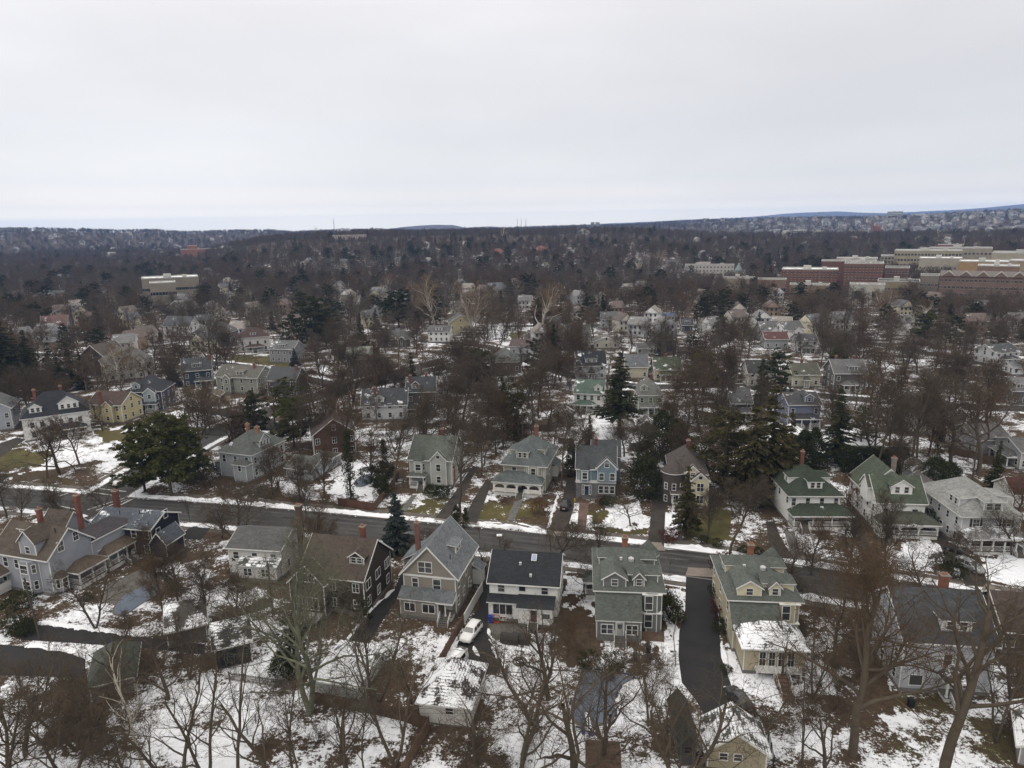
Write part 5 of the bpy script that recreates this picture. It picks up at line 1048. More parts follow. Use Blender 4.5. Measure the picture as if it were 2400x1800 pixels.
# --- everything further off: label, left and right foot, eave row, ridge row, roof kind, wall, roof, depth, options ----
NAVY, SAGE, YEL, TAN, BRN = (.020, .028, .060), (.25, .27, .19), (.58, .45, .08), (.32, .27, .19), (.055, .038, .030)
LIST = [
 ('tall white house with navy roof, big white gable dormers and brick chimneys', 60, 1037, 215, 1014, 972, 908, 'hip', WH, (.026, .030, .040), 12, dict(dorm=[('F', 3.5, 5.0, 1.8, 'gable', 3), ('F', -4.6, 3.0, 1.5, 'gable', 2)], porch=('F', -4, 7, 3.0), ch=[(-4.5, 0), (2, 1.5)], nf=6, detail=2)),
 ('light blue house cut off by the left edge', -45, 1016, 33, 1007, 960, 928, 'gy', (.30, .34, .43), (.13, .14, .15), 11, dict(nf=3, detail=2)),
 ('yellow house with brown roof and long brown chimney on its front', 215, 989, 290, 992, 948, 916, 'gx', YEL, (.085, .050, .034), 9, dict(front=(1.5, 3.4), ch=[(-1.2, -4.6)], nf=3, detail=2)),
 ('dark navy house with angular gables and a small white balcony', 302, 966, 384, 962, 918, 878, 'hip', (.030, .040, .085), (.035, .038, .048), 12, dict(front=(2, 3.6), dorm=[('F', -2.5, 2.4, 1.3, 'gable', 1)], porch=('F', -4, 4, 2.2), nf=4, gw=(.3, .36, .38), detail=2)),
 ('large cream house with grey roof and white ornamented gable', 250, 897, 366, 882, 848, 812, 'hip', (.52, .49, .38), (.145, .14, .125), 13, dict(front=(3.5, 4.5), dorm=[('F', -3.5, 2.2, 1.2, 'gable', 1)], nf=5, detail=2)),
 ('dark brown steep-gabled house left of the large cream house', 188, 880, 258, 884, 842, 803, 'gy', BRN, (.10, .08, .06), 12, dict(nf=3, ns=4, detail=2)),
 ('dark blue house with white gable edges, brick chimney and solar panels', 432, 911, 500, 905, 868, 838, 'gx', (.030, .055, .090), (.060, .062, .070), 9, dict(dorm=[('F', 0, 3.2, 1.4, 'shed', 2)], ch=[(4.6, -1)], porch=('F', -1, 5, 2.4), nf=3, detail=2)),
 ('sage green house with brown stucco chimney beside the dark blue house', 510, 919, 606, 924, 884, 855, 'gx', SAGE, (.13, .12, .095), 10, dict(front=(-3.5, 3), dorm=[('F', 1, 3, 1.3, 'shed', 2)], ch=[(5.2, -1)], nf=4, detail=2)),
 ('blue gabled house with red brick chimney beside the tall pine', 629, 930, 696, 932, 892, 860, 'gx', (.050, .095, .15), (.075, .080, .085), 9, dict(ch=[(4.4, -1)], nf=3, ns=3, detail=2)),
 ('white house with maroon-brown hip roof and rounded front porch', 560, 828, 634, 822, 790, 767, 'hip', (.60, .57, .52), (.090, .050, .042), 11, dict(dorm=[('F', 0, 2.8, 1.2, 'hip', 2), ('R', 0, 2.2, 1.2, 'hip', 1)], porch=('F', -4, 4.4, 3.0), ch=[(3, 2)], nf=4, detail=2)),
 ('slate grey house with shed dormer beside the blue spruce', 634, 850, 690, 852, 818, 797, 'gx', (.22, .24, .25), (.13, .135, .14), 9, dict(dorm=[('F', 0, 3.2, 1.1, 'shed', 3)], ch=[(3.4, 2)], nf=4, detail=2)),
 ('blue-gabled house with faded red roof and stacked white porches on the left', 100, 797, 162, 793, 766, 738, 'gx', (.12, .20, .28), (.17, .085, .07), 11, dict(porch=('R', -4, 4, 2.6), nf=3, gw=(.16, .28, .38), ch=[(-1, 1)])),
 ('white twin-gabled house with dark grey roof near the stone church hall', 385, 788, 446, 790, 765, 741, 'gx', (.66, .66, .66), (.085, .095, .105), 10, dict(front=(2, 3), nf=4)),
 ('dark grey shingled house behind a tall bare oak', 456, 812, 542, 810, 780, 754, 'hip', (.15, .15, .15), (.11, .105, .095), 12, dict(porch=('F', -6, 0, 3), dorm=[('F', 1, 2.4, 1.2, 'gable', 1)], nf=4)),
 ('fieldstone gabled hall with tall window groups', 391, 741, 438, 742, 724, 702, 'gy', (.20, .16, .12), (.16, .17, .165), 16, dict(nf=2, wk='brick', big=1)),
 ('pale yellow mansion with low grey roof among far left trees', 80, 706, 156, 705, 692, 681, 'hip', (.46, .40, .26), (.10, .11, .115), 11, dict(front=(0, 5), nf=6, ch=[(6, 0)])),
 ('stone-grey hip-roofed house deep in the left woods', 121, 668, 172, 667, 656, 643, 'hip', (.26, .25, .22), (.16, .17, .18), 12, dict(nf=4)),
 ('stone house with pale green shingle roof behind the pointed spruce', 816, 881, 874, 878, 842, 812, 'gx', (.20, .18, .15), (.22, .24, .20), 10, dict(dorm=[('F', 0, 3.0, 1.1, 'shed', 3)], ch=[(4.4, 2)], nf=3, wk='brick', detail=2)),
 ('white and grey house with charcoal roof, gable dormer and outside white staircase', 850, 988, 955, 984, 950, 910, 'gx', (.50, .52, .54), CHAR, 11, dict(dorm=[('F', -1.4, 2.6, 1.4, 'gable', 1)], ch=[(-3, -2)], porch=('R', -3.5, 4, 2.6), nf=4, detail=2)),
 ('dark slate-blue house with red chimney and paired dormer windows', 955, 968, 1022, 966, 918, 882, 'gx', (.070, .080, .095), (.050, .052, .058), 10, dict(dorm=[('F', -1.6, 2.6, 1.4, 'gable', 2)], ch=[(-3.4, -2), (1.5, 1)], nf=3, detail=2)),
 ('dark tudor house with grey roof behind the yellow-twigged bushes', 884, 816, 962, 813, 795, 774, 'gx', (.10, .085, .07), (.095, .095, .09), 10, dict(front=(4, 3.4), nf=4)),
 ('sage and cream gabled house behind a wide bare oak', 1048, 905, 1128, 903, 878, 850, 'gx', (.34, .36, .26), (.15, .16, .135), 10, dict(dorm=[('F', -1, 3, 1.2, 'gable', 2)], nf=3, detail=2)),
 ('brick house with large green-grey hip roof', 1148, 876, 1222, 874, 848, 814, 'hip', (.14, .085, .065), (.11, .125, .12), 13, dict(dorm=[('F', 1, 1.8, 1.0, 'gable', 1)], ch=[(-3, 2)], nf=3, wk='brick')),
 ('grey and white house with brownish-red roof', 1195, 832, 1262, 834, 812, 794, 'gx', (.42, .42, .44), (.12, .08, .07), 10, dict(ch=[(-2, 0)], nf=4, ns=3)),
 ('mustard yellow old house with pointed front gable between the great sycamores', 1054, 788, 1108, 786, 756, 734, 'gy', (.42, .34, .10), (.10, .10, .10), 12, dict(porch=('F', 0, 6, 2.6), nf=3, detail=2)),
 ('white house with broad dormer left of the mustard yellow house', 1004, 803, 1054, 803, 778, 762, 'gx', (.66, .65, .62), (.12, .12, .115), 9, dict(dorm=[('F', 0, 3.4, 1.3, 'shed', 2)], nf=4)),
 ('cream gable with brown chimney above the mustard yellow house', 1058, 738, 1090, 737, 722, 708, 'gy', (.48, .43, .28), (.09, .085, .08), 9, dict(ch=[(-3, -2)], nf=2)),
 ('pale grey tall gabled house behind the right sycamore pair', 1118, 708, 1148, 708, 690, 672, 'gy', (.40, .40, .41), (.15, .15, .15), 10, dict(nf=3)),
 ('blue-grey roofed white house above the pale gabled one', 1150, 692, 1182, 690, 676, 662, 'gx', (.50, .50, .52), (.13, .15, .17), 9, dict(nf=3)),
 ('white gabled house in woods left of the round dark pine', 778, 687, 807, 687, 674, 658, 'gy', (.66, .66, .66), (.16, .16, .16), 9, dict(nf=2)),
 ('cream house with wide grey roof below the left white gable', 798, 716, 839, 716, 706, 693, 'gx', (.54, .50, .42), (.12, .105, .085), 10, dict(nf=4)),
 ('small dark and white cottage beside the round dark pine', 882, 712, 904, 712, 704, 695, 'gy', (.5, .5, .5), (.10, .10, .10), 8, dict(nf=1)),
 ('white arrow-pointed gable above the round dark pine', 890, 688, 916, 688, 676, 666, 'gy', (.64, .64, .62), (.08, .07, .06), 8, dict(nf=2)),
 ('pale blue house with black roof, shed dormer beside the great fir', 1351, 891, 1420, 890, 857, 822, 'gx', (.36, .39, .45), (.026, .028, .034), 10, dict(dorm=[('F', 0, 4.4, 1.4, 'shed', 2)], porch=('F', -1.2, 1.2, 1.6), nf=3, detail=2)),
 ('white house with sea-green roof and green porch roof left of the great fir', 1346, 964, 1412, 967, 922, 889, 'gx', (.60, .60, .56), (.075, .13, .095), 11, dict(dorm=[('F', 3, 2.4, 1.3, 'gable', 1)], porch=('F', -4.4, 2, 2.6), nf=4, detail=2)),
 ('light green house with grey hip roof right of the great fir', 1496, 972, 1552, 972, 926, 886, 'hip', (.24, .32, .18), (.14, .145, .13), 12, dict(dorm=[('F', -2, 2, 1.3, 'gable', 1)], porch=('F', -3, 3, 2), ch=[(1, 2)], nf=3, detail=2)),
 ('pale teal house with square side tower', 1408, 770, 1448, 770, 748, 730, 'gx', (.30, .40, .38), (.12, .12, .12), 9, dict(front=(2.6, 2.6), nf=3, ch=[(-2, 0)])),
 ('grey house with white right gable and two chimneys behind olive evergreens', 1322, 818, 1384, 817, 786, 760, 'gx', (.34, .34, .33), (.14, .145, .13), 11, dict(ch=[(-2, 0), (2.6, 0)], nf=4)),
 ('small cream house with snowy ridge', 1392, 818, 1450, 818, 800, 786, 'gy', (.50, .46, .32), (.15, .14, .12), 9, dict(nf=3)),
 ('light yellow house with blue-grey roof right of the great fir top', 1466, 888, 1518, 888, 860, 830, 'gx', (.52, .46, .26), (.13, .14, .155), 9, dict(nf=2)),
 ('yellow house with moss green roof and triple windows', 1533, 893, 1596, 893, 866, 836, 'gx', (.50, .42, .18), (.070, .090, .050), 10, dict(nf=2, ch=[(0, 1)], porch=('F', -3, 3, 2))),
 ('dark navy house with many white windows behind bare oaks', 1528, 828, 1586, 828, 796, 772, 'hip', (.030, .040, .085), (.06, .06, .065), 10, dict(nf=3)),
 ('grey-roofed cottage left of the navy house', 1494, 832, 1532, 832, 818, 803, 'gx', (.35, .35, .33), (.11, .12, .12), 8, dict(nf=2)),
 ('small house with bright blue tarpaulin roof', 1547, 752, 1582, 752, 744, 736, 'gx', (.4, .42, .45), (.10, .17, .32), 8, dict(nf=2)),
 ('dark blue house with lit white dormer far right of centre', 1597, 778, 1624, 778, 762, 747, 'gx', (.04, .05, .09), (.06, .065, .08), 9, dict(dorm=[('F', 0, 3, 1.4, 'shed', 2)], nf=2)),
 ('pale grey house with tan roof beside the dark spruce', 1640, 780, 1674, 780, 760, 745, 'gx', (.42, .42, .42), (.22, .20, .17), 9, dict(nf=2)),
 ('yellow foursquare house behind the tall bare tree', 1712, 792, 1760, 792, 772, 755, 'hip', (.48, .40, .18), (.08, .085, .09), 9, dict(dorm=[('F', 1, 2, 1.0, 'hip', 1)], nf=3)),
 ('grey-blue gabled house left of the bright white one', 1784, 798, 1829, 797, 775, 752, 'gx', (.22, .26, .30), (.13, .13, .125), 9, dict(front=(1.5, 4.4), gw=(.6, .6, .6), nf=3)),
 ('bright white house with grey roof and white gable', 1836, 800, 1883, 797, 773, 752, 'gx', (.72, .72, .72), (.12, .12, .12), 9, dict(front=(1.8, 4.0), nf=2)),
 ('house with brick-red roof below the grey-blue gabled house', 1792, 818, 1846, 818, 795, 777, 'gx', (.26, .30, .30), (.13, .045, .035), 9, dict(nf=3)),
 ('white house with charcoal roof and snowy porch roof', 1866, 828, 1914, 828, 800, 782, 'gx', (.50, .50, .50), (.07, .072, .075), 9, dict(porch=('F', -3, 3, 2.4), nf=3)),
 ('brown-roofed house behind bare oak limbs', 1662, 898, 1728, 898, 868, 841, 'gx', (.30, .24, .17), (.095, .075, .062), 10, dict(nf=4, ch=[(4, 1)])),
 ('cream house with dark roof and eyelid dormer', 1752, 908, 1824, 908, 875, 843, 'gx', (.50, .44, .33), (.050, .046, .044), 10, dict(nf=3, ch=[(4.2, 1)])),
 ('pale yellow house with olive roof and centred door', 1856, 908, 1920, 908, 878, 850, 'gx', (.46, .42, .26), (.095, .095, .062), 10, dict(nf=2, ch=[(0, 1)], porch=('F', -1, 1, 1.2))),
 ('dark brown-grey house with triple dormer window and yellow front door', 1952, 918, 2028, 918, 875, 841, 'gx', (.11, .095, .085), (.13, .13, .13), 10, dict(dorm=[('F', 1, 3.0, 1.3, 'shed', 3)], porch=('F', -3, 3, 2.6), ch=[(-3, 1), (3, 1)], nf=2, door=(.5, .30, .02), detail=2)),
 ('violet-blue house with charcoal roof seen behind bare limbs', 1845, 1000, 1920, 1000, 948, 918, 'gx', (.14, .17, .33), (.060, .060, .064), 11, dict(dorm=[('F', 1.4, 2.4, 1.6, 'gable', 1)], porch=('F', -4, 4, 2.2), nf=2, detail=2)),
 ('charcoal grey narrow house left of the olive evergreens', 1712, 985, 1760, 985, 945, 908, 'gx', (.075, .075, .078), (.09, .092, .095), 9, dict(nf=2, porch=('F', -3, 3, 2))),
 ('tan stucco house with white-edged peaked gable behind ivy trunks', 2139, 1016, 2206, 1016, 970, 926, 'gy', TAN, (.12, .10, .085), 12, dict(nf=3, ns=4)),
 ('brown shingle house with peaked gable right of the tan stucco one', 2222, 1012, 2262, 1012, 975, 942, 'gy', (.17, .13, .10), (.10, .085, .075), 10, dict(nf=2)),
 ('ochre house with brown roof deep in bare trees', 2205, 908, 2268, 908, 888, 866, 'gx', (.30, .25, .14), (.13, .08, .055), 10, dict(nf=4)),
 ('light grey house with white-trimmed right gable behind a spreading oak', 2282, 1068, 2364, 1066, 1030, 992, 'gx', (.38, .39, .40), (.10, .095, .09), 11, dict(nf=3, detail=2)),
 ('grey house cut off by the right edge with white porch', 2388, 1104, 2460, 1106, 1060, 1025, 'gx', (.40, .41, .42), (.12, .12, .12), 11, dict(nf=3, porch=('L', -4, 4, 2))),
 ('white house with dark roof near the railway at the right edge', 2330, 858, 2386, 854, 826, 805, 'gx', (.56, .57, .60), (.070, .074, .078), 10, dict(nf=4, porch=('F', -4, 4, 2))),
 ('charcoal house with pale dormer at the right edge', 2368, 950, 2430, 950, 916, 884, 'gx', (.13, .14, .15), (.16, .16, .17), 10, dict(dorm=[('F', -1, 3, 1.3, 'shed', 3)], nf=3)),
 ('tan house with twin gables beyond the railway', 2246, 750, 2288, 750, 735, 718, 'gx', (.38, .31, .22), (.14, .13, .12), 9, dict(front=(1.6, 3.4), gw=(.5, .42, .3), nf=3)),
 ('dark grey porch house beyond the railway', 2288, 744, 2330, 744, 722, 703, 'gx', (.16, .17, .18), (.17, .17, .17), 9, dict(dorm=[('F', 0, 2.6, 1.2, 'shed', 2)], nf=3)),
 ('olive-tan low house beyond the railway', 2296, 768, 2348, 768, 752, 740, 'gx', (.26, .24, .17), (.17, .16, .14), 9, dict(nf=3)),
 ('ochre house at the right edge beyond the railway', 2370, 780, 2430, 780, 752, 732, 'gx', (.30, .25, .15), (.15, .14, .13), 9, dict(nf=3)),
 ('white cottage with grey roof by the track at the right edge', 2372, 880, 2430, 880, 866, 850, 'gx', (.62, .64, .70), (.14, .15, .17), 8, dict(nf=3)),
 ('low grey house behind the slate-blue house', 1130, 960, 1190, 960, 940, 922, 'gx', (.12, .11, .10), (.10, .10, .10), 9, dict(nf=3)),
 ('white dormered house right of the round dark pine', 930, 806, 960, 806, 792, 778, 'gx', (.5, .5, .5), (.12, .12, .12), 8, dict(nf=2)),
 ('white two-storey house half hidden beyond the far sycamore', 1272, 690, 1306, 690, 680, 672, 'hip', (.52, .52, .48), (.16, .17, .18), 9, dict(nf=4)),
 ('low white house with dark roof beyond the far sycamore', 1308, 702, 1348, 702, 692, 683, 'gx', (.58, .58, .58), (.05, .05, .05), 9, dict(nf=3)),
 ('olive-grey narrow house at the crown of the left oak', 1228, 800, 1252, 800, 788, 776, 'gy', (.28, .28, .24), (.12, .12, .1), 8, dict(nf=1)),
 ('red roofed brick villa in the middle woods', 1142, 626, 1180, 626, 618, 604, 'hip', (.26, .16, .10), (.27, .085, .05), 14, dict(nf=5)),
 ('second red roofed villa further right in the middle woods', 1250, 622, 1282, 622, 613, 599, 'hip', (.26, .16, .10), (.27, .085, .05), 14, dict(nf=4)),
 ('pale house high in the middle woods with orange chimney', 1360, 598, 1382, 597, 590, 580, 'gy', (.52, .50, .46), (.2, .18, .16), 10, dict(nf=2)),
 ('cream house in the woods below the twin towers', 1412, 586, 1440, 586, 580, 572, 'gx', (.50, .50, .47), (.2, .2, .2), 10, dict(nf=3)),
]
def dull(c, k=.5, v=.95):
    g = sum(c)/3; return tuple((q+(g-q)*k)*v for q in c)
rl = random.Random(2)
for (label, x0, y0, x1, y1, ye, yr, rt, wall, roof, d, o) in LIST:
    wall, roof = dull(wall), dull(roof, .35, .78)
    det = o.get('detail', 1)
    s = House(label, (x0, y0), (x1, y1), d, 6, wall, roof, wk=o.get('wk', 'siding'), snow=rl.choice((0, .06, .12, .2)), clear=not any(q in label for q in ('behind', 'deep', 'hidden', 'bare', 'beyond')))
    s.h = min(8.2, max(3.0, HT((x0+x1)/2, (y0+y1)/2, ye)))
    s.body(rt, max(1.6, min(6.0, rise_to(s, yr))), .5)
    if 'front' in o:
        u, w_ = o['front']; s.wing('F', u-w_/2, u+w_/2, 1.2, s.h-.3, 'gy', w_*.5, wall=o.get('gw'), oh=.3, wins=[(u, s.h-2.2, .9, 1.3, 'sash'), (u, 1.1, .9, 1.3, 'sash')])
    for dd in o.get('dorm', ()): s.dormer(dd[0], dd[1], dd[2], dd[3], dd[4], .8, dd[5], wall=o.get('gw'))
    if 'porch' in o:
        p = o['porch']; hw, hd = s.dims(p[0]); a, b_ = max(p[1], -hw-.6), min(p[2], hw+.8)
        s.porch(p[0], a, b_, p[3], 3.0, 1.0, 3 if b_-a < 6 else 4, .6, rail=det > 1, snow=.2, roofc=roof, steps=(a+b_)/2 if det > 1 else None)
    if 'door' in o: s.door('F', 0, .6, c=o['door'])
    fl = 2 if s.h > 4.8 else 1
    s.auto(o.get('nf', 3), o.get('ns', 3), 'FR' if s.x < 0 else 'FL', floors=fl)
    if rt in ('gy',): s.win('F', 0, s.h+.5, .9, 1.3)
    if rt in ('gx', 'gamx'): s.win('R' if s.x < 0 else 'L', 0, s.h+.4, .9, 1.2)
    for cx, cy in o.get('ch', ()): s.chimney(cx, cy, s.h+s.main[1]+1.1, .9, .8)
    s.end()
# ================================================================== trees one can point at
PL = []                                              # (x, y, r) of placed plants
def P(key, px, py, top, label, name='bare_tree', cat='tree', wide=1.0, h=None, group=None, rz=None):
    x, y = G(px, py); h = h or max(1.0, min(32, top_h(x, y, top)))
    PL.append((x, y, h*.22)); return plant(key, x, y, h, name, label, cat, group, wide, rz)
# big bare trees of the lower foreground
P('open0', 1352, 1860, 1480, 'wide many-limbed bare tree in front of the dark covered pool', wide=1.15, rz=1.0)
P('open1', 1420, 1800, 1515, 'bare tree with two heavy rising limbs between the big pool and the cream garage', wide=1.05, rz=2.2)
P('high1', 1998, 1770, 1235, 'very large dense bare oak standing left of the pale grey house at the lower right', wide=1.0)
P('high0', 2210, 1850, 1260, 'huge bare tree with thick pale trunk in front of the pale grey house', wide=1.1, rz=.4)
P('lichen0', 728, 1672, 1235, 'huge forked tree with pale green lichened limbs rising before the white star house', wide=1.05, rz=.9)
P('thin0', 869, 1640, 1380, 'straight slim bare tree left of its twin between the two snowy garages')
P('thin1', 888, 1645, 1385, 'straight slim bare tree right of its twin between the two snowy garages')
P('thin1', 926, 1795, 1450, 'tall bare tree whose single dark trunk crosses the brown fence left of the white garage', wide=1.0)
P('thin0', 965, 1650, 1475, 'small branching bare tree in the snowy yard just left of the white garage', wide=1.3)
P('thin1', 490, 1830, 1500, 'bare tree with a dark trunk splitting low into a Y in the lower left snow')
P('thin0', 560, 1835, 1480, 'bare tree with upright dark trunk just right of the Y-shaped one')
P('birch0', 345, 1830, 1490, 'slender leaning tree with whitish bark at the lower left')
P('fork0', 20, 1850, 1560, 'dark bare tree with crooked limbs at the lower left corner', wide=1.2)
P('slim0', 690, 1830, 1560, 'thin pole-like bare tree left of centre at the bottom edge'); P('slim1', 705, 1835, 1600, 'thin bare tree beside the pole-like one at the bottom edge')
P('slim1', 820, 1825, 1590, 'leaning slim bare tree at the bottom, half way to the brown fence'); P('slim0', 855, 1822, 1620, 'thin bare sapling right of the leaning slim tree')
P('fork1', 172, 1845, 1590, 'dark bushy bare tree over the brush at the bottom left', wide=1.1); P('slim0', 262, 1820, 1640, 'thin bare tree among the bottom left brush'); P('fork0', 225, 1475, 1300, 'bare tree with orange-brown trunk before the blue-grey house porch', wide=1.1)
P('maple0', 420, 1425, 1262, 'round bare tree between the blue-grey house and the white star house'); P('maple1', 385, 1445, 1290, 'reddish bare tree beside the round one right of the paved garden', wide=1.1)
P('maple2', 480, 1475, 1290, 'brown bare tree over the snowy yard left of the lichened tree'); P('maple1', 300, 1515, 1420, 'low reddish bare tree along the lane'); P('open0', 395, 1640, 1440, 'bare brown tree in the brush beside the black shed')
P('fork1', 445, 1590, 1420, 'crooked bare tree in front of the black timber shed'); P('fork0', 90, 1690, 1490, 'dense bare tree in the thicket left of the green-roofed garage'); P('open1', 180, 1760, 1530, 'spreading bare tree over the green-roofed garage corner')
P('low0', 1172, 1575, 1490, 'small bare tree on the garden behind the black-roofed house', wide=1.0); P('open0', 1285, 1640, 1370, 'bare tree with brown stems between the black-roofed house and the pool'); P('maple1', 1330, 1540, 1425, 'reddish bare tree beside the grey-green shingled house corner')
P('open0', 1215, 1850, 1560, 'wide bare tree leaning over the snowy yard right of the white garage', wide=1.0, rz=3.6); P('fork0', 1100, 1830, 1680, 'low bare tree beside the bottom brown fence', wide=1.2)
P('thin0', 1520, 1700, 1440, 'bare tree at the edge of the black driveway'); P('thin0', 1560, 1740, 1530, 'bare bushy tree over the narrow dark outbuilding'); P('open0', 1830, 1600, 1470, 'bare tree right of the snow-capped sunroom', wide=1.1)
P('thin1', 1905, 1640, 1420, 'rust-tinted bare tree in the leaf-strewn gap right of the sunroom house'); P('oak0', 1950, 1560, 1300, 'tall bare oak behind the rust-tinted tree', wide=.9); P('thin0', 1880, 1790, 1560, 'bare tree low on the right of the cream garage'); P('open0', 1935, 1830, 1600, 'brown brushy bare tree at the bottom right of centre')
P('thin1', 2335, 1740, 1480, 'slim bare tree before the right half of the pale grey house'); P('fork1', 2370, 1640, 1390, 'bare tree at the right edge beside the brown gabled house')
P('open0', 1120, 1860, 1640, 'low wide bare crown at the bottom edge under the white garage', wide=1.2, rz=5); P('open1', 1590, 1870, 1560, 'wide bare crown spreading over the narrow dark outbuilding', wide=1.1, rz=4)
P('thin0', 640, 1850, 1540, 'bare tree with fine upright branches at the bottom left of centre', wide=1.4); P('thin1', 420, 1850, 1560, 'bare tree with fine branches between the whitish leaning trunk and the Y-shaped one', wide=1.3); P('open0', 60, 1770, 1560, 'grey-brown bare tree in the tangle at the left bottom edge', wide=1.3); P('fork0', 300, 1870, 1680, 'low tangled bare tree left of the whitish leaning trunk', wide=1.5)
P('open1', 1250, 1700, 1440, 'bare tree with crossing limbs on the snow between the white garage and the pool', wide=1.0, rz=1); P('low1', 1700, 1790, 1690, 'low spreading bare tree beside the cream garage roof', wide=1.2); P('thin0', 1780, 1760, 1580, 'bare tree with fine twigs right of the garden stairs', wide=1.4); P('open0', 800, 1790, 1590, 'fine-twigged bare tree above the bottom of the brown fence', wide=1.1)
P('maple0', 560, 1500, 1330, 'grey-brown bare tree above the black timber shed', wide=1.2); P('open0', 250, 1640, 1450, 'grey-brown bare tree before the green-roofed garage', wide=1.2)
P('sycamore0', 905, 700, 640, 'pale-barked bare tree behind the dark tudor house', wide=1.1); P('sycamore1', 1545, 640, 590, 'pale tan-crowned bare tree in the far middle right woods', wide=1.1); P('sycamore0', 2235, 660, 610, 'pale bare tree before the gabled brick row', wide=1.1)
# street and front gardens
P('low0', 140, 1110, 975, 'spreading bare crab-apple tree on the snowy corner lawn', wide=1.1); P('low1', 430, 984, 905, 'wide low bare tree on the snow by the yellow house', wide=1.2)
P('vase0', 125, 1220, 1110, 'vase-shaped bare street tree by the corner', wide=1.3); P('vase1', 50, 1235, 1120, 'second bare street tree left of the corner one', wide=1.3); P('vase0', 445, 1224, 1160, 'small vase-shaped bare tree beside the navy house')
P('vase1', 335, 1180, 1095, 'young bare tree by the crosswalk right of the navy house roof') if False else None
P('low1', 558, 1242, 1125, 'gnarled dark bare tree on the near verge above the white star house', wide=1.2); P('low0', 520, 1262, 1160, 'gnarled bare tree beside the short black driveway', wide=1.0); P('maple1', 370, 1372, 1215, 'reddish bare tree in front of the navy house gable')
P('maple0', 720, 1225, 1120, 'bare tree on the verge left of the dense blue-grey spruce'); P('vase1', 1125, 1262, 1215, 'narrow small bare tree on the near verge right of the greige house'); P('vase0', 1291, 1290, 1218, 'upright vase-shaped bare tree on the near verge by the black roof', wide=1.1)
P('vase1', 1397, 1262, 1195, 'slim bare street tree in front of the blue house', wide=1.1); P('low1', 1478, 1232, 1155, 'crooked low bare tree in the snowy garden of the blue house', wide=1.1); P('tall0', 1710, 1300, 1100, 'tall bare tree with straight trunk on the far verge before the evergreens', wide=1.2)
P('tall1', 1078, 1206, 965, 'tall straight bare tree between the two twin driveways', wide=1.1); P('tall2', 1128, 1118, 930, 'tall bare tree left of the arched-porch house'); P('tall1', 1316, 1146, 940, 'tall bare tree with thick brown trunk between the arched-porch and the blue house', wide=.9)
P('tall0', 924, 1146, 950, 'tall thick-trunked bare tree left of the pale green-grey house'); P('low0', 1372, 1400, 1318, 'little round bare tree on the snow right of the black-roofed house', wide=1.0); P('low1', 1142, 1345, 1262, 'little bent bare tree between the greige and the black-roofed house'); P('low0', 1178, 1315, 1255, 'reddish low bare tree by the near verge above the black roof', wide=1.3)
P('young0', 1570, 1345, 1290, 'sapling beside the snowy lawn of the grey-green shingled house'); P('vase1', 1600, 1190, 1120, 'small grey bare tree right of the blue house driveway') if False else None
P('oak1', 1640, 1012, 800, 'great dark spreading oak rising behind the olive evergreens', wide=1.15); P('oak0', 1148, 925, 800, 'wide flat-crowned bare oak in front of the sage and cream house', wide=1.5); P('oak2', 1085, 900, 790, 'broad bare oak left of the flat-crowned one', wide=1.4)
P('sycamore0', 1020, 768, 606, 'great pale-barked sycamore with tan crown left of the mustard yellow house', wide=1.0); P('sycamore1', 1112, 786, 624, 'second great pale sycamore with forked trunk right of the mustard yellow house', wide=.95); P('sycamore0', 1268, 792, 656, 'pale spreading sycamore alone in the middle of the snowy block', wide=1.05, rz=2.5)
P('sycamore1', 2072, 748, 668, 'pale sycamore with round crown near the railway', wide=1.15, rz=1.2); P('ghost0', 2146, 806, 700, 'ghost-white bare tree in front of the railway', wide=1.1); P('ghost0', 1498, 660, 600, 'whitish bare tree in the far middle woods', wide=1.0); P('ghost0', 748, 600, 560, 'whitish bare tree far left of centre below the ridge buildings')
P('ghost0', 1178, 608, 556, 'whitish bare tree far off in the middle woods', wide=.9); P('ghost0', 1712, 585, 553, 'whitish bare tree on the far right woods', wide=1.1); P('oak2', 478, 770, 662, 'tall dark bare oak above the bright white twin gables'); P('oak0', 495, 838, 700, 'tall bare oak by the street in front of the dark grey shingled house', wide=.9)
P('sycamore1', 285, 900, 795, 'pale twisted bare tree in front of the large cream house', wide=1.2); P('maple0', 1780, 1010, 870, 'dark bare tree left of the violet-blue house'); P('tall2', 2052, 1112, 880, 'tall bare tree with forked trunk left of the dark hedge', wide=.9); P('tall1', 2130, 1112, 860, 'tallest double-trunked bare tree behind the white house with the arched dormer', wide=1.0)
P('tall0', 2146, 1108, 870, 'tall pale-trunked bare tree next to the double-trunked one'); P('oak0', 2228, 1082, 860, 'large bare oak with ivied stem right of the grey garages'); P('oak1', 2293, 1108, 850, 'spreading bare oak before the light grey house with the white-trimmed gable', wide=1.2); P('maple2', 2175, 1068, 900, 'bare tree with leaning dark stem behind the grey garages')
P('tall2', 2240, 960, 800, 'tall bare tree behind the tan stucco house'); P('maple1', 2110, 1010, 840, 'broad reddish bare tree behind the hedge'); P('maple0', 2320, 980, 830, 'broad bare tree between the two grey houses at the right'); P('oak2', 2370, 1300, 1170, 'bare oak in front of the light grey hipped house', wide=1.1)
P('maple1', 1900, 1345, 1195, 'reddish bare tree in front of the green-roofed house', wide=1.2); P('maple0', 1990, 1350, 1190, 'broad bare tree in front of the green-roofed and the arched-dormer house', wide=1.1); P('maple2', 2075, 1345, 1140, 'bare street tree in front of the arched-dormer house', wide=.9); P('oak2', 1850, 1420, 1240, 'dark bare tree on the near verge right of the sunroom house', wide=1.1)
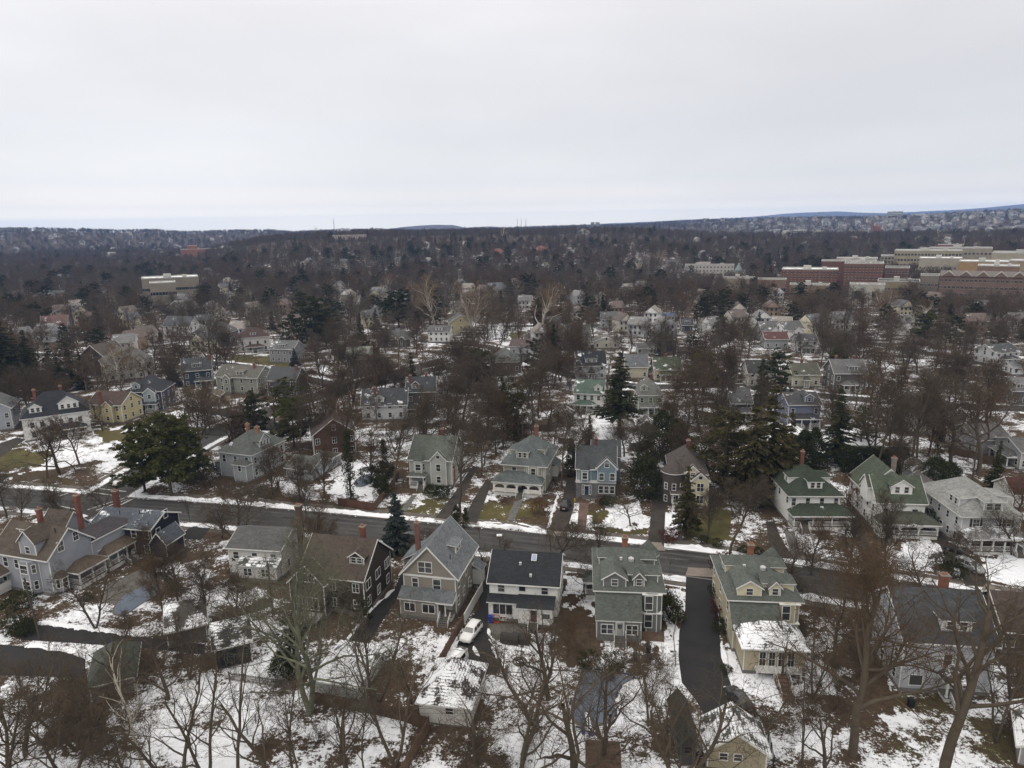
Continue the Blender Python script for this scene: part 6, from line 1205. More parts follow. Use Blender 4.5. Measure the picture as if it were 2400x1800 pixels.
P('maple1', 2040, 1440, 1250, 'reddish bare street tree by the near pavement at the right'); P('oak0', 2150, 1420, 1260, 'bare tree above the charcoal roof at the right'); P('maple0', 2230, 1350, 1230, 'bare tree by the silver car driveway'); P('maple2', 1660, 1265, 1130, 'grey bare tree on the green lawn behind the clipped hedge')
P('maple1', 760, 1165, 1020, 'thick reddish bare tree left of the pool garden'); P('maple0', 640, 1160, 1035, 'dark bushy bare tree by the brick-chimneyed grey house'); P('maple2', 705, 1175, 1050, 'bare tree in the roadside thicket'); P('beech', 652, 1145, 1050, 'dense brown-leaved beech in front of the grey garage wing', 'beech_tree', wide=1.2)
P('maple1', 870, 1130, 990, 'slim bare tree with brown leaves by the ivied trunk'); P('maple0', 1000, 1100, 900, 'grey bare tree above the pale green-grey house'); P('maple2', 1060, 1080, 915, 'bare tree behind the twin driveways'); P('maple1', 1180, 1050, 900, 'brown bare tree behind the arched-porch house'); P('maple0', 1250, 1000, 860, 'dark bare tree left of the pale snowy garage')
P('maple1', 810, 1080, 905, 'reddish bare tree before the red brick house', wide=1.1); P('maple0', 770, 1060, 920, 'bare tree covering the left half of the brick house')
# evergreens
E_ = lambda *a, **k: P(*a, name=k.pop('name', 'evergreen_tree'), **k)
E_('pine0', 340, 1152, 985, 'left of three broad white pines at the street corner', name='pine_tree', wide=.9); E_('pine1', 402, 1162, 968, 'middle of three broad white pines at the street corner', name='pine_tree', wide=.95); E_('pine0', 440, 1128, 985, 'right of three broad white pines at the street corner', name='pine_tree', wide=.9, rz=2)
E_('pine2', 672, 1010, 885, 'tall pine with ragged layered crown beside the blue gabled house', name='pine_tree', wide=1.1); E_('pine1', 690, 1050, 930, 'lower dark pine in front of the ragged tall one', name='pine_tree'); E_('pinedark', 732, 810, 690, 'large dark green pine above the blue gabled house', name='pine_tree', wide=1.3); E_('pinedark', 765, 815, 720, 'dark pine at the right foot of the large one', name='pine_tree')
E_('pinedark', 935, 768, 678, 'round dark pine in the middle distance', name='pine_tree', wide=1.3); E_('fir', 1451, 1018, 822, 'great dark fir with bare lower trunk in the centre right', name='fir_tree', wide=1.25); E_('spruce0', 888, 897, 812, 'pointed dark spruce in front of the stone house', name='spruce_tree', wide=1.2); E_('spruce1', 1195, 712, 650, 'dense dark conical spruce left of the far dark pine', name='spruce_tree', wide=1.5)
E_('pinedark', 1235, 700, 640, 'far dark pine beside the dense cone', name='pine_tree', wide=1.2); E_('hemlock', 1298, 862, 758, 'thick olive hemlock behind the pale blue house', name='hemlock_tree', wide=1.5); E_('hemlock1', 1358, 838, 770, 'smaller olive hemlock right of the thick one', name='hemlock_tree', wide=1.5); E_('spruce0', 1522, 690, 642, 'lone pointed spruce in the far woods right of centre', name='spruce_tree', wide=1.5)
E_('spruce1', 1688, 800, 700, 'dark ragged spruce beside the tall bare tree', name='spruce_tree', wide=1.2); E_('bluespruce', 932, 1290, 1150, 'dense blue-grey spruce at the kerb left of the greige house', name='spruce_tree', wide=1.0); E_('bluespruce', 408, 905, 842, 'blue spruce left of the dark blue house', name='spruce_tree', wide=1.1); E_('bluespruce', 692, 858, 815, 'blue spruce before the slate grey house', name='spruce_tree', wide=1.1)
E_('bluespruce', 790, 928, 893, 'small round blue spruce on the street corner', name='spruce_tree', wide=1.3); E_('bluespruce', 806, 924, 888, 'second small blue spruce on the street corner', name='spruce_tree', wide=1.2)
E_('cedar0', 1690, 1150, 955, 'broad olive cedar left of the tallest one', name='cedar_tree', wide=1.35); E_('hemlock1', 1802, 1165, 900, 'tallest olive cedar left of the green-roofed house', name='cedar_tree', wide=1.5); E_('hemlock1', 1762, 1175, 950, 'olive cedar at the foot of the tallest one', name='cedar_tree', wide=1.6); E_('hemlock1', 1845, 1130, 965, 'olive cedar touching the green roof', name='cedar_tree', wide=1.2)
E_('hemlock', 1958, 1085, 905, 'tall dark hemlock above the green-roofed house', name='hemlock_tree', wide=1.2); E_('spruce1', 1782, 955, 838, 'narrow ragged spruce before the cream house', name='spruce_tree'); E_('pine2', 2015, 1060, 950, 'open-crowned green pine left of the snowy hipped garage', name='pine_tree'); E_('holly', 1550, 1068, 965, 'very dark rounded holly behind the blue house', name='holly_tree', wide=1.5); E_('holly', 1585, 1082, 985, 'very dark holly joined to the rounded one', name='holly_tree', wide=1.4)
E_('holly', 1880, 1090, 1010, 'black-green holly behind the green-roofed house', name='holly_tree', wide=1.4); E_('holly', 1905, 1095, 1005, 'second black-green holly behind the green-roofed house', name='holly_tree', wide=1.2)
for i, px in enumerate((1985, 2010, 2035, 2060, 2088, 2112)): E_('hedgedark', px, 1104, 1050, 'dark evergreen in the tall hedge behind the arched-dormer house', name='hedge_tree', cat='hedge', wide=1.1, group='tall hedge trees behind the arched-dormer house')
E_('hedgedark', 2190, 1140, 1075, 'dark evergreen mass behind the grey garages', name='hedge_tree', cat='tree', wide=1.3); E_('hedgedark', 2225, 1135, 1085, 'second dark evergreen mass behind the grey garages', name='hedge_tree', cat='tree', wide=1.2); E_('hemlock', 2330, 1150, 1030, 'dark ivied conifer behind the light grey hipped house', name='conifer_tree', wide=1.0)
E_('hemlock', 1382, 1070, 975, 'dark yew between the two front houses with dark roofs', name='yew_tree', wide=1.2); E_('column', 1338, 1115, 1040, 'narrow green column evergreen left of the blue house', name='conifer_tree', wide=1.3); E_('cedar0', 1515, 1110, 1028, 'small golden-green conifer right of the blue house', name='cedar_tree', wide=1.3)
E_('hemlock1', 1607, 1255, 1090, 'drooping light green evergreen in front of the brown and cream house', name='hemlock_tree', wide=1.2); E_('hedgedark', 1510, 1165, 1075, 'grey-green round evergreen shrub tree right of the blue house', name='evergreen_tree', wide=1.1); E_('column', 1070, 1236, 1185, 'clipped yew at the foot of the twin driveways', name='yew_tree', wide=1.4); E_('column', 1092, 1232, 1190, 'second clipped yew at the foot of the twin driveways', name='yew_tree', wide=1.3)
E_('cedar1', 1215, 1040, 890, 'tall olive cedar behind the arched-porch house', name='cedar_tree', wide=.8); E_('cedar0', 1190, 1030, 915, 'olive cedar left of the tall one behind the arched-porch house', name='cedar_tree', wide=.9)
E_('fir', 30, 940, 745, 'big dark spruce near the left edge', name='spruce_tree', wide=1.4); E_('hemlock', 78, 925, 770, 'dark conifer right of the big one at the left edge', name='hemlock_tree', wide=1.2); E_('hemlock', 125, 905, 800, 'dark olive conifer above the navy-roofed house', name='hemlock_tree', wide=1.6); E_('hemlock', 170, 905, 815, 'olive conifer right of the one above the navy-roofed house', name='hemlock_tree', wide=1.4); E_('spruce0', 5, 905, 770, 'dark spruce cut by the left edge', name='spruce_tree', wide=1.3)
E_('pinedark', 330, 655, 620, 'dark pine in front of the flat-roofed school', name='pine_tree', wide=1.2); E_('pinedark', 618, 680, 632, 'rounded dark tree beside the snow field far left', name='evergreen_tree', wide=1.2); E_('spruce0', 715, 690, 615, 'tall dark spruce in the left woods', name='spruce_tree', wide=1.2); E_('hedgedark', 372, 805, 775, 'golden-green shrub tree at the white twin-gabled house', name='evergreen_tree', wide=1.0)
E_('pinedark', 690, 1560, 1440, 'dark green conifer under the lichened tree', name='conifer_tree', wide=.9); E_('hedgedark', 665, 1590, 1530, 'low dark green bush tree left of the pale snowy garage', name='evergreen_tree', wide=1.3); E_('pinedark', 850, 1470, 1400, 'dark conifer beside the sloping driveway', name='conifer_tree', wide=1.0); E_('hedgedark', 2190, 1120, 1080, 'dark shrub tree between the garages', name='evergreen_tree') if False else None
E_('cedar0', 2140, 640, 592, 'dark rounded cedar before the tan institute', name='cedar_tree', wide=1.6); E_('spruce0', 1800, 640, 600, 'dark conifer left of the red brick apartments', name='spruce_tree', wide=1.6); E_('spruce1', 1838, 640, 590, 'second dark conifer left of the red brick apartments', name='spruce_tree', wide=1.6); E_('cedar1', 2340, 810, 752, 'olive cedar beside the railway at the right', name='cedar_tree', wide=1.5); E_('cedar0', 2300, 680, 660, 'olive tree before the gabled brick row', name='cedar_tree', wide=1.5)
# ivy-clad trunks
for px, py, top in ((823, 1172, 1010), (905, 1140, 1030), (2195, 1080, 960), (600, 1020, 920)):
    k = ('ivy-covered leaning trunk in the pool garden', 'ivy-covered trunk left of the pale green-grey house', 'ivy-covered trunk behind the grey garages', 'ivy-covered dead trunk beside the tall ragged pine')[((823, 905, 2195, 600).index(px))]
    P('ivy', px, py, top, k, 'ivy_clad_tree', wide=.95)
# shrubs
SH = [('brownbush', 1180, 1177, 1.2, 'low brown bushes along the arched porch, left of its steps'), ('brownbush', 1262, 1178, 1.3, 'low brown bushes along the arched porch, right of its steps'), ('brownbush', 1262, 1205, 3.0, 'round bare brown shrub on the lawn right of the flagstone path'),
      ('bush', 1342, 1248, 1.8, 'round clipped green bush by the blue house driveway'), ('redbush', 1700, 1343, 3.4, 'round dark red shrub at the near end of the black driveway', ), ('redbush', 1568, 1268, 2.4, 'dark red shrub right of the long driveway of the blue house'), ('brownbush', 1410, 1180, 1.9, 'reddish brown hedge bush under the blue house windows'), ('rhodo', 1425, 1185, 2.2, 'grey-green spreading shrub in front of the blue house'),
      ('rhodo', 1015, 1160, 2.4, 'dark rhododendron along the pale green-grey house'), ('rhodo', 1040, 1165, 2.6, 'second dark rhododendron by the pale green-grey house'), ('bush', 1568, 1450, 3.0, 'round yellow-green shrub on the snow beside the grey-green shingled house'), ('bush', 1560, 1425, 2.6, 'upper yellow-green shrub beside the grey-green shingled house'), ('redbush', 1580, 1448, 1.8, 'brown-red shrub beside the yellow-green one'),
      ('rhodo', 1692, 1400, 2.8, 'dark shrub at the left wall of the sunroom house'), ('redbush', 1690, 1428, 2.2, 'red-brown shrub by the black driveway, upper of two'), ('redbush', 1690, 1455, 2.0, 'red-brown shrub by the black driveway, lower of two'), ('rhodo', 1692, 1480, 1.8, 'snow-dusted shrub by the black driveway'), ('bush', 1700, 1575, 1.0, 'tiny round green bush left of the sunroom stairs'),
      ('rhodo', 2210, 1330, 2.6, 'broad low juniper beside the silver car driveway'), ('rhodo', 2235, 1350, 2.4, 'second broad juniper beside the silver car driveway'), ('rhodo', 2165, 1235, 3.6, 'green shrub at the right corner of the arched-dormer house porch'), ('brownbush', 2320, 1292, 1.8, 'clipped brown hedge before the light grey porch'), ('brownbush', 2350, 1294, 1.8, 'clipped brown hedge right of its twin before the light grey porch'),
      ('beech', 2000, 1205, 5.5, 'rust-leaved tree between the green and the dark green roofs'), ('beech', 1985, 1180, 6.5, 'taller rust-leaved tree between the two green roofs'), ('redbush', 765, 928, 4.2, 'red-leaved small tree at the street corner'), ('redbush', 780, 936, 3.6, 'lower red-leaved bush at the street corner'),
      ('yellowbush', 800, 868, 4.0, 'yellow-twigged willow bush left of the stone house'), ('yellowbush', 785, 872, 3.5, 'second yellow-twigged bush left of the stone house'), ('yellowbush', 390, 1008, 1.4, 'low yellowish hedge along the lawn edge, left piece'), ('yellowbush', 415, 1010, 1.4, 'low yellowish hedge along the lawn edge, middle piece'), ('yellowbush', 440, 1012, 1.4, 'low yellowish hedge along the lawn edge, right piece'),
      ('bush', 205, 1410, 1.4, 'low olive bush beside the blue-grey house deck steps'), ('rhodo', 50, 1430, 3.0, 'dark green bush in front of the blue-grey house'), ('rhodo', 40, 1480, 2.4, 'dark hedge bush beside the lane at the left edge'), ('rhodo', 60, 1485, 2.2, 'second dark hedge bush beside the lane'), ('brownbush', 65, 1462, 2.2, 'orange-brown bush above the lane'),
      ('rhodo', 870, 1130, 3.6, 'dark green shrub mass by the brown fence'), ('rhodo', 895, 1120, 3.8, 'dark green shrub mass left of the pale green-grey house'), ('hedgedark', 895, 1165, 5.0, 'dark shrub tree behind the brown fence'), ('rhodo', 480, 1120, 3.5, 'dark green bush beside the grey hip-roofed house'), ('rhodo', 1680, 1280, 1.4, 'clipped dark hedge piece on the green lawn, left'), ('rhodo', 1650, 1272, 1.4, 'clipped dark hedge piece on the green lawn, leftmost'),
      ('rhodo', 1745, 1300, 1.6, 'dark hedge piece right of the tall straight trunk'), ('rhodo', 1775, 1305, 1.7, 'dark hedge piece nearest the right driveway'), ('bush', 1425, 1590, 1.1, 'low dark hedge piece behind the shingled house'), ('rhodo', 1380, 1562, 2.0, 'trimmed hedge above the big pool, left half'), ('rhodo', 1440, 1562, 2.0, 'trimmed hedge above the big pool, right half'), ('bush', 1410, 1240, .8, 'tiny bush in the blue house garden'), ('brownbush', 1110, 1750, 1.6, 'heap of withered plants by the white garage')]
for k, px, py, h, lab in SH: P(k, px, py, 0, lab, 'shrub' if k not in ('beech',) else 'beech_tree', 'shrub' if k != 'beech' else 'tree', h=h, wide=1.0)
THK = [(120, 1735, 3.4), (60, 1680, 3.2), (180, 1690, 3.4), (240, 1780, 3), (140, 1610, 3), (40, 1590, 3), (330, 1600, 2.5), (300, 1690, 2.4), (350, 1560, 3), (410, 1560, 3), (420, 1400, 3), (360, 1400, 3), (480, 1380, 2.6), (560, 1160, 3.5), (520, 1155, 3.6), (600, 1165, 3.6), (640, 1168, 3.8), (680, 1172, 3.4), (720, 1178, 3), (490, 1140, 3.4), (760, 1182, 3), (580, 1180, 3), (700, 1480, 3), (760, 1440, 3), (830, 1440, 3), (1290, 1510, 2.6), (1335, 1470, 2.6), (1350, 1525, 2.4), (1880, 1480, 3.2), (1900, 1540, 3.4), (1925, 1600, 3.4), (1950, 1660, 3.4), (1900, 1690, 3.2), (1860, 1640, 3), (1970, 1600, 3.2), (2020, 1560, 2.6), (1990, 1520, 3.2), (1880, 1400, 3), (1925, 1440, 3.2), (1840, 1350, 2.8), (1900, 1330, 3), (1950, 1340, 3), (2010, 1320, 3), (1755, 1690, 2.4), (1800, 1700, 2.4), (1840, 1720, 2.4), (900, 1560, 2.4), (1060, 1760, 2.2), (1180, 1790, 1.8), (740, 1740, 2.2), (620, 1760, 2), (1540, 1600, 2.8), (1500, 1580, 2.6), (1520, 1640, 2.8), (1560, 1560, 2.4), (2390, 1600, 2.8), (2350, 1720, 2.2), (60, 1290, 3), (20, 1310, 3), (790, 1190, 2.8), (1250, 1590, 2)]
for i, (px, py, h) in enumerate(THK):
    side = 'lower left corner' if px < 480 and py > 1500 else 'roadside of the grey hip-roofed house' if px < 800 and py < 1200 else 'right of the sunroom house' if px > 1780 and py > 1380 else 'front gardens at the right' if px > 1780 else 'back gardens in the middle' 
    P('thicket%d' % (i % 3), px, py, 0, 'tangled leafless brown thicket in the '+side, 'thicket', 'thicket', h=h, group='thickets in the '+side, wide=1.1)
# ================================================================== scattered trees, each one an object, kept clear of houses and roads
allroads = [(MAIN, 5.6), (CROSS, 6), (CROSSN, 6), (ST2, 4.6), (ST3, 4.6), (ST4, 4.6), (RAIL, 6)]
RB = []
for c, hw in allroads:
    m = c[(np.arange(len(c)) % 2) == 0]; RB.append((m, hw))
FT = np.array(FOOT)
def blocked(x, y, pad=0):
    if np.any(np.hypot(FT[:, 0]-x, FT[:, 1]-y) < FT[:, 2]+pad): return True
    for c, hw in RB:
        d = np.hypot(c[:, 0]-x, c[:, 1]-y)
        if d.min() < hw+2.5 and sdist(np.array([x]), np.array([y]), c)[0] < hw: return True
    return False
def hides(x, y, h, w):
    px, pb = proj(x, y, 0); pt = proj(x, y, h)[1]; r = w*FPX/max(30, y)*.5
    for x0, x1, y0, y1, hy in CLEAR:
        if hy < 235 and y < hy and px+r*.62 > x0 and px-r*.62 < x1 and pt < y1-(y1-y0)*.25: return True
        if y < hy and px+r*.35 > x0 and px-r*.35 < x1 and pt < y1-(y1-y0)*.35: return True
    return False
rr = random.Random(11); n_sc = 0; tries = 0; NB = {}
KEY = ['oak0', 'oak1', 'oak2', 'maple0', 'maple1', 'maple2', 'tall0', 'tall1', 'tall2', 'fork0', 'fork1', 'maple0', 'oak1', 'maple1']
NT0 = sum(1 for o in bpy.data.objects if o.parent is None and o.name.startswith('bare_tree'))
BUDGET = 300-NT0
grid = {}
def zone(x, y):
    d = math.hypot(x, y); px = proj(x, y)[0]
    w = 'left' if px < 800 else 'middle' if px < 1600 else 'right'
    return w, ('between the nearer houses' if d < 200 else 'among the houses beyond the street' if d < 285 else 'in the wooded blocks behind')
while n_sc < BUDGET and tries < 60000:
    tries += 1
    d = 104+rr.random()**.85*225; a = rad(rr.uniform(-41, 41)); x, y = d*math.sin(a), d*math.cos(a)
    px, py = proj(x, y)
    if px < -40 or px > 2440: continue
    key = rr.choice(KEY); h = rr.uniform(13, 20) if d > 180 else rr.uniform(8, 14)
    if key.startswith('tall'): h *= 1.15
    if px > 1900 and rr.random() < .0: continue
    if blocked(x, y, 1.0) or hides(x, y, h, h*.7): continue
    g = (int(x//9), int(y//9))
    if g in grid: continue
    if any(math.hypot(x-a_, y-b_) < 4+c_*.5 for a_, b_, c_ in PL): continue
    if inpoly(np.array([x]), np.array([y]), W_([(230, 1080), (0, 1130), (-100, 1100), (-60, 1040), (200, 1000), (330, 1000)]))[0]: continue
    grid[g] = 1; n_sc += 1; w, zn = zone(x, y)
    col = 'reddish-brown' if key in ('maple1', 'oak1') else 'grey-brown'; shp = {'o': 'broad', 'm': 'rounded', 't': 'tall', 'f': 'fork-trunked'}[key[0]]
    lab = f'{shp} {col} bare tree {zn}, {w} part of the view'; plant(key, x, y, h, 'bare_tree', lab, 'tree', f'{shp} {col} bare trees {zn}, {w}', rr.uniform(1.0, 1.35))
# scattered evergreens
for i in range(70):
    for _ in range(60):
        d = 220+rr.random()*480; a = rad(rr.uniform(-40, 40)); x, y = d*math.sin(a), d*math.cos(a); key = rr.choice(['spruce0', 'spruce1', 'pinedark', 'pine1', 'hemlock', 'cedar0', 'holly'])
        h = rr.uniform(9, 16) if key != 'holly' else rr.uniform(6, 9)
        if blocked(x, y, 1) or (d < 360 and hides(x, y, h, h*.6)): continue
        grid[(int(x//9), int(y//9))] = 1
        w, zn = zone(x, y); kn = {'s': 'pointed dark spruce', 'p': 'dark pine', 'h': 'dark conifer', 'c': 'olive conifer'}[key[0]]; zn = zn if d < 330 else 'standing dark in the far bare woods'
        plant(key, x, y, h, 'evergreen_tree', f'{kn} {zn}, {w} part of the view', 'tree', f'{kn} trees {zn}, {w}', rr.uniform(1.1, 1.4)); break
# ================================================================== the far-off wood: one mass of bare crowns nobody could count
LIB = bpy.data.collections.new('wood_shapes')
def libtree(name, seed, mat_, H, k):
    A, B = bare(seed=seed, H=H, **k); n = A.n; v = np.concatenate(A.V+B.V); f = np.concatenate(A.F+[q+n for q in B.F])
    o = bpy.data.objects.new(name, npmesh(name, v, f, [mat_])); LIB.objects.link(o); return len(f)
WT = [wood_like('wood_twigs_brown', (.070, .055, .040), (.135, .104, .075), .7, .3), wood_like('wood_twigs_grey', (.080, .066, .051), (.150, .126, .096), .7, .3), wood_like('wood_twigs_red', (.075, .053, .035), (.135, .095, .062), .7, .3)]
NV = 8
for i in range(NV):
    libtree('wood_tree_%d' % i, 500+i, WT[i % 3], 15, dict(trunk=.25, r0=.26, limbs=10, ang=(30, 62), sub=(6, 5, 4), llen=.5, wob=.25, twig=.035 if i < 4 else .05))
for i, k in enumerate(('pinedark', 'spruce0')):
    tr, cr, H = LEAFY[k]; o = bpy.data.objects.new('wood_tree_%d' % (NV+i), cr); LIB.objects.link(o)
for px_, py_, tp_ in ((1020, 768, 630), (1112, 786, 648), (1268, 792, 680), (2072, 748, 668), (2146, 806, 700)): CLEAR.append((px_-32, px_+32, tp_, py_, G(px_, py_)[1]))
pts = []; rw = np.random.default_rng(5)
BLD = []                                             # clearings round the large buildings, filled below
def scatter_ring(r0, r1, cell, s0, s1, amax=41, evg=.03):
    n = int(.5*(r1*r1-r0*r0)*rad(2*amax)/(cell*cell)); r = np.sqrt(rw.uniform(r0*r0, r1*r1, n)); a = rad(1)*rw.uniform(-amax, amax, n)
    x, y = r*np.sin(a), r*np.cos(a); ok = np.ones(n, bool)
    for fx, fy, fr in FOOT: ok &= np.hypot(x-fx, y-fy) > fr+1
    for bx, by, br, front in BLD:
        # no tree on the building, thin ones just before it
        d = np.hypot(x-bx, y-by); ok &= d > br; rb = math.hypot(bx, by); side = np.abs(x*by-y*bx)/rb
        ok &= ~((side < br) & (r > rb-front) & (r < rb) & (rw.random(n) < .93))
    for c, hw in ((ST2, 6), (ST3, 6), (ST4, 6), (RAIL, 9)):
        m = r < 700
        q = sdist(x[m], y[m], c) < hw; idx = np.where(m)[0][q]; ok[idx] = False
    for x0, x1, y0, y1, hy in CLEAR:
        px = 1200+x/y*FPX; ok &= ~((y < hy) & (y > hy-45) & (px > x0-8) & (px < x1+8) & (rw.random(n) < .85))
    if r0 < 400: ok &= np.array([(int(a_//9), int(b_//9)) not in grid for a_, b_ in zip(x, y)])
    x, y = x[ok], y[ok]; m = len(x)
    # clumps of one kind: patches of red, grey or brown
    f = np.sin(x/37+1.3)*np.cos(y/53)+np.sin(x/91)*np.sin(y/77+2)+rw.normal(0, .7, m); base = np.where(f > .6, 2, np.where(f < -.6, 1, 0))
    idx = base+3*rw.integers(0, 2, m); idx = np.where(idx > 7, idx-3, idx); idx[rw.random(m) < evg] = NV+rw.integers(0, 2, 1)[0]; e = rw.random(m) < evg; idx[e] = NV+rw.integers(0, 2, e.sum())
    s = rw.uniform(s0, s1, m)/15; pts.append(np.stack([x, y, terrain(x, y)-.3, idx, s, rw.uniform(0, 6.28, m)], 1))
def finish_wood():
    A = np.concatenate(pts); me = bpy.data.meshes.new('woodland'); me.vertices.add(len(A)); me.vertices.foreach_set('co', A[:, :3].astype('f').ravel())
    for i, n in ((3, 'pick'), (4, 'size'), (5, 'turn')):
        q = me.attributes.new(n, 'INT' if n == 'pick' else 'FLOAT', 'POINT'); q.data.foreach_set('value', A[:, i].astype('i' if n == 'pick' else 'f'))
    me.update(); o = link('woodland', me); tag(o, 'brown-grey mass of bare winter woods reaching back to the hills', 'woodland', kind='stuff')
    ng = bpy.data.node_groups.new('woodland', 'GeometryNodeTree'); ng.interface.new_socket('Geometry', in_out='INPUT', socket_type='NodeSocketGeometry'); ng.interface.new_socket('Geometry', in_out='OUTPUT', socket_type='NodeSocketGeometry')
    N = ng.nodes; L = ng.links; gi = N.new('NodeGroupInput'); go = N.new('NodeGroupOutput'); iop = N.new('GeometryNodeInstanceOnPoints'); ci = N.new('GeometryNodeCollectionInfo')
    ci.inputs['Collection'].default_value = LIB; ci.inputs['Separate Children'].default_value = True; ci.inputs['Reset Children'].default_value = True
    def na(n, t):
        a = N.new('GeometryNodeInputNamedAttribute'); a.data_type = t; a.inputs['Name'].default_value = n; return a.outputs[0]
    m2p = N.new('GeometryNodeMeshToPoints'); L.new(gi.outputs[0], m2p.inputs[0]); L.new(m2p.outputs[0], iop.inputs['Points']); L.new(ci.outputs[0], iop.inputs['Instance']); iop.inputs['Pick Instance'].default_value = True
    L.new(na('pick', 'INT'), iop.inputs['Instance Index']); cx = N.new('ShaderNodeCombineXYZ'); L.new(na('turn', 'FLOAT'), cx.inputs[2]); L.new(cx.outputs[0], iop.inputs['Rotation']); L.new(na('size', 'FLOAT'), iop.inputs['Scale'])
    L.new(iop.outputs[0], go.inputs[0]); md = o.modifiers.new('trees', 'NODES'); md.node_group = ng
    print('WOOD', len(A))
# ---------------------------------------------------------------- large buildings
def D_of(px, py): return math.hypot(*G(px, py))
WINF = {}
def big(label, px0, px1, top, D, depth, wall, roof=(.3, .3, .3), fl=4, nw=10, name='apartment_building', cat='building', rt='flat', rise=3, wk='plain', ww=1.3, wh=1.6, snow=.0, rz=None, extra=None, trim=None, side=0, rmin=6):
    x0, y0 = AZ(px0, D); x1, y1 = AZ(px1, D); w = math.hypot(x1-x0, y1-y0); cx, cy = (x0+x1)/2, (y0+y1)/2
    z0 = TZ(cx, cy)-2; wall = dull(wall, .12, .82); roof = dull(roof, .3, .85); pm = (px0+px1)/2; h = ridge_top(pm, top, D)-z0 - (rise if rt != 'flat' else .3); h = max(4, h)
    a = math.atan2(y1-y0, x1-x0); 
    if rz is not None: a = rad(rz)
    n = (-math.sin(a), math.cos(a)); cx += n[0]*depth/2; cy += n[1]*depth/2
    r = thing(name, label, cat, (cx, cy, z0), a); wm = mat('masonry', wall, .9, wk, amt=.15, scale=.2); rm = mat('flat_roof', roof, .9, amt=.2, scale=.1, snow=snow) if rt == 'flat' else mat('roof_shingles', roof, .9, 'shingle', snow=snow); tm = mat('stone_trim', trim or (.4, .39, .36), .8)
    b = MB(); b.box(-w/2, w/2, -depth/2, depth/2, 0, h); b.build('wall', [wm], r); q = MB()
    if rt == 'flat':
        q.box(-w/2+.4, w/2-.4, -depth/2+.4, depth/2-.4, h, h+.12, 0)
        for bx in ((-w/2-.15, w/2+.15, -depth/2-.15, -depth/2+.35), (-w/2-.15, w/2+.15, depth/2-.35, depth/2+.15), (-w/2-.15, -w/2+.35, -depth/2+.35, depth/2-.35), (w/2-.35, w/2+.15, -depth/2+.35, depth/2-.35)): q.box(*bx, h+.002, h+.9, 1)
        q.build('roof', [rm, tm], r)
        u = MB(); u.box(-w*.12, w*.02, -2, 3, h+.1, h+3, 0); u.box(w*.22, w*.3, -3, 1, h+.1, h+2, 0); u.build('roof_plant_room', [tm], r) if w > 25 else None
    elif rt == 'gables':                              # ridge along x with cross gables toward the viewer
        q.extrude([(-depth/2-.6, h), (0, h+rise), (depth/2+.6, h)], -w/2-.4, w/2+.4, 'x', 0); q.build('roof', [rm], r); ng_ = max(3, int(w/9))
        for i in range(ng_):
            x = -w/2+w*(i+.5)/ng_; g = MB(); gw = w/ng_*.36; g.extrude([(x-gw, h-.2), (x, h+rise*.9), (x+gw, h-.2)], -depth/2-.9, -depth/2+depth*.3, 'y', 0); g.extrude([(x-gw-.6, h-.1), (x, h+rise*.9+.8), (x+gw+.6, h-.1), (x+gw, h-.2), (x, h+rise*.9+.1), (x-gw, h-.2)], -depth/2-1.1, -depth/2+depth*.3, 'y', 1); g.build('gable', [wm, tm], r)
    else:
        hr = 0 if rt == 'gx' else None
        v = [(-w/2-.5, -depth/2-.5, h), (w/2+.5, -depth/2-.5, h), (w/2+.5, depth/2+.5, h), (-w/2-.5, depth/2+.5, h), (-w/2+depth*.5, 0, h+rise), (w/2-depth*.5, 0, h+rise)]
        q.add(v, [(0, 1, 5, 4), (1, 2, 5), (2, 3, 4, 5), (3, 0, 4), (0, 3, 2, 1)], 0); q.build('roof', [rm], r)
    k = (round(ww, 1), round(wh, 1), trim)
    if k not in WINF:
        f = MB(); f.box(-ww/2, ww/2, -.06, .0, 0, wh, 1); f.box(-ww/2-.12, ww/2+.12, -.12, 0, -.15, 0, 0); f.box(-.06, .06, -.09, 0, 0, wh, 0); f.box(-ww/2-.12, ww/2+.12, -.1, 0, wh, wh+.12, 0); WINF[k] = f.mesh('window', [tm, GLASS])
    cnt = 0
    for i in range(fl):
        for j in range(nw):
            if cnt >= 90: break
            x = -w/2+w*(j+.5)/nw; z = h-(i+1)*(h-3)/fl+.9 if fl > 1 else h*.45
            o = link('window', WINF[k], r, (x, -depth/2-.003, z)); cnt += 1
    if side:
        for i in range(fl):
            for j in range(3):
                if cnt < 100: link('window', WINF[k], r, (side*(w/2+.003), -depth/2+depth*(j+.5)/3, h-(i+1)*(h-3)/fl+.9), math.pi/2*side); cnt += 1
    if extra: extra(r, w, depth, h, wm, tm, rm)
    BLD.append((cx, cy, max(w, depth)*.6+2, 100 if 'stone' in name else 8)); FOOT.append((cx, cy, max(w, depth)*.55)); return r
big('red brick apartment block with snowy flat roof, left of its taller twin', 1838, 1972, 632, 600, 26, (.19, .085, .06), (.3, .28, .27), 5, 14, snow=.6, wk='brick')
big('taller red brick apartment block with fire escapes and flat roof', 1985, 2078, 618, 590, 30, (.18, .08, .055), (.12, .11, .11), 6, 11, snow=.35, wk='brick', side=-1)
big('low brick connecting block behind the two red apartment blocks', 1930, 2060, 612, 640, 18, (.17, .08, .06), (.25, .24, .24), 2, 10, snow=.4, wk='brick')
big('dark red brick block right of the twin apartments', 2082, 2140, 628, 630, 22, (.16, .085, .07), (.15, .14, .14), 4, 8, wk='brick')
big('long tan institute with four rows of windows and flat roof', 2100, 2260, 588, 850, 40, (.36, .31, .21), (.45, .45, .45), 4, 20, name='institute_building', snow=.4, ww=2.0, wh=2.2)
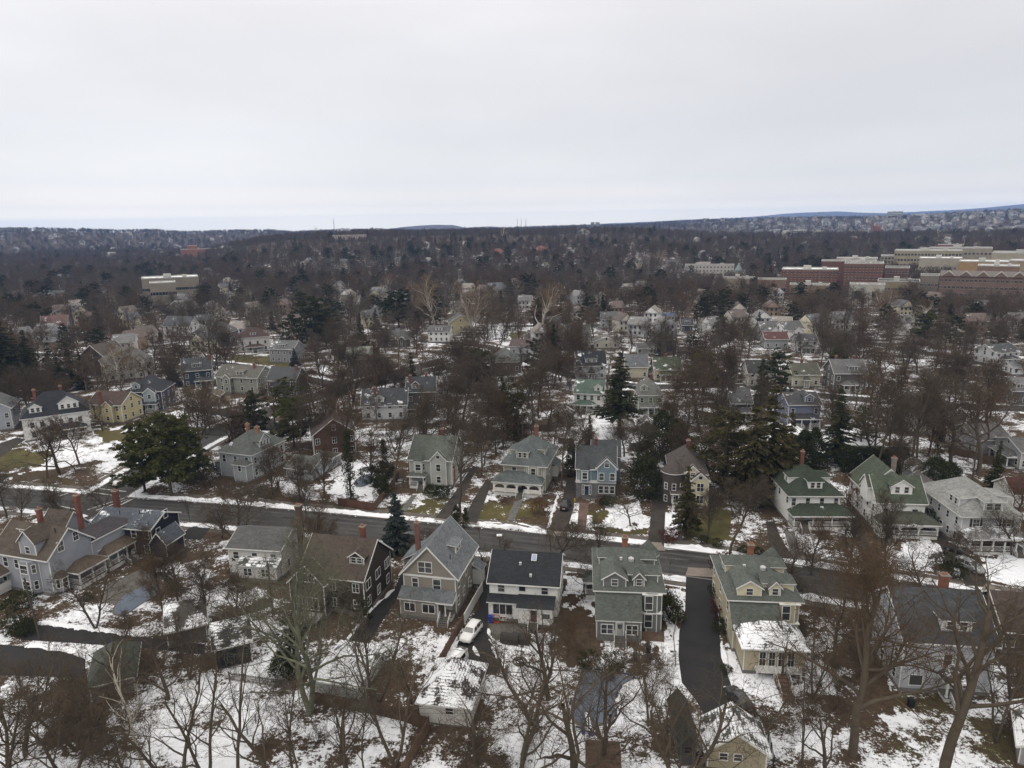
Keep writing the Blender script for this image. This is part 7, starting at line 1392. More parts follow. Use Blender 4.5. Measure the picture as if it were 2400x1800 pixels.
big('tan institute wing set back to the left', 2069, 2110, 600, 860, 30, (.33, .29, .21), (.4, .4, .4), 4, 5, name='institute_building', ww=2, wh=2.2)
big('windowless beige hall at the right edge', 2330, 2480, 594, 800, 50, (.40, .35, .26), (.34, .34, .33), 1, 4, name='hall_building')
big('brown upper storeys of the institute with roof plant', 2180, 2330, 582, 900, 40, (.34, .30, .22), (.3, .3, .3), 3, 16, name='institute_building', ww=2, wh=2.2)
big('orange-tan low building with snowy roof in front of the institute', 2255, 2376, 614, 720, 34, (.40, .25, .11), (.45, .45, .45), 2, 14, name='office_building', snow=.7)
big('white-roofed low block in front of the tan institute', 2160, 2262, 606, 760, 30, (.40, .36, .28), (.5, .5, .5), 2, 10, name='office_building', snow=.7)
big('long brown brick row with many small white gables', 2214, 2470, 638, 560, 20, (.20, .13, .10), (.16, .13, .115), 4, 24, rt='gables', rise=3.0, name='row_house_building', wk='brick', trim=(.30, .28, .25))
big('low tan commercial building with dark flat roof', 2067, 2168, 660, 565, 22, (.28, .22, .14), (.06, .06, .065), 2, 12, name='commercial_building')
big('low white-walled building with one tall dark opening', 2001, 2086, 668, 540, 16, (.48, .46, .40), (.2, .2, .2), 1, 2, name='commercial_building', snow=.4, ww=4, wh=4.5)
big('low tan brick shops with snowy roof below the apartments', 1859, 1955, 668, 555, 14, (.26, .19, .12), (.22, .2, .19), 1, 9, name='commercial_building', snow=.3, ww=2.4, wh=2)
big('long low arched station building', 1782, 1850, 655, 575, 12, (.24, .15, .10), (.26, .22, .18), 1, 6, name='station_building', ww=3.0, wh=2.4)
big('pale stone row with battlemented parapet in the right middle woods', 1608, 1724, 621, 780, 14, (.46, .44, .40), (.14, .13, .13), 3, 14, name='stone_row_building')
big('pale stone block with dark mansard roof', 1556, 1596, 610, 900, 14, (.40, .38, .35), (.09, .085, .085), 3, 5, name='stone_building', rt='hip', rise=4)
big('grey stone block with dark striped roof in the middle woods', 1468, 1506, 608, 920, 14, (.32, .31, .29), (.075, .075, .08), 2, 5, name='stone_building', rt='hip', rise=4)
big('long tan school with flat snowy roofs in the left woods', 318, 454, 652, 620, 30, (.30, .26, .20), (.5, .5, .5), 2, 14, name='school_building', snow=.7, ww=2.8, wh=2.2, wk='brick')
big('front wing of the tan school with two rows of windows', 336, 398, 664, 585, 20, (.30, .26, .20), (.3, .3, .3), 2, 8, name='school_building', snow=.5, ww=2.2, wh=2.4, wk='brick')
big('orange brick hospital with raised central block in the far left', 420, 505, 584, 1500, 40, (.34, .14, .08), (.35, .25, .22), 3, 14, name='hospital_building', snow=.3)
big('raised tower block of the orange brick hospital', 437, 460, 576, 1510, 20, (.34, .13, .07), (.3, .2, .18), 2, 3, name='hospital_building')
big('thin red brick block far off right of the hospital', 579, 617, 567, 1700, 20, (.34, .11, .07), (.3, .3, .3), 1, 6, name='school_building')
big('pale grey roofed block between hospital and red brick block', 511, 542, 574, 1500, 20, (.36, .36, .33), (.30, .33, .32), 2, 5, name='school_building', rt='hip', rise=5)
big('brown ridge-top hall with a row of cream pointed gables', 776, 860, 550, 1300, 26, (.17, .12, .10), (.15, .11, .09), 2, 12, name='college_building', rt='gables', rise=9, trim=(.55, .50, .40), ww=3, wh=4)
big('pale slab apartments on the left horizon', -6, 70, 533, 3300, 40, (.42, .40, .37), (.4, .4, .4), 3, 14, ww=5, wh=4)
big('left one of twin pale towers on the horizon', 1384, 1393, 521, 3000, 22, (.42, .42, .42), (.4, .4, .4), 6, 3, ww=3, wh=3, name='tower_block'); big('right one of twin pale towers on the horizon', 1395, 1405, 521, 3000, 22, (.42, .42, .42), (.4, .4, .4), 6, 3, ww=3, wh=3, name='tower_block')
big('long white box on the horizon right of the mast', 792, 822, 536, 2600, 40, (.6, .6, .6), (.5, .5, .5), 1, 6, ww=5, wh=3, name='warehouse_building'); big('second white box on the horizon further right', 870, 900, 535.5, 2600, 40, (.58, .58, .58), (.5, .5, .5), 1, 6, ww=5, wh=3, name='warehouse_building')
big('white mid-rise office on the far right slope', 1857, 1890, 539, 1750, 30, (.55, .55, .52), (.5, .5, .5), 4, 8, ww=3, wh=2, name='office_building'); big('pale slab on the right horizon', 2073, 2110, 496, 3400, 40, (.42, .43, .42), (.4, .4, .4), 4, 8, ww=5, wh=3, name='tower_block')
big('red brick church nave on the far right slope', 2044, 2062, 524, 2100, 20, (.30, .10, .07), (.2, .1, .08), 1, 4, name='church_building', rt='hip', rise=8); big('brown brick church tower on the far right slope', 2038, 2043, 514, 2090, 8, (.22, .14, .10), (.1, .1, .1), 3, 1, name='church_tower')
big('long white buildings on the right horizon', 2130, 2185, 502, 3300, 30, (.55, .56, .56), (.5, .5, .5), 1, 8, ww=5, wh=3, name='warehouse_building'); big('red-roofed market hall behind the institute', 2200, 2260, 574, 1000, 24, (.22, .05, .05), (.22, .05, .05), 1, 8, name='hall_building')
big('tan brick block tucked between the twin apartments and the institute', 1965, 2062, 606, 780, 24, (.30, .24, .16), (.35, .34, .32), 3, 12, name='office_building', snow=.5)
big('muted brick block with flat snowy roof behind the zigzag row', 2300, 2400, 624, 640, 22, (.24, .15, .11), (.4, .4, .4), 3, 12, name='apartment_building', snow=.6); big('small grey-brown block left of the zigzag row', 2168, 2212, 646, 590, 16, (.24, .20, .16), (.12, .12, .12), 2, 5, name='commercial_building')
big('long low tan block in front of the beige hall at the right edge', 2375, 2480, 612, 700, 26, (.34, .27, .18), (.42, .42, .42), 2, 12, name='office_building', snow=.6); big('low buff block with dark roof left of the station building', 1700, 1775, 652, 610, 14, (.30, .25, .18), (.10, .10, .10), 1, 8, name='commercial_building')
mb = MB(); x, y = G(1730, 644); sp = thing('spire', 'pale blue-grey pyramid spire beside the stone row', 'spire', (x, y, 0)); mb.cyl(0, 0, 0, 4, 4.6, n=4); mb.cyl(0, 0, 4, 13, 5, .05, 4, 1); mb.build('tower', [mat('masonry', (.38, .36, .32), .9), mat('slate', (.22, .27, .28), .8)], sp); FOOT.append((x, y, 9)); BLD.append((x, y, 9, 60))
def mast(px, top, D, label):
    x, y = AZ(px, D); z = TZ(x, y); m = MB(); h = ridge_top(px, top, D)-z; w = D*.0006
    for a in (0, 2.1, 4.2): m.beam((x+math.cos(a)*w, y+math.sin(a)*w, z), (x+math.cos(a)*w*.3, y+math.sin(a)*w*.3, z+h), w*.35, w*.35)
    for i in range(12): q = i/12; m.box(x-w*(1-q*.6), x+w*(1-q*.6), y-.2, y+.2, z+h*q, z+h*q+.6)
    tag(m.build('radio_mast', [METAL]), label, 'mast')
mast(785, 512, 2500, 'thin tall radio mast above the gabled ridge hall')
for i, px in enumerate((1213, 1222, 1233)): mast(px, 513, 5200, ('left', 'middle', 'right')[i]+' one of three faint masts on the centre horizon')
for i, px in enumerate((2260, 2276)): mast(px, 498, 3300, ('left', 'right')[i]+' one of two lattice pylons on the right horizon')
mast(2261, 556, 900, 'slim flagpole mast above the tan institute roof')
# ---------------------------------------------------------------- small far houses
FARH = []
for i, (w_, r_) in enumerate([((.62, .62, .60), (.16, .16, .16)), ((.50, .48, .42), (.12, .10, .09)), ((.40, .41, .43), (.20, .20, .20)), ((.56, .52, .40), (.10, .10, .11)), ((.66, .66, .66), (.24, .22, .20)), ((.30, .22, .17), (.13, .10, .09))]):
    for turned in (0, 1):
        m = MB(); m.box(-4.5, 4.5, -4, 4, -3, 6, 0); T = Matrix.Rotation(math.pi/2 if turned else 0, 4, 'Z'); m.T = T
        m.extrude([(-4.8, 5.9), (0, 9.6), (4.8, 5.9)], -4.9, 4.9, 'x', 1); m.extrude([(-4.0, 5.9), (0, 9.2), (4.0, 5.9)], -4.96, 4.96, 'x', 0); m.T = Matrix.Identity(4)
        for k in range(3):
            for z in (1.2, 3.9): m.box(-3.4+k*2.5, -2.4+k*2.5, -4.06, -4.02, z, z+1.4, 2)
        FARH.append(m.mesh('far_house', [mat('far_wall', w_, .85), mat('far_roof', r_, .9, snow=.15), GLASS]))
rh = random.Random(3); nf = 0
def farhouse(px, D, sc_, label, group):
    x, y = AZ(px, D); z = TZ(x, y); o = link('far_house', FARH[rh.randrange(len(FARH))], None, (x, y, z+(0 if sc_ < 1.5 else 1)), rh.uniform(-.7, .7)); o.scale = (sc_, sc_, sc_); tag(o, label, 'house', group); FOOT.append((x, y, (6 if D < 1000 else 9)*sc_)); return o
for _ in range(150):                                  # town on the right-hand slope
    farhouse(1680+720*rh.random()**.8, rh.uniform(1600, 3200), rh.uniform(1.2, 1.7), 'tiny pale house in the town on the far right slope', 'houses on the far right slope')
tv, tf, tm_ = [], [], []; nn_ = 0                     # and the hundreds of further houses of that town as one mass
for _ in range(260):
    px, D, k = 1640+760*rh.random()**.7, rh.uniform(1800, 3500), rh.uniform(1.2, 1.8); x, y = AZ(px, D); me = FARH[rh.randrange(len(FARH))]; v = np.zeros(len(me.vertices)*3); me.vertices.foreach_get('co', v); v = v.reshape(-1, 3)*k; a = rh.uniform(-.7, .7)
    v = np.stack([v[:, 0]*math.cos(a)-v[:, 1]*math.sin(a)+x, v[:, 0]*math.sin(a)+v[:, 1]*math.cos(a)+y, v[:, 2]+TZ(x, y)+1], 1); wi = rh.randrange(4)
    for p in me.polygons: tf.append(tuple(nn_+i for i in p.vertices)); tm_.append(4 if p.material_index == 1 else wi)
    tv.append(v); nn_ += len(v); FOOT.append((x, y, 7.5*k))
tme = bpy.data.meshes.new('town'); tme.from_pydata(np.concatenate(tv).tolist(), [], tf)
for c_ in ((.40, .39, .37), (.33, .31, .27), (.46, .45, .43), (.25, .25, .26), (.13, .12, .115)): tme.materials.append(mat('far_wall', c_, .85))
tme.polygons.foreach_set('material_index', tm_); tme.update(); tag(link('town', tme), 'mass of tiny pale houses of the distant town at the right', 'town', kind='stuff')
for _ in range(40): farhouse(rh.uniform(0, 700), rh.uniform(1500, 3100), rh.uniform(1.0, 1.5), 'tiny pale house on the wooded far left hillside', 'houses on the far left hillside')
for _ in range(26): farhouse(rh.uniform(1300, 2400), rh.uniform(800, 1450), rh.uniform(1, 1.2), 'small house showing between far bare trees, right half', 'houses in the far woods, right half')
for _ in range(26): farhouse(rh.uniform(100, 1300), rh.uniform(650, 1200), rh.uniform(1, 1.1), 'small house showing between far bare trees, left half', 'houses in the far woods, left half')
for _ in range(95):
    px = rh.uniform(0, 2400); D = rh.uniform(330, 620); x, y = AZ(px, D)
    if blocked(x, y, 3): continue
    farhouse(px, D, 1.05, 'plain small house half hidden in the bare wooded blocks', 'half hidden houses in the wooded blocks'); q_ = proj(x, y); CLEAR.append((q_[0]-9, q_[0]+9, q_[1]-20, q_[1], y))
    FT = np.array(FOOT)
scatter_ring(190, 325, 12.3, 11, 16); scatter_ring(325, 620, 9.8, 11, 18); scatter_ring(620, 1150, 11, 12, 18); scatter_ring(1150, 2000, 15, 13, 18, evg=.02); scatter_ring(2000, 4200, 24, 13, 18, evg=.01)
finish_wood()
# ---------------------------------------------------------------- the air
hz = MB(); hz.box(-15500, 15500, -400, 15600, -3, 345); hm = bpy.data.materials.new('haze'); hm.use_nodes = True; t = hm.node_tree; t.nodes.clear()
o_ = t.nodes.new('ShaderNodeOutputMaterial'); pv = t.nodes.new('ShaderNodeVolumePrincipled'); t.links.new(pv.outputs[0], o_.inputs['Volume'])
pv.inputs['Color'].default_value = (.30, .52, 1.0, 1); pv.inputs['Density'].default_value = 7e-5; pv.inputs['Anisotropy'].default_value = 0.0
tag(hz.build('haze', [hm]), 'thin bluish winter haze', 'haze', kind='stuff')
# ================================================================== cars
CARM = {}
def car_meshes(col, kind):
    k = (col, kind)
    if k in CARM: return CARM[k]
    pm = mat('car_paint', col, .3, amt=.06, spec=.6); dk = mat('black_plastic', (.02, .02, .02), .6)
    #      x, belt z, roof z (None = no cabin), half width, roof half width
    if kind == 'suv': st = [(-2.32, .62, .74, .80, .70), (-2.25, .92, 1.02, .90, .78), (-2.05, 1.02, 1.55, .93, .66), (-1.6, 1.05, 1.70, .94, .66), (-.4, 1.04, 1.74, .94, .67), (.35, 1.02, 1.66, .94, .66), (.95, 1.00, 1.10, .93, .78), (1.75, .94, 1.02, .92, .76), (2.2, .80, .88, .86, .70), (2.34, .55, .62, .76, .62)]; cab = (1, 6)
    elif kind == 'box': st = [(-2.3, .80, .9, .86, .80), (-2.28, 1.05, 1.88, .90, .78), (-1.6, 1.08, 1.96, .91, .80), (.3, 1.08, 1.96, .91, .80), (.75, 1.06, 1.86, .91, .78), (1.0, 1.06, 1.14, .91, .84), (1.9, 1.02, 1.10, .90, .82), (2.2, .92, 1.0, .88, .78), (2.3, .6, .68, .80, .7)]; cab = (1, 5)
    else: st = [(-2.2, .62, .70, .76, .66), (-2.1, .86, .93, .86, .74), (-1.55, .94, 1.04, .89, .72), (-.95, .95, 1.40, .90, .60), (-.1, .95, 1.46, .90, .60), (.45, .94, 1.36, .90, .60), (1.15, .92, 1.0, .89, .74), (1.8, .84, .90, .86, .70), (2.15, .68, .74, .76, .62), (2.25, .5, .56, .66, .56)]; cab = (2, 6)
    V = []; F = []; n = 10
    for x, b_, r_, hw, rw_ in st:
        V += [(x, -hw*.9, .28), (x, -hw, .5), (x, -hw, b_*.85), (x, -hw*.96, b_), (x, -rw_, r_), (x, -rw_*.5, r_+.03), (x, rw_*.5, r_+.03), (x, rw_, r_), (x, hw*.96, b_), (x, hw, b_*.85), (x, hw, .5), (x, hw*.9, .28)]
    n = 12
    for i in range(len(st)-1):
        for j in range(n): F.append((i*n+j, (i+1)*n+j, (i+1)*n+(j+1) % n, i*n+(j+1) % n))
    F += [tuple(range(n)), tuple(range((len(st)-1)*n+n-1, (len(st)-1)*n-1, -1))]
    b = MB(); b.add(V, F, 0); b.box(-2.3, 2.3, -.7, .7, .2, .3, 1)
    for sx in (-2.3, 2.3): b.box(sx-.06, sx+.06, -.7, .7, .3, .48, 1)
    body = b.mesh('car_body', [pm, dk], True)
    w = MB(); e_ = .012
    def quad(i, j, u0, u1, v0, v1, side):
        A = Vector(V[i*n+(3 if side < 0 else 8)]); B_ = Vector(V[j*n+(3 if side < 0 else 8)]); C_ = Vector(V[j*n+(4 if side < 0 else 7)]); D_ = Vector(V[i*n+(4 if side < 0 else 7)])
        f = lambda u, v: (A*(1-u)+B_*u)*(1-v)+(D_*(1-u)+C_*u)*v+Vector((0, side*e_, 0))
        w.add([tuple(f(u0, v0)), tuple(f(u1, v0)), tuple(f(u1, v1)), tuple(f(u0, v1))], [(0, 1, 2, 3) if side < 0 else (3, 2, 1, 0)])
    for side in (-1, 1):
        for i in range(cab[0]+1, cab[1]-1): quad(i, i+1, .05, .95, .12, .86, side)
        quad(cab[1]-1, cab[1], .03, .55, .12, .7, side)
    side_w = w.mesh('side_glass', [GLASS]); w = MB()
    i, j = cab[1]-1, cab[1]; A = [V[j*n+4], V[j*n+7], V[i*n+7], V[i*n+4]]; c = [sum(p[q] for p in A)/4 for q in range(3)]
    w.add([(c[0]+(p[0]-c[0])*.86+.02, c[1]+(p[1]-c[1])*.9, c[2]+(p[2]-c[2])*.84+.045) for p in A], [(0, 1, 2, 3)]); ws = w.mesh('windscreen', [GLASS]); w = MB()
    i, j = cab[0], cab[0]+1; A = [V[i*n+4], V[j*n+4], V[j*n+7], V[i*n+7]]; c = [sum(p[q] for p in A)/4 for q in range(3)]
    w.add([(c[0]+(p[0]-c[0])*.8-.02, c[1]+(p[1]-c[1])*.88, c[2]+(p[2]-c[2])*.78+.04) for p in A], [(0, 3, 2, 1)]); rw2 = w.mesh('rear_window', [GLASS])
    t_ = MB(); t_.T = Matrix.Rotation(math.pi/2, 4, 'X'); t_.cyl(0, 0, -.12, .12, .35, n=18); ty = t_.mesh('tyre', [BLACK]); t_ = MB(); t_.T = Matrix.Rotation(math.pi/2, 4, 'X'); t_.cyl(0, 0, -.13, .13, .21, n=14); rim = t_.mesh('rim', [METAL])
    q = MB(); q.box(2.16, 2.27, -.16, .16, -.07, .07); hl = q.mesh('headlight', [mat('lamp_glass', (.6, .6, .62), .15, spec=.8)]); q = MB(); q.box(-2.32, -2.2, -.13, .13, -.1, .1); tl = q.mesh('tail_light', [mat('red_lamp', (.25, .01, .01), .3)])
    q = MB(); q.box(-.05, .05, -.26, .26, -.06, .06); pl_ = q.mesh('number_plate', [mat('plate', (.55, .53, .42), .6)]); q = MB(); q.box(-.08, .08, -.1, .1, -.06, .06); mi_ = q.mesh('mirror', [pm])
    CARM[k] = (body, side_w, ws, rw2, ty, rim, hl, tl, pl_, mi_, kind); return CARM[k]
def car(label, px, py, ang, col, kind='suv', name='parked_car', snowtop=False, z=0.03, group=None):
    x, y = G(px, py, .5); m = car_meshes(col, kind); r = thing(name, label, 'car', (x, y, z), rad(ang), group)
    link('body', m[0], r); link('side_window', m[1], r); link('windscreen', m[2], r); link('rear_window', m[3], r)
    for sx in (-1.38, 1.42):
        for sy in (-.82, .82): w = link('wheel', m[4], r, (sx, sy, .35)); link('rim', m[5], w)
    for sy in (-.62, .62): link('headlight', m[6], r, (0, sy, .72)); link('tail_light', m[7], r, (0, sy, .82)); link('mirror', m[9], r, (.75, sy/.62*1.0, 1.08))
    link('number_plate', m[8], r, (2.36, 0, .5)); link('number_plate', m[8], r, (-2.36, 0, .62))
    if snowtop:
        b = MB(); H_ = {'suv': 1.76, 'box': 2.0, 'sedan': 1.48}[kind]; R_ = random.Random(4)
        for i in range(9): b.cyl(-1.5+i*.24, R_.uniform(-.15, .15), H_-.06, H_+R_.uniform(.05, .10), .42, .3, 9)
        b.build('roof_snow', [SNOW], r, True)
    return r
WHT, BLK_, SLV, DGR = (.66, .66, .66), (.012, .013, .016), (.30, .32, .34), (.05, .055, .06)
car('white suv parked nose toward the viewer on the curving driveway of the black-roofed house', 1104, 1484, -112, WHT, 'suv')
car('white boxy four-wheel-drive under snow between the brown fence and the white garage', 1066, 1560, -115, WHT, 'box', snowtop=True)
car('black suv with its tail to the viewer in the blue house driveway', 1325, 1184, 77, BLK_, 'suv')
car('white hatchback with dark bonnet driving on the side street left of the pines', 281, 1128, -100, WHT, 'suv', z=-.1)
car('black car parked at the kerb behind the grey hip-roofed house', 545, 1028, 68, BLK_, 'sedan', z=-.1)
car('dark car parked on the yard of the sage green house', 504, 926, 10, (.02, .025, .035), 'sedan')
car('dark grey car at the near kerb left of the greige house chimney', 968, 1258, -12, DGR, 'sedan', z=-.1)
car('silver suv parked at the foot of the right-hand driveway', 2272, 1328, -66, SLV, 'suv')
car('black car with snowy windscreen behind the silver suv', 2248, 1290, -62, BLK_, 'sedan', snowtop=True)
car('pale grey van highest up the right-hand driveway', 2218, 1245, -62, (.35, .38, .40), 'suv')
car('dark car at the bottom of the wide black driveway beside the garden stairs', 1732, 1638, 105, (.03, .032, .035), 'sedan')
car('dark car by the street in front of the yellow-twigged bushes', 730, 872, 10, BLK_, 'sedan'); car('dark suv on the drive of the dark tudor house', 944, 862, 90, BLK_, 'suv')
car('grey car half hidden beside the pale blue house with the pillared entry', 1335, 900, 80, (.16, .17, .2), 'sedan'); car('white car by the track in the far right', 2030, 745, 5, WHT, 'sedan', z=.05)
for px, py, lab in ((1600, 903, 'dark'), (1740, 912, 'silver'), (2060, 940, 'white'), (1870, 925, 'blue-grey')): car(lab+' car parked along the back street', px, py, -2, {'dark': BLK_, 'silver': SLV, 'white': WHT, 'blue-grey': (.10, .13, .18)}[lab], 'sedan', z=.06)
# ================================================================== fences
def fence(label, pts, h, m, style='board', post=2.4, name='fence'):
    P_ = [G(*p) for p in pts]; r = thing(name, label, 'fence', (0, 0, 0)); b = MB(); posts = []
    for (x0, y0), (x1, y1) in zip(P_[:-1], P_[1:]):
        L_ = math.hypot(x1-x0, y1-y0); n = max(1, round(L_/post)); T = Matrix.Translation((x0, y0, 0)) @ Matrix.Rotation(math.atan2(y1-y0, x1-x0), 4, 'Z'); b.T = T
        for i in range(n+1): posts.append((T @ Vector((L_*i/n, 0, 0)), math.atan2(y1-y0, x1-x0)))
        if style == 'board':
            x = 0
            while x < L_-.02: hh = h+.03*math.sin(x*37); b.box(x, min(L_, x+.135), -.02, .02, .05, hh); x += .145
            for z in (.35, h-.3): b.box(0, L_, .02, .07, z, z+.09)
        elif style == 'picket':
            x = 0
            while x < L_: b.box(x, x+.07, -.015, .015, .08, h); x += .16
            for z in (.25, h-.25): b.box(0, L_, .015, .06, z, z+.07)
        elif style == 'solid':
            b.box(0, L_, -.03, .03, .06, h); b.box(0, L_, -.05, .05, h, h+.08)
        else:                                         # wire mesh on posts
            for z in np.arange(.1, h, .22): b.box(0, L_, -.008, .008, z, z+.016)
            x = 0
            while x < L_: b.box(x, x+.014, -.007, .007, .05, h); x += .3
            b.box(0, L_, -.03, .03, h, h+.05)
    b.build('panel', [m], r); pm = MB(); pm.box(-.06, .06, -.06, .06, -.1, h+.12); me = pm.mesh('post', [m])
    for v, a in posts[:90]: link('post', me, r, v, a)
    return r
VINYL = mat('white_vinyl', (.62, .62, .62), .5, amt=.05)
fence('white vinyl panel fence between the greige and the black-roofed house', [(1131, 1388), (1118, 1410), (1087, 1466)], 1.7, VINYL, 'solid')
fence('tan board fence running down beside the curving driveway', [(1087, 1466), (1058, 1515), (1020, 1585), (985, 1650)], 1.8, PLANK)
fence('brown board fence along the back of the snowy garages', [(735, 1650), (800, 1662), (880, 1676), (940, 1690), (985, 1706), (1006, 1712)], 1.8, mat('fence_wood', (.085, .055, .035), .9, amt=.35))
fence('tan board fence running down to the bottom edge from the white garage', [(1006, 1712), (978, 1762), (935, 1840)], 1.8, PLANK)
fence('weathered grey picket fence left of the pale snowy garage', [(538, 1596), (610, 1606), (694, 1618)], 1.3, OLDWOOD, 'picket')
fence('low wire fence across the snow at the lower left', [(648, 1640), (600, 1695), (560, 1748)], 1.2, METAL, 'wire')
fence('old board fence at the bottom between the yard and the pool', [(1262, 1700), (1240, 1750), (1215, 1850)], 1.5, OLDWOOD); fence('black wire fence on the right of the cream garage', [(1720, 1668), (1768, 1690), (1800, 1740), (1812, 1800)], 1.5, mat('black_iron', (.02, .02, .02), .6), 'wire')
fence('reddish board fence along the roadside by the pool garden', [(793, 1186), (835, 1192), (875, 1198)], 1.9, mat('fence_red_wood', (.10, .05, .035), .9, amt=.3)); fence('brown board fence between pool garden and pale green-grey house', [(875, 1198), (905, 1165), (935, 1120)], 1.8, PLANK)
fence('beige board fence beside the dark blue house', [(440, 921), (520, 938), (540, 940)], 1.8, mat('beige_fence', (.34, .30, .25), .8)); fence('grey board fence behind the blue house', [(1308, 1040), (1345, 1042)], 1.7, OLDWOOD); fence('grey board fence right of the blue house yard', [(1475, 1052), (1530, 1055)], 1.7, OLDWOOD)
fence('long brown board fence in the back gardens at the right', [(2222, 1062), (2290, 1078), (2345, 1092)], 1.8, PLANK); fence('board fence behind the big pool trees', [(1470, 1500), (1555, 1505)], 1.5, PLANK); fence('low wire fence along the black driveway top', [(1583, 1560), (1578, 1500), (1590, 1440)], 1.1, METAL, 'wire')
fence('brown fence behind the white star house', [(500, 1465), (585, 1440), (640, 1420)], 1.5, PLANK); fence('dark fence in the trees left of the great fir', [(1210, 1005), (1290, 1010)], 1.7, OLDWOOD)
# ================================================================== pools and garden things
TARP = mat('pool_tarp', (.10, .125, .17), .6, amt=.2, scale=.5, spec=.4)
def blob(pts, n=6):
    P_ = np.array([G(*p) for p in pts]); Q = []
    for i in range(len(P_)):
        a, b_, c_, d_ = P_[i-1], P_[i], P_[(i+1) % len(P_)], P_[(i+2) % len(P_)]
        for k in range(n): t = k/n; Q.append(.5*((2*b_)+(-a+c_)*t+(2*a-5*b_+4*c_-d_)*t*t+(-a+3*b_-3*c_+d_)*t**3))
    return Q
def pool(label, pts, rim=True, tubes=True):
    r = thing('swimming_pool', label, 'pool', (0, 0, 0)); Q = blob(pts); b = MB(); n = len(Q); c = sum(Q)/n
    b.add([(*q, .07) for q in Q]+[(*(c+(q-c)*.9), .05) for q in Q]+[(*c, .03)], [(i, (i+1) % n, n+(i+1) % n, n+i) for i in range(n)]+[(n+i, n+(i+1) % n, 2*n) for i in range(n)]); b.build('pool_cover', [TARP], r)
    b = MB(); b.add([(*q, .08) for q in Q]+[(*(c+(q-c)*1.10), .06) for q in Q], [(i, (i+1) % n, n+(i+1) % n, n+i) for i in range(n)]); b.build('pool_edge', [CONCD], r)
    if tubes:
        tm = mat('water_bag', (.03, .04, .09), .4)
        for i in range(0, n-1, 3):
            if i % 9 == 6: continue
            T = Tubes(); e_ = [np.array([*(c+(Q[(i+k) % n]-c)*1.16), .1]) for k in range(3)]; T.add(e_, [.12, .14, .11], 7); link('water_bag', T.mesh('water_bag', [tm], True), r)
    return r
pool('big free-form swimming pool under a dark blue cover ringed by water bags', [(1375, 1578), (1420, 1582), (1475, 1592), (1450, 1612), (1438, 1640), (1436, 1680), (1400, 1697), (1352, 1690), (1345, 1650), (1362, 1610)])
pool('long oval pool cover in the paved garden of the blue-grey house', [(268, 1432), (290, 1398), (330, 1378), (372, 1372), (368, 1392), (330, 1416), (292, 1440)], tubes=False)
pool('dark covered pool in the snowy garden behind the roadside fence', [(832, 1136), (840, 1122), (866, 1112), (870, 1128), (850, 1140)], tubes=False)
x, y = G(1381, 1706); dv = thing('diving_board', 'white snow-covered diving board at the near end of the big pool', 'diving board', (x, y, 0), rad(4)); b = MB(); b.box(-.25, .25, -1.3, 1.9, .55, .63); b.build('board', [SNOW], dv)
b = MB(); b.box(-.32, .32, -1.4, -.7, 0, .55); b.build('stand', [mat('blue_stand', (.06, .08, .22), .5)], dv)
for sx in (-.85, .85): b = MB(); b.box(sx-.2, sx+.2, -1.0, -.5, .0, .55); b.build('stand', [mat('blue_stand', (.06, .08, .22), .5)], dv)
def post_thing(name, label, cat, px, py, builder, rz=0):
    x, y = G(px, py); r = thing(name, label, cat, (x, y, 0), rad(rz)); builder(r); return r
def bin_(c):
    def f(r):
        b = MB(); b.extrude([(-.26, 0), (.26, 0), (.32, 1.0), (-.32, 1.0)], -.3, .3, 'y'); b.build('body', [mat('bin_plastic', c, .5)], r)
        b = MB(); b.box(-.35, .35, -.36, .34, 1.0, 1.07); b.box(-.3, .3, .3, .42, .95, 1.03); b.build('lid', [mat('bin_lid', sc(c, .8), .5)], r)
        for s_ in (-.25, .25): b = MB(); b.T = Matrix.Rotation(math.pi/2, 4, 'Y'); b.cyl(-.1, .28, s_-.04, s_+.04, .1, n=12); b.build('wheel', [BLACK], r)
    return f
post_thing('wheelie_bin', 'bright blue recycling bin at the back wall of the black-roofed house', 'bin', 1150, 1458, bin_((.02, .06, .35)))
for i, (px, py) in enumerate(((1519, 1530), (1521, 1552), (1489, 1548))): post_thing('wheelie_bin', ('black bin nearest the bay of the grey-green shingled house', 'black bin in front of the one by the bay', 'black bin beside the back steps of the grey-green shingled house')[i], 'bin', px, py, bin_((.015, .015, .017)))
post_thing('wheelie_bin', 'black covered grill at the wall of the pale grey house', 'grill', 2134, 1656, bin_((.015, .015, .017)))
def ringm(name, R_, r_, z, m, parent, tilt=0, arc=6.2832):
    T = Tubes(); T.add([np.array([R_*math.cos(a), R_*math.sin(a)*math.cos(tilt), z+R_*math.sin(a)*math.sin(tilt)]) for a in np.linspace(0, arc, 25)], [r_]*25, 7); return link(name, T.mesh(name, [m], True), parent)
def firepit(r): ringm('ring', .9, .12, .15, OLDWOOD, r); ringm('ring', .5, .08, .12, mat('ash', (.03, .03, .03), .9), r)
post_thing('fire_pit', 'round stone fire ring in the snow beside the black driveway turnaround', 'fire ring', 1218, 1552, firepit)
def hose(r): ringm('hoop', .62, .06, .75, mat('red_hose', (.40, .06, .02), .5), r, math.pi/2); b = MB(); b.box(-.3, .5, -.1, .1, 0, .12); b.build('stand', [mat('red_hose', (.40, .06, .02), .5)], r)
post_thing('hose_reel', 'orange-red hoop stand beside the blue bin', 'hose reel', 1163, 1460, hose)
def libbox(r): b = MB(); b.box(-.08, .08, -.08, .08, 0, 1.2); b.build('post', [OLDWOOD], r); b = MB(); b.box(-.4, .4, -.3, .3, 1.2, 1.8); b.build('box', [mat('box_paint', (.16, .10, .07), .7)], r); b = MB(); b.box(-.5, .5, -.4, .4, 1.8, 1.92); b.build('snow_cap', [SNOW], r)
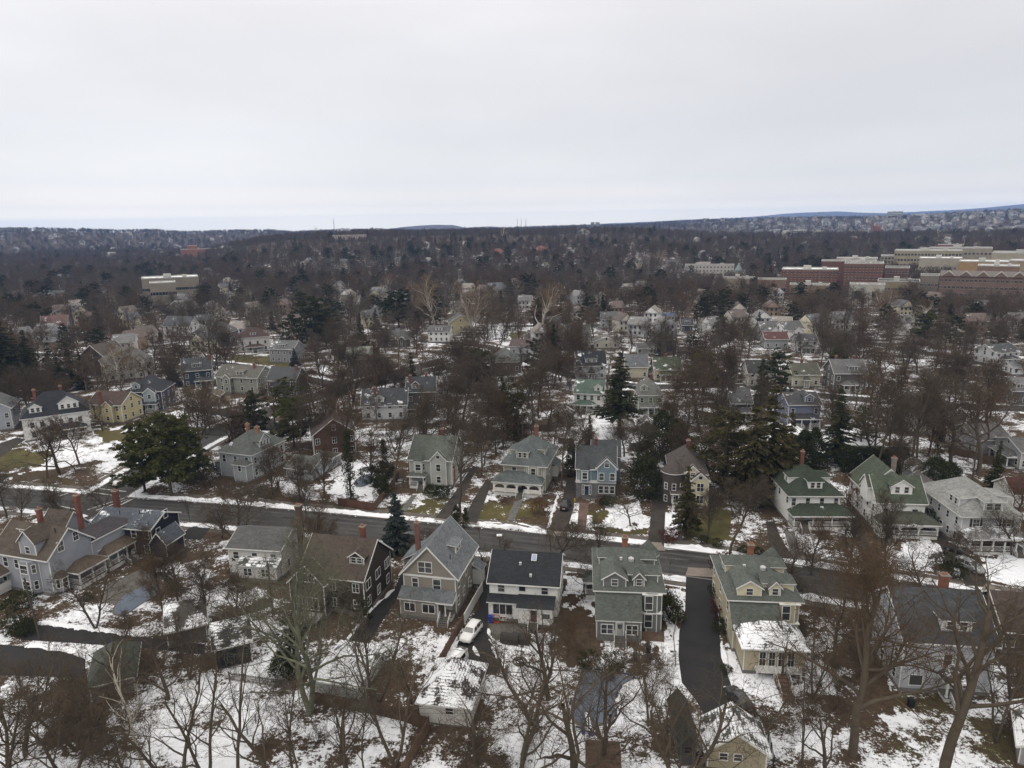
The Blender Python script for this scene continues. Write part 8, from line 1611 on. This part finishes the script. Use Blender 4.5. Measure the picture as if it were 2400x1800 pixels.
post_thing('post_box', 'small wooden box on a post with snow on top at the near kerb', 'post box', 1171, 1276, libbox)
def shells(r):
    b = MB(); b.box(-1.3, 1.3, -.7, .7, 0, .9); b.build('basket', [mat('cage_wire', (.035, .033, .03), .8)], r); b = MB(); b.extrude([(-.7, .9), (.7, .9), (.4, 1.25), (0, 1.4), (-.4, 1.25)], -1.3, 1.3, 'x'); b.build('cover', [mat('cage_wire', (.035, .033, .03), .8)], r)
for i, px in enumerate((1195, 1222)): post_thing('garden_arch_frame', ('left', 'right')[i]+' dark wire plant cage in the garden behind the black-roofed house', 'plant cage', px, 1505, shells, -15)
def gchair(r):
    b = MB(); b.box(-.3, .3, -.3, .3, .35, .42); b.build('seat', [mat('teak', (.14, .07, .05), .8)], r); b = MB(); b.box(-.3, .3, .25, .31, .42, 1.0); b.build('backrest', [mat('teak', (.14, .07, .05), .8)], r)
    for sx in (-.27, .27):
        for sy in (-.27, .27): b = MB(); b.box(sx-.03, sx+.03, sy-.03, sy+.03, 0, .35); b.build('leg', [mat('teak', (.14, .07, .05), .8)], r)
for i, px in enumerate((1382, 1398, 1412)): post_thing('garden_chair', ('left', 'middle', 'right')[i]+' one of three brown garden chairs on the snow by the sea-green roof', 'chair', px, 981, gchair)
def hyd(r): b = MB(); b.cyl(0, 0, 0, .6, .14, .12, 10); b.cyl(0, 0, .6, .78, .15, .05, 10); b.build('body', [mat('hydrant_yellow', (.42, .36, .05), .6)], r); b = MB(); b.box(-.2, .2, -.05, .05, .4, .5); b.build('nozzle', [mat('hydrant_yellow', (.42, .36, .05), .6)], r)
post_thing('hydrant', 'yellow-green hydrant-like post at the left corner of the blue house', 'hydrant', 1347, 1176, hyd)
# stop sign on the corner
def stop(r):
    b = MB(); b.cyl(0, 0, 0, 2.5, .035, n=8); b.build('pole', [METAL], r)
    b = MB(); o8 = [(.38*math.cos(rad(22.5+45*i)), 2.45+.38*math.sin(rad(22.5+45*i))) for i in range(8)]; b.extrude(o8, -.06, -.04, 'y', 0); o9 = [(u*.9, 2.45+(z-2.45)*.9) for u, z in o8]; b2 = MB(); b2.extrude(o9, -.064, -.061, 'y', 0)
    pl_ = b.build('plate', [mat('sign_white', (.6, .6, .6), .5)], r); b2.build('red_face', [mat('sign_red', (.45, .02, .02), .5)], pl_)
    c = bpy.data.curves.new('lettering', 'FONT'); c.body = 'STOP'; c.size = .27; c.align_x = 'CENTER'; c.align_y = 'CENTER'; c.extrude = .002; c.materials.append(mat('sign_white', (.6, .6, .6), .5)); o = bpy.data.objects.new('lettering', c); COL.objects.link(o); bpy.context.view_layer.update(); me_ = bpy.data.meshes.new_from_object(o.evaluated_get(bpy.context.evaluated_depsgraph_get())); bpy.data.objects.remove(o); o = link('lettering', me_, pl_); o.location = (0, -.068, 2.45); o.rotation_euler = (math.pi/2, 0, 0)
post_thing('stop_sign', 'red octagonal stop sign on the corner pavement by the pines', 'stop sign', 318, 1165, stop, 8)
def wsign(r): b = MB(); b.cyl(0, 0, 0, 2.8, .04, n=8); b.build('pole', [METAL], r); b = MB(); b.box(-.3, .3, -.05, -.03, 2.1, 2.8); b.build('plate', [mat('sign_white', (.6, .6, .6), .5)], r)
post_thing('street_sign', 'plain white rectangular street sign at the kerb left of the grey hip-roofed house', 'street sign', 532, 1066, wsign)
# utility poles
POLEM = mat('pole_wood', (.075, .058, .045), .9, amt=.3)
def pole(label, px, py, h, arms=1, tr=False, lean=0):
    x, y = G(px, py); r = thing('utility_pole', label, 'utility pole', (x, y, 0), rad(10)); b = MB(); b.cyl(0, 0, -.3, h, .17, .12, 10); b.build('pole', [POLEM], r)
    for i in range(arms): b = MB(); b.box(-1.1, 1.1, -.06, .06, h-.6-i*.9, h-.47-i*.9); [b.cyl(sx, 0, h-.47-i*.9, h-.27-i*.9, .05, n=6) for sx in (-1, -.45, .45, 1)]; b.build('crossarm', [POLEM], r)
    if tr: b = MB(); b.cyl(.4, 0, h-3, h-2, .26, n=12); b.build('transformer', [mat('transformer_grey', (.4, .41, .42), .5)], r)
    if lean: r.rotation_euler = (0, rad(lean), rad(10))
    return x, y, h
A1 = pole('dark leaning utility pole beside the lane at the lower left', 94, 1498, 10, 0, lean=-3); pole('short grey pole among the bare trees at the bottom left of centre', 808, 1830, 7.5, 0, lean=3)
A2 = pole('utility pole with pale transformer behind the dark hollies', 1563, 1030, 10, 1, True); A3 = pole('tall utility pole behind the light grey hipped house', 2278, 1130, 11, 1); A4 = pole('utility pole left of the white house near the left edge', 48, 968, 10, 1); A5 = pole('utility pole beside the tan driveway garage', 552, 945, 9, 1); A6 = pole('utility pole between the brown bare trees and the arched-porch house', 1225, 1052, 11, 1)
A7 = pole('utility pole behind the white star house', 640, 1440, 9, 0); pole('utility pole in the yard right of the black driveway houses', 1590, 1620, 9, 1) if False else None
def wire(label, a, b_, z0, z1, sag=1.0):
    T = Tubes(); P_ = [np.array([a[0]+(b_[0]-a[0])*t, a[1]+(b_[1]-a[1])*t, z0+(z1-z0)*t-sag*4*t*(1-t)]) for t in np.linspace(0, 1, 14)]; T.add(P_, [.018]*14, 3); tag(link('overhead_wire', T.mesh('overhead_wire', [BLACK])), label, 'wire')
wire('thin overhead wire sagging across the bottom snow, upper one', G(-60, 1700), G(1300, 1760), 7.4, 7.4, 1.2); wire('thin overhead wire sagging across the bottom snow, lower one', G(-60, 1730), G(1300, 1790), 6.6, 6.6, 1.2); wire('thin wire over the wide yards at the bottom right', G(1250, 1765), G(2460, 1850), 7.2, 7.2, 1.2)
wire('thin wire between the holly pole and the pole by the arched-porch house', A2[:2], A6[:2], 9.4, 10.4, .8); wire('thin wire from the holly pole to the right-hand pole', A2[:2], A3[:2], 9.4, 10.4, 1.0)
# ploughed snow banks on the verges
def bank(label, px0, px1, off, w=1.5, h=.38, pts=None):
    if pts: q = resample([G(*p) for p in pts], .3)
    else:
        c = offset(MAIN, off); k = [i for i, p in enumerate(c) if px0 <= proj(p[0], p[1])[0] <= px1]
        if len(k) < 2: return
        q = resample(c[k[0]:k[-1]+1], .5)
    n = len(q); R_ = np.random.default_rng(int(px0)); m = 7; g = np.gradient(q, axis=0); nn = np.stack([-g[:, 1], g[:, 0]], 1); nn /= np.linalg.norm(nn, axis=1)[:, None]
    sm = lambda s: np.convolve(R_.normal(0, 1, n+8), np.ones(s)/s, 'same')[4:n+4]
    wv = w*(1+.5*sm(5)); hv = h*np.clip(1+.8*sm(4), .3, 2); e_ = np.minimum(1, np.minimum(np.arange(n), np.arange(n)[::-1])/3)**.5; wv *= e_; hv *= e_; cv = .25*sm(5)
    V = np.zeros((n, m, 3))
    for j in range(m): u = (j/(m-1)-.5)*2; V[:, j, :2] = q+nn*(u*wv*.5+cv)[:, None]; V[:, j, 2] = -.03+hv*(1-u*u)**.8*(1+.15*R_.normal(0, 1, n))
    i = np.arange(n-1)[:, None]*m; j = np.arange(m-1)[None, :]; f = np.stack([i+j, i+j+1, i+m+j+1, i+m+j], -1).reshape(-1, 4)[:, ::-1]
    me = npmesh('snow_bank', V.reshape(-1, 3), f, [SNOW]); me.polygons.foreach_set('use_smooth', np.ones(len(f), bool)); tag(link('snow_bank', me), label, 'snow bank')
for a, b_, o_, l in ((385, 960, 1, 'long ragged snow bank on the far verge left of the twin driveways'), (955, 1008, 1, 'short snow bank just left of the twin driveways'), (1122, 1278, 1, 'snow bank on the far verge before the arched-porch house'), (1335, 1515, 1, 'snow bank on the far verge before the blue house'), (1556, 1800, 1, 'snow bank on the far verge under the tall straight trunk'), (1870, 2030, 1, 'snow bank on the far verge before the green-roofed house'), (2100, 2250, 1, 'snow bank on the far verge before the arched-dormer house'), (10, 165, 1, 'snow bank on the far verge left of the crossing'),
                    (1325, 1400, -1, 'snow bank on the near verge right of the black roof'), (1560, 1615, -1, 'snow bank on the near verge left of the wide black driveway'), (1690, 2000, -1, 'snow bank on the near verge right of the wide black driveway'), (170, 235, -1, 'snow heap on the near corner before the navy house'), (400, 520, -1, 'snow bank on the near verge by the short black driveway')):
    bank(l, a, b_, o_*(HW+1.25))

for i_, (l, pts) in enumerate((('thin snow ridge on the wall along the sloping driveway left of the greige house', [(780, 1548), (820, 1490), (868, 1430), (925, 1380)]), ('thin snow ridge along the brown fence beside the white suv', [(1082, 1478), (1066, 1508), (1060, 1530)]), ('curved snow ridge round the garden bed right of the white suv', [(1141, 1472), (1150, 1492), (1172, 1510), (1215, 1522), (1250, 1525)]),
    ('short snow ridge across the driveway turnaround, left one', [(1112, 1512), (1116, 1528), (1124, 1540)]), ('short snow ridge across the driveway turnaround, right one', [(1146, 1508), (1160, 1530), (1172, 1552)]), ('snow edging up the left side of the blue house driveway', [(1283, 1240), (1296, 1200), (1310, 1160)]), ('snow line along the top of the low wall before the arched-porch house', [(1116, 1222), (1150, 1225), (1180, 1228)]),
    ('snow line along the right edge of the path wall before the arched-porch house', [(1212, 1226), (1240, 1232), (1272, 1240)]), ('ragged snow edge on the right side of the wide black driveway', [(1690, 1500), (1705, 1560), (1728, 1610)]), ('snow edge along the near side of the lower left lane', [(60, 1512), (140, 1520), (205, 1530)]), ('snow ridge on the far side of the lower left lane', [(85, 1458), (150, 1466), (215, 1474), (330, 1488)]))):
    bank(l, 3000+i_, 0, 0, .55 if i_ < 9 else 1.3, .2, pts)
# snow melts back from house walls and trunks
sc_ = np.zeros(len(gme.vertices), 'f'); gme.attributes['snow_cover'].data.foreach_get('value', sc_); nn2 = np.where(np.hypot(gx, gy) < 330)[0]; ax_, ay_ = gx[nn2], gy[nn2]; cut = np.zeros(len(nn2))
for fx, fy, fr in FOOT:
    if math.hypot(fx, fy) < 330 and fr > 4: cut = np.maximum(cut, .16*np.clip(1.5-np.hypot(ax_-fx, ay_-fy)/fr, 0, 1))
for fx, fy, fr in PL:
    if math.hypot(fx, fy) < 250: k_ = np.abs(ax_-fx) < 3; cut[k_] = np.maximum(cut[k_], .13*np.clip(1.6-np.hypot(ax_[k_]-fx, ay_[k_]-fy)/1.3, 0, 1))
sc_[nn2] -= cut; gme.attributes['snow_cover'].data.foreach_set('value', sc_)
